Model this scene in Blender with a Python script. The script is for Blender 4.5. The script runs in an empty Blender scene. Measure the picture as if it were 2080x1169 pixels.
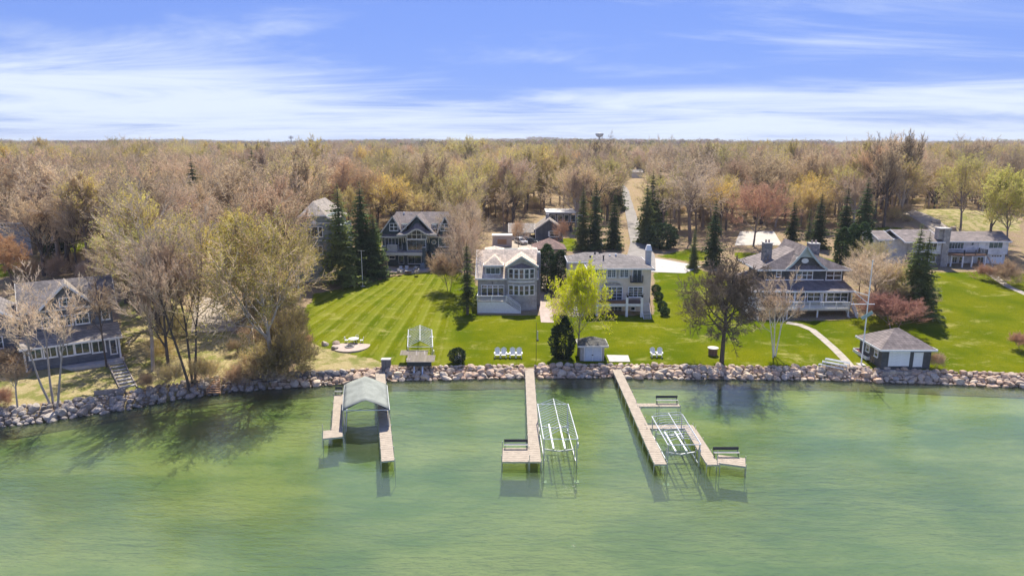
import bpy, bmesh, math, random
import numpy as np
from mathutils import Vector, Matrix
R = math.radians
rng = random.Random(7)
SC = bpy.context.scene
COL = SC.collection
# ------------------------------------------------------------------ camera, sky, sun, exposure
CAM_H = 33.0; PITCH = R(12.2); FPX = 1387.0; CX = 1040.0; CY = 584.5
cam_d = bpy.data.cameras.new('camera'); cam = bpy.data.objects.new('camera', cam_d); COL.objects.link(cam)
cam.location = (0, 0, CAM_H); cam.rotation_euler = (R(90) - PITCH, 0, 0)
cam_d.sensor_width = 36; cam_d.lens = FPX / 2080 * 36; cam_d.clip_start = .5; cam_d.clip_end = 9000
SC.camera = cam
SUN_EL = R(58); SUN_AZ = R(7)          # azimuth measured from +Y towards +X
world = bpy.data.worlds.new('World'); SC.world = world; world.use_nodes = True
def build_world():
    nt = world.node_tree; nt.nodes.clear(); N = nt.nodes.new; L = nt.links.new
    out = N('ShaderNodeOutputWorld'); bg = N('ShaderNodeBackground')
    sky = N('ShaderNodeTexSky'); sky.sky_type = 'NISHITA'; sky.sun_disc = False
    sky.sun_elevation = SUN_EL; sky.sun_rotation = SUN_AZ; sky.altitude = 300; sky.air_density = 1.0; sky.dust_density = .3; sky.ozone_density = 3.0
    tc = N('ShaderNodeTexCoord'); sep = N('ShaderNodeSeparateXYZ'); L(tc.outputs['Generated'], sep.inputs[0])
    def math_(op, a, b=None, clamp=False):
        n = N('ShaderNodeMath'); n.operation = op; n.use_clamp = clamp
        for i, v in enumerate((a, b)):
            if v is None: continue
            if isinstance(v, (int, float)): n.inputs[i].default_value = v
            else: L(v, n.inputs[i])
        return n.outputs[0]
    # cirrus on a flat layer high above: project the view direction on a plane
    zc = math_('MAXIMUM', sep.outputs['Z'], 0.0)
    den = math_('ADD', zc, .07)
    u = math_('DIVIDE', sep.outputs['X'], den); v = math_('DIVIDE', sep.outputs['Y'], den)
    cmb = N('ShaderNodeCombineXYZ'); L(u, cmb.inputs[0]); L(v, cmb.inputs[1])
    mp = N('ShaderNodeMapping'); mp.inputs['Rotation'].default_value = (0, 0, R(-30)); mp.inputs['Scale'].default_value = (.29, .52, 1); mp.inputs['Location'].default_value = (5.5, 9.7, 0)
    L(cmb.outputs[0], mp.inputs['Vector'])
    n1 = N('ShaderNodeTexNoise'); n1.inputs['Scale'].default_value = .95; n1.inputs['Detail'].default_value = 9; n1.inputs['Roughness'].default_value = .64; n1.inputs['Distortion'].default_value = 1.1
    L(mp.outputs[0], n1.inputs['Vector'])
    mp2 = N('ShaderNodeMapping'); mp2.inputs['Scale'].default_value = (.16, .2, 1); mp2.inputs['Location'].default_value = (2.2, 7.7, 0); L(cmb.outputs[0], mp2.inputs['Vector'])
    n2 = N('ShaderNodeTexNoise'); n2.inputs['Scale'].default_value = 1.6; n2.inputs['Detail'].default_value = 3; L(mp2.outputs[0], n2.inputs['Vector'])
    a = math_('MULTIPLY', n2.outputs['Fac'], .9); b = math_('ADD', n1.outputs['Fac'], a)
    hz = N('ShaderNodeMapRange'); hz.inputs[1].default_value = .0; hz.inputs[2].default_value = .13; hz.inputs[3].default_value = .30; hz.inputs[4].default_value = 0.0; L(zc, hz.inputs[0])
    b = math_('ADD', b, hz.outputs[0])
    cr = N('ShaderNodeMapRange'); cr.interpolation_type = 'SMOOTHSTEP'; cr.inputs[1].default_value = .88; cr.inputs[2].default_value = 1.34; cr.inputs[3].default_value = .0; cr.inputs[4].default_value = .92; L(b, cr.inputs[0])
    gm = N('ShaderNodeGamma'); gm.inputs[1].default_value = .4; L(sky.outputs[0], gm.inputs[0])      # soften the range between horizon and zenith
    tint = N('ShaderNodeMix'); tint.data_type = 'RGBA'; tint.blend_type = 'MULTIPLY'; tint.inputs[0].default_value = 1.0
    L(gm.outputs[0], tint.inputs[6]); tint.inputs[7].default_value = (.66, .93, 1.95, 1)
    mix = N('ShaderNodeMix'); mix.data_type = 'RGBA'; L(cr.outputs[0], mix.inputs[0]); L(tint.outputs[2], mix.inputs[6]); mix.inputs[7].default_value = (3.9, 4.35, 4.9, 1)
    L(mix.outputs[2], bg.inputs['Color']); bg.inputs['Strength'].default_value = .10
    L(bg.outputs[0], out.inputs['Surface'])
build_world()
sun_d = bpy.data.lights.new('sun', 'SUN'); sun = bpy.data.objects.new('sun', sun_d); COL.objects.link(sun)
sun_d.energy = 3.7; sun_d.angle = R(.53); sun_d.color = (1, .94, .83)
sd = Vector((math.sin(SUN_AZ) * math.cos(SUN_EL), math.cos(SUN_AZ) * math.cos(SUN_EL), math.sin(SUN_EL)))
sun.rotation_euler = sd.to_track_quat('Z', 'Y').to_euler(); sun.location = (30, 150, 150)
SC.view_settings.view_transform = 'Standard'; SC.view_settings.look = 'None'; SC.view_settings.gamma = 1
SC.view_settings.exposure = 1.1
SC.cycles.max_bounces = 6; SC.cycles.transparent_max_bounces = 8
# ------------------------------------------------------------------ pixel <-> world helpers (photo pixels, 2080 x 1169)
_c, _s = math.cos(PITCH), math.sin(PITCH)
EYE = Vector((0, 0, CAM_H))
def ray(px, py):
    u = (px - CX) / FPX; v = (py - CY) / FPX
    return Vector((u, _c - v * _s, -_s - v * _c))
def at(px, py, Y):
    d = ray(px, py); t = Y / d.y
    return EYE + d * t
def atz(px, py, z):
    d = ray(px, py); t = (z - CAM_H) / d.z
    return EYE + d * t
SHORE_PX = [(-400, 925), (0, 866), (80, 858), (160, 845), (260, 830), (350, 812), (420, 801), (480, 793), (560, 788), (640, 784), (760, 774), (830, 771), (1000, 768), (1240, 766), (1400, 769), (1700, 771), (1800, 775), (1900, 779), (2080, 786), (2500, 800)]
SHORE = [(p.x, p.y) for p in (atz(x, y, 0) for x, y in SHORE_PX)]
_sx = np.array([p[0] for p in SHORE]); _sy = np.array([p[1] for p in SHORE])
def shore(x): return np.interp(x, _sx, _sy)
def sm(a, b, x):
    t = np.clip((x - a) / (b - a), 0, 1); return t * t * (3 - 2 * t)
def H(X, Y):
    """ground height"""
    X = np.asarray(X, float); Y = np.asarray(Y, float)
    s = Y - shore(X)
    z = np.interp(s, [-6, 0, .9, 2.2, 20, 50, 120, 260, 600, 4500], [-.8, -.15, .62, 1.32, 2.75, 5.1, 7.9, 9.6, 8.8, 8.5])
    z = z + sm(42, 75, X) * sm(12, 46, s) * 2.0 * (1 - sm(90, 200, s))
    z = z + 5.5 * np.exp(-((X - 118) / 26) ** 2 - ((Y - 186) / 20) ** 2)
    far = sm(150, 900, s)
    z = z + far * (2.2 * np.sin(X / 97 + 1.3) * np.cos(Y / 131) + 1.6 * np.sin(X / 43 + Y / 71))
    hill = sm(900, 3600, s)
    z = z + hill * (-3 + 7 * np.sin(X / 330 + .6) + 5 * np.sin(X / 141 + Y / 500) + 9 * np.sin(X / 760 + 2.0))
    near = sm(4, 12, s) * (1 - far)
    z = z + near * .10 * (np.sin(X / 3.1 + Y / 5.3) + np.sin(Y / 4.1 - X / 6.7))
    return z
def h(x, y): return float(H(x, y))
def G(px, py):
    """where the sight line through a photo pixel meets the ground"""
    d = ray(px, py); t = 40.0
    lo = t
    while t < 6000:
        p = EYE + d * t
        if p.z <= max(h(p.x, p.y), 0.0): break
        lo = t; t *= 1.01
    hi = t
    for _ in range(25):
        m = (lo + hi) / 2; p = EYE + d * m
        if p.z <= max(h(p.x, p.y), 0.0): hi = m
        else: lo = m
    return EYE + d * hi
# ------------------------------------------------------------------ scene helpers
def tag(o, label=None, cat=None, group=None, kind=None):
    if label: o['label'] = label
    if cat: o['category'] = cat
    if group: o['group'] = group
    if kind: o['kind'] = kind
    return o
def thing(name, label, cat, loc=(0, 0, 0), rz=0, group=None):
    o = bpy.data.objects.new(name, None); COL.objects.link(o); o.empty_display_size = .3
    o.location = loc; o.rotation_euler = (0, 0, rz)
    return tag(o, label, cat, group)
def link_mesh(name, me, parent=None, loc=None, rot=None):
    o = bpy.data.objects.new(name, me); COL.objects.link(o)
    if parent is not None: o.parent = parent
    if loc is not None: o.location = loc
    if rot is not None: o.rotation_euler = rot
    return o
def copy_tree(o, parent=None):
    c = o.copy(); COL.objects.link(c)
    if parent is not None: c.parent = parent
    for ch in list(o.children): copy_tree(ch, c)
    return c
class MB:
    def __init__(s): s.v = []; s.f = []; s.m = []; s.mi = 0
    def add(s, vs, fs):
        b = len(s.v); s.v.extend([tuple(v) for v in vs])
        for f in fs: s.f.append(tuple(i + b for i in f)); s.m.append(s.mi)
        return s
    def box(s, x0, x1, y0, y1, z0, z1):
        if x0 > x1: x0, x1 = x1, x0
        if y0 > y1: y0, y1 = y1, y0
        if z0 > z1: z0, z1 = z1, z0
        return s.add([(x0, y0, z0), (x1, y0, z0), (x1, y1, z0), (x0, y1, z0), (x0, y0, z1), (x1, y0, z1), (x1, y1, z1), (x0, y1, z1)],
                     [(0, 3, 2, 1), (4, 5, 6, 7), (0, 1, 5, 4), (1, 2, 6, 5), (2, 3, 7, 6), (3, 0, 4, 7)])
    def bar(s, a, b, w, t=None, up=(0, 0, 1)):
        """square bar from a to b, w wide and t thick"""
        t = t or w; a = Vector(a); b = Vector(b); d = (b - a).normalized(); u = Vector(up)
        if abs(d.dot(u)) > .98: u = Vector((1, 0, 0))
        x = d.cross(u).normalized(); y = x.cross(d).normalized()
        vs = []
        for p in (a, b):
            for i, j in ((-1, -1), (1, -1), (1, 1), (-1, 1)): vs.append(p + x * (i * w / 2) + y * (j * t / 2))
        return s.add(vs, [(3, 2, 1, 0), (4, 5, 6, 7), (0, 1, 5, 4), (1, 2, 6, 5), (2, 3, 7, 6), (3, 0, 4, 7)])
    def tube(s, a, b, r0, r1=None, n=6, caps=True):
        r1 = r0 if r1 is None else r1; a = Vector(a); b = Vector(b); d = (b - a)
        if d.length < 1e-6: return s
        d.normalize(); x = d.orthogonal().normalized(); y = d.cross(x)
        vs = []
        for p, r in ((a, r0), (b, r1)):
            for k in range(n):
                an = 2 * math.pi * k / n; vs.append(p + x * (math.cos(an) * r) + y * (math.sin(an) * r))
        fs = [(k, (k + 1) % n, n + (k + 1) % n, n + k) for k in range(n)]
        if caps: fs += [tuple(range(n - 1, -1, -1)), tuple(range(n, 2 * n))]
        return s.add(vs, fs)
    def path(s, pts, r, n=6):
        for a, b in zip(pts[:-1], pts[1:]): s.tube(a, b, r, r, n)
        return s
    def prism(s, poly, y0, y1):
        """polygon in x,z extruded along y"""
        n = len(poly); vs = [(x, y0, z) for x, z in poly] + [(x, y1, z) for x, z in poly]
        return s.add(vs, [tuple(range(n)), tuple(range(2 * n - 1, n - 1, -1))] + [(k, n + k, n + (k + 1) % n, (k + 1) % n) for k in range(n)])
    def prismz(s, poly, z0, z1):
        n = len(poly); vs = [(x, y, z0) for x, y in poly] + [(x, y, z1) for x, y in poly]
        return s.add(vs, [tuple(range(n - 1, -1, -1)), tuple(range(n, 2 * n))] + [(k, (k + 1) % n, n + (k + 1) % n, n + k) for k in range(n)])
    def slab(s, quad, t):
        """a sloping slab: polygon of 3D points, thickened downwards"""
        n = len(quad); q = [Vector(p) for p in quad]
        vs = q + [p - Vector((0, 0, t)) for p in q]
        return s.add(vs, [tuple(range(n)), tuple(range(2 * n - 1, n - 1, -1))] + [(k, n + k, n + (k + 1) % n, (k + 1) % n) for k in range(n)])
    def mesh(s, name, mats, smooth=False):
        me = bpy.data.meshes.new(name); me.from_pydata(s.v, [], s.f)
        for m in (mats if isinstance(mats, (list, tuple)) else [mats]): me.materials.append(m)
        if any(s.m): me.polygons.foreach_set('material_index', s.m)
        if smooth: me.polygons.foreach_set('use_smooth', [True] * len(s.f))
        me.update()
        bm = bmesh.new(); bm.from_mesh(me); 
        if len(s.f) < 4000: bmesh.ops.recalc_face_normals(bm, faces=bm.faces)
        bm.to_mesh(me); bm.free()
        return me
    def build(s, name, mats, parent=None, loc=None, rot=None, smooth=False):
        return link_mesh(name, s.mesh(name, mats, smooth), parent, loc, rot)
# ------------------------------------------------------------------ materials
def new_mat(name):
    m = bpy.data.materials.new(name); m.use_nodes = True; nt = m.node_tree
    return m, nt, nt.nodes['Principled BSDF']
def mixc(nt, fac, a, b, blend='MIX'):
    n = nt.nodes.new('ShaderNodeMix'); n.data_type = 'RGBA'; n.blend_type = blend
    for i, v in ((0, fac), (6, a), (7, b)):
        if isinstance(v, (int, float)): n.inputs[i].default_value = v
        elif isinstance(v, (tuple, list)): n.inputs[i].default_value = (*v[:3], 1)
        else: nt.links.new(v, n.inputs[i])
    return n.outputs[2]
def noise(nt, vec, scale, detail=4, rough=.55, dist=0):
    n = nt.nodes.new('ShaderNodeTexNoise'); n.inputs['Scale'].default_value = scale; n.inputs['Detail'].default_value = detail
    n.inputs['Roughness'].default_value = rough; n.inputs['Distortion'].default_value = dist
    if vec is not None: nt.links.new(vec, n.inputs['Vector'])
    return n.outputs['Fac']
def ramp(nt, fac, a, b, lo=0.0, hi=1.0, smooth=True):
    n = nt.nodes.new('ShaderNodeMapRange'); n.interpolation_type = 'SMOOTHSTEP' if smooth else 'LINEAR'
    n.inputs[1].default_value = a; n.inputs[2].default_value = b; n.inputs[3].default_value = lo; n.inputs[4].default_value = hi
    nt.links.new(fac, n.inputs[0]); return n.outputs[0]
def mth(nt, op, a, b=None):
    n = nt.nodes.new('ShaderNodeMath'); n.operation = op
    for i, v in enumerate((a, b)):
        if v is None: continue
        if isinstance(v, (int, float)): n.inputs[i].default_value = v
        else: nt.links.new(v, n.inputs[i])
    return n.outputs[0]
def coord(nt, kind='Object', scale=None, rot=None, loc=None):
    tc = nt.nodes.new('ShaderNodeTexCoord'); o = tc.outputs[kind]
    if scale or rot or loc:
        mp = nt.nodes.new('ShaderNodeMapping')
        if scale: mp.inputs['Scale'].default_value = scale
        if rot: mp.inputs['Rotation'].default_value = rot
        if loc: mp.inputs['Location'].default_value = loc
        nt.links.new(o, mp.inputs['Vector']); o = mp.outputs[0]
    return o
def bump(nt, p, hgt, strength=.3, dist=.05):
    b = nt.nodes.new('ShaderNodeBump'); b.inputs['Strength'].default_value = strength; b.inputs['Distance'].default_value = dist
    nt.links.new(hgt, b.inputs['Height']); nt.links.new(b.outputs[0], p.inputs['Normal'])
def plain(name, col, rough=.7, var=.25, scale=3.0, metal=0, bmp=0, spec=.3, streak=None):
    """base colour broken up by two noises (wear, dirt), optional relief"""
    m, nt, p = new_mat(name); v = coord(nt, 'Object', scale=streak)
    n1 = noise(nt, v, scale, 5); n2 = noise(nt, v, scale * 7, 3)
    f = ramp(nt, mth(nt, 'ADD', mth(nt, 'MULTIPLY', n1, .65), mth(nt, 'MULTIPLY', n2, .35)), .3, .7)
    dk = tuple(c * (1 - var) for c in col); lt = tuple(min(1, c * (1 + var * .7)) for c in col)
    nt.links.new(mixc(nt, f, dk, lt), p.inputs['Base Color'])
    p.inputs['Roughness'].default_value = rough; p.inputs['Metallic'].default_value = metal; p.inputs['Specular IOR Level'].default_value = spec
    if bmp: bump(nt, p, n2, bmp)
    return m
def rows(name, col, hrow, wrow, var=.25, rough=.75, gap=.55, axis='z'):
    """shingles, siding: rows across the surface, uneven pieces"""
    m, nt, p = new_mat(name)
    tc = nt.nodes.new('ShaderNodeTexCoord'); sp = nt.nodes.new('ShaderNodeSeparateXYZ'); nt.links.new(tc.outputs['Object'], sp.inputs[0])
    cb = nt.nodes.new('ShaderNodeCombineXYZ')
    nt.links.new(mth(nt, 'ADD', sp.outputs[0], mth(nt, 'MULTIPLY', sp.outputs[1], .73)), cb.inputs[0]); nt.links.new(sp.outputs[2], cb.inputs[1])
    br = nt.nodes.new('ShaderNodeTexBrick'); br.inputs['Scale'].default_value = 1; br.inputs['Brick Width'].default_value = wrow; br.inputs['Row Height'].default_value = hrow
    br.inputs['Mortar Size'].default_value = .018; br.inputs['Bias'].default_value = 0
    br.inputs['Color1'].default_value = (*[c * (1 - var) for c in col], 1); br.inputs['Color2'].default_value = (*[min(1, c * (1 + var)) for c in col], 1)
    br.inputs['Mortar'].default_value = (*[c * gap for c in col], 1); nt.links.new(cb.outputs[0], br.inputs['Vector'])
    n1 = noise(nt, tc.outputs['Object'], .9, 6)
    c = mixc(nt, ramp(nt, n1, .3, .72), tuple(x * .72 for x in (1, 1, 1)), (1.12, 1.1, 1.08))
    nt.links.new(mixc(nt, 1.0, br.outputs['Color'], c, 'MULTIPLY'), p.inputs['Base Color'])
    p.inputs['Roughness'].default_value = rough; p.inputs['Specular IOR Level'].default_value = .2
    bump(nt, p, br.outputs['Fac'], .4, -.02)
    return m
def glass_mat(name, col=(.018, .024, .03), rough=.04):
    m, nt, p = new_mat(name); v = coord(nt, 'Object')
    n = noise(nt, v, 1.3, 3)
    nt.links.new(mixc(nt, ramp(nt, n, .4, .65), col, tuple(c * 3.2 + .01 for c in col)), p.inputs['Base Color'])
    p.inputs['Roughness'].default_value = rough; p.inputs['Specular IOR Level'].default_value = .9
    bump(nt, p, noise(nt, v, .9, 1), .04, .1)
    return m
def stone_mat(name, cols, scale=3.0, mortar=(.25, .23, .21)):
    m, nt, p = new_mat(name); v = coord(nt, 'Object')
    vo = nt.nodes.new('ShaderNodeTexVoronoi'); vo.inputs['Scale'].default_value = scale; nt.links.new(v, vo.inputs['Vector'])
    ve = nt.nodes.new('ShaderNodeTexVoronoi'); ve.feature = 'DISTANCE_TO_EDGE'; ve.inputs['Scale'].default_value = scale; nt.links.new(v, ve.inputs['Vector'])
    sp = nt.nodes.new('ShaderNodeSeparateColor'); nt.links.new(vo.outputs['Color'], sp.inputs[0])
    c = mixc(nt, sp.outputs[0], cols[0], cols[1]); c = mixc(nt, ramp(nt, sp.outputs[1], .5, .9), c, cols[2])
    c = mixc(nt, ramp(nt, ve.outputs['Distance'], .02, .09), mortar, c)
    nt.links.new(c, p.inputs['Base Color']); p.inputs['Roughness'].default_value = .85
    bump(nt, p, ramp(nt, ve.outputs['Distance'], .0, .15), .6, .05)
    return m
WHITE = plain('white_paint', (.82, .81, .78), .5, .10)
CREAM = plain('cream_trim', (.66, .62, .54), .6, .12)
GLASS = glass_mat('window_glass')
GLASS_GREEN = glass_mat('window_glass_green', (.022, .034, .026))
METAL = plain('galvanised_steel', (.55, .56, .57), .38, .2, metal=.75)
ALU = plain('pale_aluminium', (.74, .75, .76), .42, .12, metal=.35)
DARKMETAL = plain('dark_steel', (.045, .05, .06), .5, .3, metal=.3)
BLACK = plain('black_rubber', (.02, .02, .022), .7, .3)
DOCKWOOD = plain('dock_boards', (.43, .36, .28), .85, .5, scale=1.6, bmp=.2, streak=(1, 9, 1))
DECKWOOD = plain('brown_deck', (.20, .11, .075), .75, .3, scale=2)
CEDAR = plain('orange_cedar', (.42, .25, .14), .75, .3, scale=2, streak=(6, 6, 1))
OLDWOOD = plain('weathered_wood', (.36, .30, .25), .85, .35, scale=2.5)
CONCRETE = plain('concrete', (.50, .47, .43), .85, .22, scale=1.2, bmp=.15)
STONEGREY = stone_mat('chimney_stone', ((.16, .155, .16), (.30, .28, .27), (.38, .33, .29)), 2.6, (.20, .19, .18))
STONETAN = stone_mat('tan_stone', ((.26, .24, .22), (.38, .35, .32), (.46, .42, .37)), 2.2, (.33, .31, .28))
# ------------------------------------------------------------------ the ground
def inpoly(X, Y, poly):
    n = len(poly); c = np.zeros(X.shape, bool); j = n - 1
    for i in range(n):
        xi, yi = poly[i]; xj, yj = poly[j]
        cond = ((yi > Y) != (yj > Y)) & (X < (xj - xi) * (Y - yi) / ((yj - yi) or 1e-9) + xi)
        c ^= cond; j = i
    return c
def gpoly(pts): return [(p.x, p.y) for p in (G(x, y) for x, y in pts)]
LAWN = [[(622, 690), (612, 640), (640, 596), (700, 585), (770, 568), (905, 543), (960, 560), (975, 600), (975, 640), (1330, 640), (1330, 545), (1420, 545), (1500, 585), (1540, 650), (1700, 650), (1775, 640), (1890, 640), (1890, 552), (2005, 550), (2130, 615), (2200, 757), (1890, 757), (1740, 747), (1240, 742), (905, 742), (800, 742), (748, 728), (700, 716), (650, 704)],
        [(2035, 552), (2160, 560), (2160, 605), (2085, 592)], [(1140, 483), (1172, 483), (1178, 510), (1140, 508)], [(1488, 512), (1640, 512), (1720, 540), (1500, 530)],
        [(130, 480), (260, 478), (250, 516), (128, 520)], [(-40, 535), (60, 532), (70, 556), (-40, 566)], [(1745, 466), (1830, 460), (1850, 482), (1760, 484)], [(745, 470), (775, 470), (775, 540), (745, 545)], [(1330, 520), (1400, 505), (1470, 520), (1400, 532)]]
DRY = [[(-60, 775), (60, 745), (250, 735), (300, 760), (250, 800), (120, 815), (-60, 835)], [(250, 560), (330, 560), (420, 690), (380, 780), (270, 790), (240, 700)], [(420, 676), (500, 676), (560, 760), (440, 782), (400, 740)],
       [(610, 690), (700, 706), (790, 728), (800, 752), (600, 752)], [(1330, 545), (1400, 545), (1420, 580), (1380, 610), (1340, 600)], [(1850, 430), (2060, 440), (2075, 470), (1900, 470)], [(1530, 690), (1640, 690), (1700, 735), (1540, 735)]]
def build_ground():
    nx = 380
    ss = list(np.arange(-3, 4, .5)) + list(np.arange(4, 60, .75)) + list(np.arange(60, 160, 2.0)) + list(np.geomspace(160, 4500, 60))
    ss = np.array(ss); t = np.linspace(-1, 1, nx + 1)
    W = 128 + .95 * np.maximum(ss, 0)
    X = t[None, :] * W[:, None]; Y = shore(X) + ss[:, None]
    Z = H(X, Y)
    lawn = np.zeros(X.shape); dry = np.zeros(X.shape); stripe = np.zeros(X.shape)
    for p in LAWN: lawn[inpoly(X, Y, gpoly(p))] = 1
    for p in DRY: dry[inpoly(X, Y, gpoly(p))] = 1
    stripe[inpoly(X, Y, gpoly([(600, 740), (612, 640), (640, 596), (770, 568), (905, 543), (925, 600), (908, 742)]))] = 1
    stripe *= lawn
    for a in (lawn, dry, stripe):                       # soften the edges of the mown and dry areas
        for _ in range(2):
            a[1:-1, 1:-1] = (a[1:-1, 1:-1] * 2 + a[:-2, 1:-1] + a[2:, 1:-1] + a[1:-1, :-2] + a[1:-1, 2:]) / 6
    nr, nc = X.shape
    co = np.stack([X, Y, Z], -1).reshape(-1, 3)
    me = bpy.data.meshes.new('ground'); idx = np.arange(nr * nc).reshape(nr, nc)
    q = np.stack([idx[:-1, :-1], idx[:-1, 1:], idx[1:, 1:], idx[1:, :-1]], -1).reshape(-1, 4)
    me.from_pydata(co.tolist(), [], q.tolist())
    at_ = me.color_attributes.new('cover', 'FLOAT_COLOR', 'POINT')
    at_.data.foreach_set('color', np.stack([lawn, dry, stripe, np.ones_like(lawn)], -1).reshape(-1).astype(np.float32))
    me.polygons.foreach_set('use_smooth', [True] * len(q))
    m, nt, p = new_mat('ground_cover')
    v = coord(nt, 'Object'); A = nt.nodes.new('ShaderNodeAttribute'); A.attribute_name = 'cover'
    sp = nt.nodes.new('ShaderNodeSeparateColor'); nt.links.new(A.outputs['Color'], sp.inputs[0])
    nb = noise(nt, v, .11, 6, .6); nm = noise(nt, v, .55, 5, .62); nf = noise(nt, v, 5.5, 4, .7)
    litter = mixc(nt, ramp(nt, nf, .32, .68), (.20, .14, .09), (.46, .34, .22))
    litter = mixc(nt, ramp(nt, nm, .45, .68, 0, .75), litter, (.30, .26, .10))
    dryc = mixc(nt, ramp(nt, nf, .3, .7), (.33, .26, .12), (.52, .43, .23))
    dryc = mixc(nt, ramp(nt, nm, .42, .62, 0, .8), dryc, (.185, .205, .045))
    g = mixc(nt, ramp(nt, nb, .35, .66), (.100, .142, .004), (.205, .212, .008))
    g = mixc(nt, ramp(nt, nf, .25, .75, 0, .7), g, (.075, .105, .002))
    vs = coord(nt, 'Object', scale=(.6, 1.0, 1)); ns = noise(nt, vs, .34, 8, .74, .3)   # straw-coloured thin spots
    g = mixc(nt, ramp(nt, mth(nt, 'ADD', ns, mth(nt, 'MULTIPLY', nf, .22)), .63, .84, 0, .85), g, (.40, .36, .12))
    pv = G(955, 463); sx = nt.nodes.new('ShaderNodeSeparateXYZ'); nt.links.new(v, sx.inputs[0])
    an = mth(nt, 'DIVIDE', mth(nt, 'SUBTRACT', sx.outputs[0], pv.x), mth(nt, 'SUBTRACT', sx.outputs[1], pv.y))
    an = mth(nt, 'ADD', an, mth(nt, 'MULTIPLY', nm, .006))
    w = mth(nt, 'SINE', mth(nt, 'MULTIPLY', an, 2 * math.pi / .033))
    w2 = mth(nt, 'SINE', mth(nt, 'MULTIPLY', an, 2 * math.pi / .0165))
    st = mth(nt, 'MULTIPLY', sp.outputs[2], ramp(nt, w, -.5, .5))
    g = mixc(nt, mth(nt, 'MULTIPLY', st, .5), g, (.24, .26, .03))
    st2 = mth(nt, 'MULTIPLY', mth(nt, 'MULTIPLY', sp.outputs[2], ramp(nt, w2, .35, 1.0)), ramp(nt, nm, .38, .62))
    g = mixc(nt, mth(nt, 'MULTIPLY', st2, .34), g, (.36, .34, .10))
    jit = mth(nt, 'MULTIPLY', mth(nt, 'SUBTRACT', nm, .5), .9)
    fl = ramp(nt, mth(nt, 'ADD', sp.outputs[0], jit), .38, .62); fd = ramp(nt, mth(nt, 'ADD', sp.outputs[1], jit), .35, .65)
    c = mixc(nt, fd, litter, dryc); c = mixc(nt, fl, c, g)
    nt.links.new(c, p.inputs['Base Color']); p.inputs['Roughness'].default_value = .95; p.inputs['Specular IOR Level'].default_value = 0
    bump(nt, p, mth(nt, 'ADD', nf, noise(nt, v, 22, 2)), .7, .12)
    me.materials.append(m)
    tag(link_mesh('ground', me), 'sloping ground with bright green lawns and brown leaf litter under trees', None, None, 'structure')
build_ground()
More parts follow.
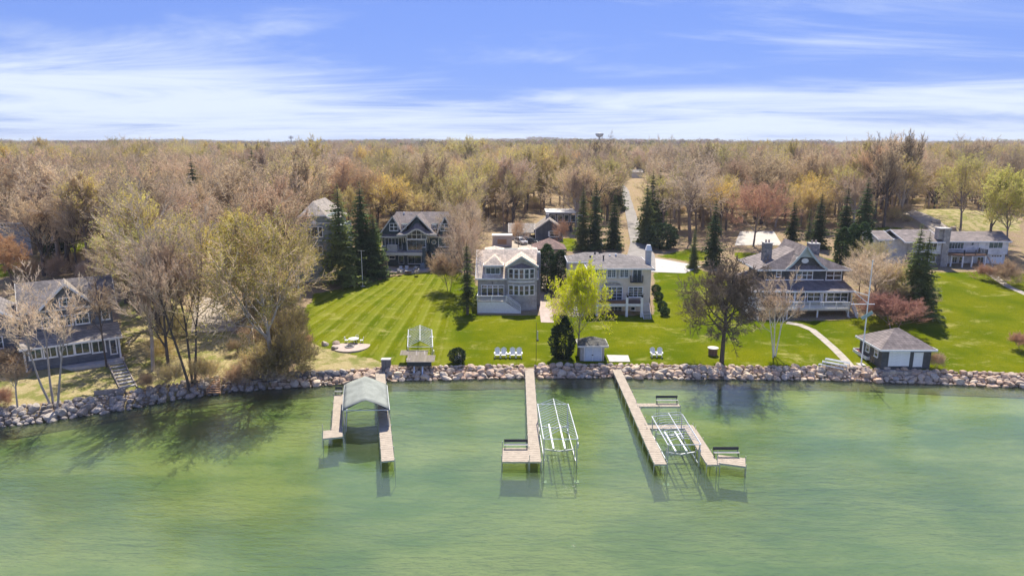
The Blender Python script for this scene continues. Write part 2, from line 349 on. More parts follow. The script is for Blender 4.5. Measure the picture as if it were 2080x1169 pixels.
def build_lake():
    X = np.linspace(-260, 260, 130); rowsY = np.concatenate([np.linspace(-160, -2, 60), np.linspace(-1.5, .8, 6)])
    XX = np.repeat(X[None, :], len(rowsY), 0); YY = shore(XX) + rowsY[:, None]
    ZZ = np.interp(rowsY, [-160, -60, -25, -6, 0, .8], [-3.6, -2.9, -1.9, -.85, -.22, .1])[:, None] + .10 * np.sin(XX / 5.1 + YY / 7.3) * np.clip(-rowsY[:, None] / 10, 0, 1)
    me = bpy.data.meshes.new('lake_bed'); idx = np.arange(XX.size).reshape(XX.shape)
    q = np.stack([idx[:-1, :-1], idx[:-1, 1:], idx[1:, 1:], idx[1:, :-1]], -1).reshape(-1, 4)
    me.from_pydata(np.stack([XX, YY, ZZ], -1).reshape(-1, 3).tolist(), [], q.tolist()); me.polygons.foreach_set('use_smooth', [True] * len(q))
    m, nt, p = new_mat('lake_bed'); v = coord(nt, 'Object'); vs = coord(nt, 'Object', scale=(.45, 1, 1))
    n1 = noise(nt, vs, .13, 7, .62, .25); n2 = noise(nt, v, 1.6, 5, .65)
    c = mixc(nt, ramp(nt, n1, .36, .66), (.23, .28, .075), (.56, .49, .22))
    c = mixc(nt, ramp(nt, n2, .52, .74, 0, .55), c, (.26, .30, .07))
    sep = nt.nodes.new('ShaderNodeSeparateXYZ'); nt.links.new(v, sep.inputs[0])
    c = mixc(nt, ramp(nt, sep.outputs[2], -.9, -.2, 0, .9), c, mixc(nt, ramp(nt, n2, .35, .65), (.30, .24, .13), (.56, .47, .30)))
    nt.links.new(c, p.inputs['Base Color']); p.inputs['Roughness'].default_value = 1; p.inputs['Specular IOR Level'].default_value = 0
    me.materials.append(m); tag(link_mesh('lake_bed', me), 'shallow green and sandy lake bed', None, None, 'structure')
    # the surface
    xs = np.linspace(-520, 520, 60); ys = np.concatenate([np.linspace(-320, 60, 40), np.linspace(62, 104, 30)])
    XX, YY = np.meshgrid(xs, ys)
    me = bpy.data.meshes.new('lake_water'); idx = np.arange(XX.size).reshape(XX.shape)
    q = np.stack([idx[:-1, :-1], idx[:-1, 1:], idx[1:, 1:], idx[1:, :-1]], -1).reshape(-1, 4)
    me.from_pydata(np.stack([XX, YY, 0 * XX], -1).reshape(-1, 3).tolist(), [], q.tolist())
    m, nt, p = new_mat('lake_water'); N = nt.nodes.new; L = nt.links.new; nt.nodes.remove(p); out = nt.nodes['Material Output']
    v = coord(nt, 'Object', scale=(.34, 1.25, 1), rot=(0, 0, R(6))); v2 = coord(nt, 'Object', scale=(.16, .55, 1), rot=(0, 0, R(-9)))
    a = noise(nt, v, 1.1, 4, .55, .5); b = noise(nt, v2, .33, 3, .5, .8); cfine = noise(nt, v, 4.2, 3, .6, .2)
    calm = ramp(nt, noise(nt, coord(nt, 'Object', scale=(.3, 1, 1)), .045, 3), .36, .66, .35, 1.35)
    hh = mth(nt, 'MULTIPLY', mth(nt, 'ADD', mth(nt, 'ADD', mth(nt, 'MULTIPLY', a, .62), mth(nt, 'MULTIPLY', b, .5)), mth(nt, 'MULTIPLY', cfine, .26)), calm)
    bp = N('ShaderNodeBump'); bp.inputs['Strength'].default_value = .26; bp.inputs['Distance'].default_value = .45; L(hh, bp.inputs['Height'])
    gl = N('ShaderNodeBsdfGlossy'); gl.inputs['Roughness'].default_value = .03; gl.inputs['Color'].default_value = (1, 1, 1, 1); L(bp.outputs[0], gl.inputs['Normal'])
    tr = N('ShaderNodeBsdfTransparent'); tr.inputs['Color'].default_value = (.70, .86, .66, 1)
    df = N('ShaderNodeBsdfDiffuse'); L(bp.outputs[0], df.inputs['Normal'])
    nn = noise(nt, coord(nt, 'Object', scale=(.5, 1, 1)), .05, 4)
    L(mixc(nt, ramp(nt, nn, .35, .65), (.080, .138, .080), (.125, .166, .080)), df.inputs['Color'])
    sh = N('ShaderNodeSeparateXYZ'); L(coord(nt, 'Object'), sh.inputs[0])
    turb = ramp(nt, sh.outputs[1], 56, 92, .36, .18)      # the water column is deeper, so murkier, away from the shore
    mx = N('ShaderNodeMixShader'); L(turb, mx.inputs[0]); L(tr.outputs[0], mx.inputs[1]); L(df.outputs[0], mx.inputs[2])
    fr = N('ShaderNodeFresnel'); fr.inputs['IOR'].default_value = 1.72; L(bp.outputs[0], fr.inputs['Normal'])
    m2 = N('ShaderNodeMixShader'); L(fr.outputs[0], m2.inputs[0]); L(mx.outputs[0], m2.inputs[1]); L(gl.outputs[0], m2.inputs[2])
    L(m2.outputs[0], out.inputs['Surface'])
    me.materials.append(m); tag(link_mesh('lake_water', me), 'rippled green lake water', None, None, 'structure')
build_lake()
# ------------------------------------------------------------------ paths, drives and pads lying on the ground
def drape(poly, zoff, step):
    """list of ground-following quads for a 4-sided strip list"""
    mb = MB()
    for (a, b, c, d) in poly:
        n = max(1, int(max((Vector(d) - Vector(a)).length, (Vector(c) - Vector(b)).length) / step)); k = max(1, int((Vector(b) - Vector(a)).length / step))
        g = []
        for i in range(n + 1):
            l = Vector(a).lerp(Vector(d), i / n); r = Vector(b).lerp(Vector(c), i / n)
            for j in range(k + 1):
                p = l.lerp(r, j / k); g.append((p.x, p.y, h(p.x, p.y) + zoff))
        mb.add(g, [(i * (k + 1) + j, i * (k + 1) + j + 1, (i + 1) * (k + 1) + j + 1, (i + 1) * (k + 1) + j) for i in range(n) for j in range(k)])
    return mb
def ribbon(name, pts, width, mat, label, zoff=.05, step=1.0):
    P = [Vector((p.x, p.y)) for p in (G(*q) for q in pts)]
    if not isinstance(width, (list, tuple)): width = [width] * len(P)
    sides = []
    for i, p in enumerate(P):
        d = (P[min(i + 1, len(P) - 1)] - P[max(i - 1, 0)]).normalized(); n = Vector((-d.y, d.x)) * width[i] / 2
        sides.append((p + n, p - n))
    q = [(sides[i][0], sides[i][1], sides[i + 1][1], sides[i + 1][0]) for i in range(len(P) - 1)]
    o = drape(q, zoff, step).build(name, mat, smooth=True)
    return tag(o, label, None, None, 'structure')
def pad(name, quad, mat, label, zoff=.06, step=1.0):
    q = [Vector((p.x, p.y)) for p in (G(*c) for c in quad)]
    return tag(drape([tuple(q)], zoff, step).build(name, mat, smooth=True), label, None, None, 'structure')
ROADM = plain('old_asphalt', (.27, .245, .22), .9, .25, scale=.5, bmp=.2)
GRAVEL = plain('pale_gravel', (.40, .335, .26), .95, .25, scale=.8, bmp=.4)
FLAG = plain('path_stone', (.42, .37, .30), .9, .28, scale=1.4, bmp=.3)
PAVER = plain('pink_pavers', (.45, .36, .30), .9, .22, scale=1.5, bmp=.2)
ribbon('driveway', [(1296, 548), (1302, 520), (1300, 495), (1289, 468), (1282, 440), (1277, 420), (1273, 402), (1270, 388), (1262, 377)], [7.5, 6.5, 5, 3.8, 3.6, 3.5, 3.4, 3.2, 3], ROADM, 'long pale driveway running back between the spruces', .3)
pad('forecourt', [(1318, 552), (1392, 555), (1425, 541), (1330, 524)], CONCRETE, 'pale concrete forecourt beside the beige house')
ribbon('garden_path', [(1598, 655), (1625, 660), (1650, 670), (1672, 688), (1690, 704), (1714, 728), (1728, 744)], 1.25, FLAG, 'narrow stone path curving down the lawn', .04, .6)
ribbon('ranch_path', [(2000, 540), (2012, 553), (2026, 567), (2050, 583), (2085, 598), (2150, 618)], [2.4, 2.0, 1.5, 1.4, 1.4, 1.4], FLAG, 'curving path beside the white ranch house', .04, .8)
pad('gravel_pad', [(388, 676), (484, 671), (440, 600), (395, 600)], GRAVEL, 'bare gravel pad between the shore trees', .05, 1.0)
ribbon('ranch_drive', [(1925, 478), (1905, 462), (1885, 448), (1862, 436), (1830, 428)], [5, 5, 4.5, 4, 4], GRAVEL, 'gravel drive behind the white ranch house')
pad('concrete_pad', [(1238, 735), (1280, 735), (1276, 722), (1232, 721)], CONCRETE, 'square concrete pad beside the small shed', .08, .8)
ribbon('side_walk', [(1112, 655), (1108, 630), (1106, 600), (1106, 575)], 2.2, PAVER, 'pinkish walk between the grey and beige houses', .05, .8)
pad('cottage_yard', [(1040, 512), (1135, 512), (1110, 488), (1030, 490)], GRAVEL, 'gravel yard in front of the grey cottage')
pad('sports_court', [(1492, 499), (1590, 499), (1572, 470), (1503, 470)], plain('court_surface', (.50, .46, .40), .9, .16, scale=.4), 'pale tan sports court behind the porch house', .08, 2.0)
pad('boathouse_landing', [(1690, 752), (1760, 752), (1748, 742), (1705, 742)], PAVER, 'stone landing at the foot of the garden path', .06, .8)
ribbon('far_left_drive', [(120, 492), (165, 483), (200, 470), (240, 462)], 3.5, GRAVEL, 'pale drive seen between the trunks on the left')
ribbon('far_terrace', [(455, 418), (500, 412), (560, 410)], 8, GRAVEL, 'pale terrace in front of the distant white house', .3)
# ------------------------------------------------------------------ houses
class House:
    """a building as an Empty; p() turns a point read off an enlarged view of the photo into local x, z on the plane y = dy"""
    def __init__(s, name, label, view, base, yaw=0, origin=None):
        s.v = view
        o = origin if origin is not None else G(*s.src(*base))
        s.o = Vector(o); s.yaw = yaw
        s.e = thing(name, label, 'house', s.o, yaw)
        s.inv = Matrix.Rotation(-yaw, 3, 'Z')
    def src(s, x, y): return s.v[0] + x / s.v[2], s.v[1] + y / s.v[2]
    def p(s, x, y, dy=0.0):
        d = s.inv @ ray(*s.src(x, y)); o = s.inv @ (EYE - s.o)
        t = (dy - o.y) / d.y; q = o + d * t
        return q.x, q.z
    def X(s, x, y, dy=0.0): return s.p(x, y, dy)[0]
    def Z(s, x, y, dy=0.0): return s.p(x, y, dy)[1]
    def rect(s, r, dy=0.0):
        x0, y0, x1, y1 = r; xm, ym = (x0 + x1) / 2, (y0 + y1) / 2
        return s.X(x0, ym, dy), s.X(x1, ym, dy), s.Z(xm, y1, dy), s.Z(xm, y0, dy)
    def part(s, mb, name, mat, parent=None, smooth=False): return mb.build(name, mat, parent or s.e, smooth=smooth)
    def box(s, name, mat, x0, x1, y0, y1, z0, z1): return s.part(MB().box(x0, x1, y0, y1, z0, z1), name, mat)
    def win(s, r, dy=0.0, nx=2, nz=1, frame=None, glass=None, trim=.11, bar=.055, sill=True, name='window', local=None, rz=0, loc=None, arch=0):
        x0, x1, z0, z1 = local if local else s.rect(r, dy)
        return window(s.e, x1 - x0, z1 - z0, loc or ((x0 + x1) / 2, dy, z0), rz, nx, nz, frame or WHITE, glass or GLASS, trim, bar, sill, name, arch)
def window(parent, w, hh, loc, rz, nx, nz, frame, glass, trim, bar, sill, name, arch=0):
    f = MB(); a = -w / 2; b = w / 2; y0, y1 = -.09, .05
    f.box(a - trim, a, y0, y1, -.0, hh + trim); f.box(b, b + trim, y0, y1, -.0, hh + trim)
    f.box(a - trim - .02, b + trim + .02, y0 - .02, y1, -trim, 0)
    if arch:
        n = 12; pts = []
        for k in range(n + 1):
            an = math.pi * k / n; pts.append((-math.cos(an) * (w / 2 + trim), hh + math.sin(an) * arch))
        inner = [(-math.cos(math.pi * k / n) * w / 2, hh + math.sin(math.pi * k / n) * (arch - trim)) for k in range(n + 1)]
        for k in range(n): f.prism([pts[k], pts[k + 1], inner[k + 1], inner[k]], y0, y1)
        f.box(a, b, y0 + .01, y1, hh - bar / 2, hh + bar / 2)
        for k in range(1, nx):
            x = a + w * k / nx; top = hh + math.sqrt(max(0, 1 - (2 * x / w) ** 2)) * (arch - trim); f.box(x - bar / 2, x + bar / 2, y0 + .02, y1, hh, top)
    else: f.box(a, b, y0, y1, hh, hh + trim)
    for k in range(1, nx):
        x = a + w * k / nx; f.box(x - bar / 2, x + bar / 2, y0 + .015, y1, 0, hh)
    for k in range(1, nz):
        z = hh * k / nz; f.box(a, b, y0 + .025, y1, z - bar / 2, z + bar / 2)
    if sill: f.box(a - trim - .05, b + trim + .05, y0 - .07, y0 + .02, -trim - .05, -trim + .02)
    o = f.build(name, frame, parent, loc, (0, 0, rz))
    g = MB().box(a, b, -.03, .03, 0, hh)
    if arch: g.prism([(-math.cos(math.pi * k / 10) * w / 2, hh + math.sin(math.pi * k / 10) * (arch - trim)) for k in range(11)], -.031, .029)
    g.build('pane', glass, o)
    return o
T_ROOF = .2
def eave_bar(mb, a, b, w=.07, t=.26): mb.bar(Vector(a) - Vector((0, 0, t / 2 - .04)), Vector(b) - Vector((0, 0, t / 2 - .04)), w, t)
def gable_x(roof, trim, x0, x1, yf, yb, ze, yr, zr, zb=None):
    zb = ze if zb is None else zb
    roof.slab([(x0, yf, ze), (x1, yf, ze), (x1, yr, zr), (x0, yr, zr)], T_ROOF); roof.slab([(x0, yr, zr), (x1, yr, zr), (x1, yb, zb), (x0, yb, zb)], T_ROOF)
    eave_bar(trim, (x0, yf - .04, ze), (x1, yf - .04, ze))
    for x, o in ((x0, -.04), (x1, .04)):
        eave_bar(trim, (x + o, yf, ze), (x + o, yr, zr)); eave_bar(trim, (x + o, yr, zr), (x + o, yb, zb))
def gable_y(roof, trim, x0, x1, xr, y0, y1, ze, zr, ze1=None):
    ze1 = ze if ze1 is None else ze1
    roof.slab([(x0, y0, ze), (xr, y0, zr), (xr, y1, zr), (x0, y1, ze)], T_ROOF); roof.slab([(xr, y0, zr), (x1, y0, ze1), (x1, y1, ze1), (xr, y1, zr)], T_ROOF)
    eave_bar(trim, (x0, y0 - .04, ze), (xr, y0 - .04, zr)); eave_bar(trim, (xr, y0 - .04, zr), (x1, y0 - .04, ze1))
    eave_bar(trim, (x0 - .04, y0, ze), (x0 - .04, y1, ze)); eave_bar(trim, (x1 + .04, y0, ze1), (x1 + .04, y1, ze1))
def hip(roof, trim, x0, x1, y0, y1, ze, rx0, rx1, ry0, ry1, zr):
    """hip roof: eaves rectangle, ridge from (rx0, ry0) to (rx1, ry1)"""
    a, b = Vector((rx0, ry0, zr)), Vector((rx1, ry1, zr)); c = [Vector((x0, y0, ze)), Vector((x1, y0, ze)), Vector((x1, y1, ze)), Vector((x0, y1, ze))]
    if abs(rx1 - rx0) >= abs(ry1 - ry0):
        fs = [[c[0], c[1], b, a], [c[1], c[2], b], [c[2], c[3], a, b], [c[3], c[0], a]]
    else:
        fs = [[c[0], c[1], a], [c[1], c[2], b, a], [c[2], c[3], b], [c[3], c[0], a, b]]
    for f in fs: roof.slab(f, T_ROOF)
    for i in range(4):
        m = (c[i] + c[(i + 1) % 4]) / 2; off = (m - Vector(((x0 + x1) / 2, (y0 + y1) / 2, ze))).normalized() * .04
        eave_bar(trim, c[i] + off, c[(i + 1) % 4] + off)
def rail(mb, a, b, hgt=.95, gap=.16, post=True, rw=.07):
    a = Vector(a); b = Vector(b); L = (b - a).length; n = max(1, int(L / gap)); up = Vector((0, 0, hgt))
    mb.bar(a + up, b + up, rw + .03, rw); mb.bar(a + Vector((0, 0, .1)), b + Vector((0, 0, .1)), rw, rw)
    for k in range(1, n):
        q = a.lerp(b, k / n); mb.bar(q + Vector((0, 0, .1)), q + up, .045)
    if post:
        m = max(1, round(L / 2.4))
        for k in range(m + 1):
            q = a.lerp(b, k / m); mb.bar(q - Vector((0, 0, .05)), q + up * 1.06, .13)
def stairs(parent, x0, x1, ya, yb, za, zb, n, mat, stringer=None, name='tread'):
    """flight from (ya, za) at the top to (yb, zb) at the bottom; each tread its own mesh"""
    dy = (yb - ya) / n; dz = (zb - za) / n
    me = MB().box(x0, x1, -abs(dy) / 2 - .02, abs(dy) / 2 + .02, -.07, 0).mesh(name, mat)
    for k in range(n): link_mesh(name, me, parent, (0, ya + dy * (k + .5), za + dz * (k + .6)))
    st = MB()
    for x in (x0 - .035, x1 + .035): st.bar((x, ya, za - .12), (x, yb, zb - .02), .06, .3)
    st.build('stringer', stringer or mat, parent)
SHINGLE_PINK = rows('cedar_shingles', (.74, .61, .48), .20, .32, .2)
SHINGLE_GREY = rows('grey_shingles', (.22, .195, .185), .22, .4, .2)
SHINGLE_BROWN = rows('brown_grey_shingles', (.24, .20, .185), .22, .4, .18)
SHINGLE_RED = rows('red_brown_shingles', (.24, .15, .125), .22, .4, .16)
SHINGLE_TAN = rows('tan_shingles', (.36, .31, .26), .22, .4, .2)
SHINGLE_DARK = rows('slate_shingles', (.105, .105, .12), .22, .4, .2)
SIDING_GREY = rows("grey_shingle_siding", (.47, .455, .42), .18, .3, .12)
SIDING_TEAL = rows('dark_teal_siding', (.07, .10, .11), .18, .3, .2)
SIDING_BLUEGREY = rows('blue_grey_siding', (.30, .35, .345), .18, .3, .12)
SIDING_CHAR = rows('charcoal_siding', (.11, .112, .113), .18, .3, .16)
SIDING_NAVY = rows('slate_blue_siding', (.17, .185, .21), .2, 4, .12, gap=.4)
SIDING_WHITE = rows('white_board_siding', (.74, .74, .73), .22, 5, .05, gap=.75)
STUCCO = plain('beige_stucco', (.74, .63, .50), .9, .14, scale=1.0, bmp=.1)
GABLE_GREEN = plain('pale_green_trim', (.46, .52, .49), .6, .1)

# --- the grey shingle house with cedar roof (left of the two in the middle)
def grey_house():
    B = House('lake_house', 'grey shingle house with pink cedar roof, bowed windows and white deck', (950, 490, 7.306), (800, 1012))
    X, Z = B.X, B.Z; E = B.e
    xl, xs, xr = X(150, 700, 1), X(580, 700, 0), X(1027, 700, 0); zE = Z(400, 552, .6); zR = Z(560, 122, 6.2)
    w = MB(); w.box(xl, xr, 1.0, 11.4, -.6, zE + .25)
    pk = Z(800, 245, 0); ge = Z(580, 372, 0); xm = X(800, 245, 0)
    w.prism([(xs, -.6), (xr, -.6), (xr, ge), (xm, pk), (xs, ge)], 0, 4.5)
    B.part(w, 'wall', SIDING_GREY)
    for x in (xl + .02, xr - .22):
        side = MB().add([(x, 1.05, zE), (x, 11.3, zE), (x, 6.2, zR - .15), (x + .2, 1.05, zE), (x + .2, 11.3, zE), (x + .2, 6.2, zR - .15)], [(0, 1, 2), (5, 4, 3), (0, 3, 4, 1), (1, 4, 5, 2), (2, 5, 3, 0)])
        B.part(side, 'gable_wall', SIDING_GREY)
    r, t = MB(), MB(); gable_x(r, t, xl - .35, xr + .25, .6, 11.8, zE, 6.2, zR)
    B.part(r, 'roof', SHINGLE_PINK); B.part(t, 'fascia', WHITE)
    r, t = MB(), MB(); gable_y(r, t, X(566, 372, -.3), X(1047, 368, -.3), xm, -.35, 5.4, Z(566, 376, -.3), Z(800, 222, -.3))
    B.part(r, 'bay_roof', SHINGLE_PINK); B.part(t, 'rake_trim', GABLE_GREEN)
    # bowed bay, five windows on each floor
    x0, x1 = X(606, 600, 0), X(990, 600, 0); n = 5; sag = .62; pts = []
    for k in range(n + 1):
        u = k / n * 2 - 1; pts.append(((x0 + x1) / 2 + u * (x1 - x0) / 2, -sag * (1 - u * u)))
    zt = Z(800, 400, -.6)
    bow = MB().prismz([(x0, .1)] + pts + [(x1, .1)], -.5, zt); B.part(bow, 'bow_wall', SIDING_GREY)
    cap = MB(); top = (xm, .05, Z(800, 322, 0))
    for k in range(n): cap.slab([(pts[k][0] * 1.0, pts[k][1] - .12, zt + .06), (pts[k + 1][0], pts[k + 1][1] - .12, zt + .06), top], .1)
    B.part(cap, 'bow_roof', SHINGLE_BROWN)
    band, band2 = MB(), MB()
    for k in range(n):
        a, b = pts[k], pts[k + 1]
        for mb_, zz, hh in ((band, Z(800, 603, -.6), .16), (band2, zt - .02, .2)): mb_.bar((a[0], a[1] - .05, zz), (b[0], b[1] - .05, zz), .1, hh)
    B.part(band, 'band_trim', WHITE); B.part(band2, 'cornice_trim', WHITE)
    for (y0, y1) in ((418, 550), (660, 795)):
        z0, z1 = Z(800, y1, -.6), Z(800, y0, -.6)
        for k in range(n):
            a, b = Vector(pts[k]), Vector(pts[k + 1]); m = (a + b) / 2; an = math.atan2(b.y - a.y, b.x - a.x)
            window(E, (b - a).length - .26, z1 - z0, (m.x, m.y, z0), an, 1, 2, WHITE, GLASS, .11, .05, False, 'window')
    # dormer
    dx0, dx1 = X(250, 440, 1.5), X(508, 440, 1.5); dz = Z(380, 352, 1.5)
    B.part(MB().box(dx0, dx1, 1.5, 5.2, Z(380, 540, 1.5) - .3, dz), 'dormer_wall', SIDING_GREY)
    r, t = MB(), MB(); xa = X(400, 200, 3.2); za = Z(400, 205, 3.2)
    hip(r, t, dx0 - .2, dx1 + .25, 1.2, 6.2, dz, xa, xa, 3.0, 5.9, za); B.part(r, 'dormer_roof', SHINGLE_PINK); B.part(t, 'dormer_fascia', WHITE)
    B.win((275, 392, 475, 480), 1.5, 3, 1)
    # doors on the deck, basement window
    d = B.win((210, 655, 532, 805), 1.0, 4, 1, sill=False, name='french_doors', trim=.14, bar=.16); zz = Z(370, 690, 1.0) - Z(370, 805, 1.0)
    x0, x1, _, _ = B.rect((210, 655, 532, 805), 1.0); MB().box(-(x1 - x0) / 2, (x1 - x0) / 2, -.1, .04, zz, zz + .14).build('transom_bar', WHITE, d)
    B.win((812, 928, 925, 985), 0, 2, 1)
    B.part(MB().box(X(368, 600, 1) - .06, X(368, 600, 1) + .06, .8, .95, Z(368, 628, 1), Z(368, 600, 1)), 'wall_lamp', DARKMETAL)
    # chimney
    c0, c1 = X(1010, 280, 2.2), X(1084, 280, 2.2)
    B.part(MB().box(c0 + .25, c1, 2.2, 3.6, -.6, Z(1045, 186, 2.2)), 'chimney', plain('chimney_render', (.20, .20, .205), .8, .15))
    B.part(MB().box(c0 + .35, c1 - .08, 2.3, 3.5, Z(1045, 186, 2.2) + .004, Z(1045, 160, 2.2)), 'chimney_cap', CREAM)
    # back wing with two small cedar peaks
    for px in (395, 890):
        r = MB(); xc = X(px, 70, 12); hip(r, MB(), xc - 1.9, xc + 1.9, 10.5, 14.3, zR - .9, xc - .01, xc, 12.4, 12.4, Z(px, 66, 12.4)); B.part(r, 'rear_peak_roof', SHINGLE_PINK)
    B.box('rear_wall', SIDING_GREY, X(330, 130, 12), X(960, 130, 12), 11.3, 14.2, -.2, zR - .95)
    # deck
    y0 = -2.4; k0, k1 = X(142, 900, y0), X(572, 900, y0); zd = Z(360, 888, y0)
    B.part(MB().box(k0, k1, y0 + .03, .95, -.7, zd - .08), 'deck_skirt', WHITE); B.part(MB().box(k0 - .05, k1 + .05, y0 - .03, .98, zd - .076, zd), 'deck_floor', OLDWOOD)
    rl = MB(); rail(rl, (k0, y0, zd), (k1, y0, zd), .98); rail(rl, (k0, y0 + .1, zd), (k0, .8, zd), .98); B.part(rl, 'deck_rail', WHITE)
    xb = X(785, 1000, y0); n = 9; zb = Z(785, 1048, y0)
    me = MB().box(-.17, .17, y0 + .05, y0 + 1.35, -.06, 0).mesh('tread', OLDWOOD)
    for k in range(n): link_mesh('tread', me, E, (k1 + (xb - k1) * (k + .5) / n, 0, zd + (zb - zd) * (k + .6) / n))
    B.part(MB().prism([(k1 + .01, zd - .25), (xb, zb + .02), (xb, zb - .3), (k1 + .01, zb - .3)], y0, y0 + .08), 'stair_panel', WHITE)
    rl = MB(); rail(rl, (k1 + .05, y0, zd - .05), (xb, y0, zb), .95, post=False); rl.bar((xb, y0, zb - .3), (xb, y0, zb + 1.05), .13); rail(rl, (k1 + .05, y0 + 1.35, zd - .05), (xb, y0 + 1.35, zb), .95, post=False); B.part(rl, 'stair_rail', WHITE)
grey_house()

# --- the beige stucco house
def beige_house():
    B = House('lake_house', 'beige stucco house with grey hip roof, arched french doors and raised terrace', (1140, 490, 6.876), (1020, 1052))
    X, Z = B.X, B.Z; E = B.e; D = 3.0
    x0, x1 = X(392, 600, D), X(1250, 600, D); zE = Z(800, 380, D - .5)
    B.box('wall', STUCCO, x0, x1, D, D + 11, -.6, zE + .05)
    B.box('wing_wall', STUCCO, X(100, 400, 8), x0 + .1, 7.5, D + 10.5, -.3, Z(200, 285, 7.5))
    r, t = MB(), MB(); hip(r, t, x0 - .5, x1 + .35, D - .5, D + 11.5, zE, X(620, 158, 8.6), X(745, 158, 8.6), 8.6, 8.6, Z(680, 156, 8.6)); B.part(r, 'roof', SHINGLE_GREY); B.part(t, 'fascia', WHITE)
    r, t = MB(), MB(); hip(r, t, X(92, 260, 7), x0 + 3, 7.0, D + 11, Z(200, 290, 7), X(330, 152, 10), X(520, 152, 10), 10.4, 10.4, Z(430, 150, 10.4)); B.part(r, 'wing_roof', SHINGLE_GREY); B.part(t, 'wing_fascia', WHITE)
    c0, c1 = X(1188, 200, 6.5), X(1260, 200, 6.5); zc = Z(1224, 130, 6.5)
    B.part(MB().box(c0, c1, 6.5, 7.5, zE - .5, zc), 'chimney', plain('pale_chimney', (.48, .48, .47), .8, .2))
    B.part(MB().add([(c0 - .1, 6.4, zc + .003), (c1 + .1, 6.4, zc + .003), (c1 + .1, 7.6, zc + .003), (c0 - .1, 7.6, zc + .003), (c0 + .15, 6.7, Z(1224, 52, 6.7)), (c1 - .15, 6.7, Z(1224, 52, 6.7)), (c1 - .15, 7.3, Z(1224, 52, 6.7)), (c0 + .15, 7.3, Z(1224, 52, 6.7))],
                    [(3, 2, 1, 0), (4, 5, 6, 7), (0, 1, 5, 4), (1, 2, 6, 5), (2, 3, 7, 6), (3, 0, 4, 7)]), 'chimney_cap', WHITE)
    v = MB(); q = B.p(588, 285, 6.0); v.tube((q[0], 6.0, q[1] - .4), (q[0], 6.0, Z(588, 205, 6)), .12, .12, 8); v.tube((q[0], 6, Z(588, 205, 6)), (q[0], 6, Z(588, 196, 6)), .2, .2, 8); B.part(v, 'vent_pipe', BLACK)
    for px, py in ((405, 205), (470, 160), (675, 193), (762, 178)):
        q = B.p(px, py, 7.4); B.part(MB().box(q[0] - .15, q[0] + .15, 7.2, 7.5, q[1] - .3, q[1] + .1), 'roof_vent', DARKMETAL if px < 500 else WHITE)
    for r_ in ((482, 396, 580, 495), (652, 396, 756, 497), (826, 396, 932, 497)):
        w = B.win(r_, D, 2, 1, trim=.09, bar=.14)
        xa, xb, z0, z1 = B.rect(r_, D); g = MB()
        for k in (1, 3): g.box(-(xb - xa) / 2 + (xb - xa) * k / 4 - .02, -(xb - xa) / 2 + (xb - xa) * k / 4 + .02, -.07, .03, 0, z1 - z0)
        for k in (1, 2, 3): g.box(-(xb - xa) / 2, (xb - xa) / 2, -.068, .03, (z1 - z0) * k / 4 - .018, (z1 - z0) * k / 4 + .018)
        g.build('glazing_bars', WHITE, w)
        for s in (-1, 1): MB().box(s * ((xb - xa) / 2 + .32) - .19, s * ((xb - xa) / 2 + .32) + .19, -.06, .03, -.05, z1 - z0 + .05).build('shutter', CREAM, w)
    B.part(MB().box(X(455, 516, D), X(945, 516, D), D - .1, D + .05, Z(700, 522, D), Z(700, 508, D)), 'band_trim', CREAM)
    B.win((1002, 398, 1120, 560), D, 2, 1, sill=False, name='balcony_door')
    rl = MB(); yb = D - .7; xa, xb = X(972, 530, yb), X(1145, 530, yb); z0, z1 = Z(1058, 572, yb), Z(1058, 487, yb)
    rail(rl, (xa, yb, z0), (xb, yb, z0), z1 - z0, .13, False, .05); rail(rl, (xa, yb, z0), (xa, D, z0), z1 - z0, .13, False, .05); rail(rl, (xb, yb, z0), (xb, D, z0), z1 - z0, .13, False, .05)
    rl.box(xa, xb, yb, D + .02, z0 - .1, z0); B.part(rl, 'balcony', DARKMETAL)
    d = B.win((556, 640, 846, 812), D, 4, 4, sill=False, name='french_doors', trim=.12, bar=.09)
    xa, xb, z0, z1 = B.rect((556, 640, 846, 812), D)
    a = MB(); n = 14; W = xb - xa + .3; rise = Z(700, 552, D) - Z(700, 618, D)
    po = [(-math.cos(math.pi * k / n) * W / 2, math.sin(math.pi * k / n) * rise) for k in range(n + 1)]; pi_ = [(x * .86, z * .78) for x, z in po]
    for k in range(n): a.prism([po[k], po[k + 1], pi_[k + 1], pi_[k]], -.16, .05)
    a.box(-W / 2, W / 2, -.14, .04, -.12, .02); oo = a.build('arch_trim', CREAM, E, ((xa + xb) / 2, D, Z(700, 614, D)))
    MB().prism(pi_, -.05, .03).build('arch_panel', STONETAN, oo)
    w = B.win((944, 642, 1130, 770), D, 3, 4, trim=.14, bar=.08)
    B.win((690, 912, 842, 985), D, 3, 2); B.win((975, 915, 1025, 955), D, 1, 1)
    # a sliver of the left bay
    B.win((395, 640, 465, 720), D, 1, 2)
    # terrace
    zt, zb = Z(800, 872, 0), Z(800, 905, 0); k0, k1 = X(432, 890, 0), X(1138, 890, 0)
    B.part(MB().box(k0, k1, 0, D - .01, zb, zt), 'terrace_slab', WHITE); B.part(MB().box(k0 + .02, k1 - .02, .05, D - .02, zt + .003, zt + .04), 'terrace_floor', DECKWOOD)
    B.part(MB().box(k0, X(905, 860, .3), .02, .10, zt + .045, Z(800, 835, 0) + .0), 'terrace_screen', DECKWOOD)
    zp = Z(1020, 783, 0)
    for px in (300, 500, 917, 1125): B.part(MB().box(X(px, 900, 0) - .2, X(px, 900, 0) + .2, -.12, .3, -.5, zp if px > 600 else zt + .8), 'post', WHITE)
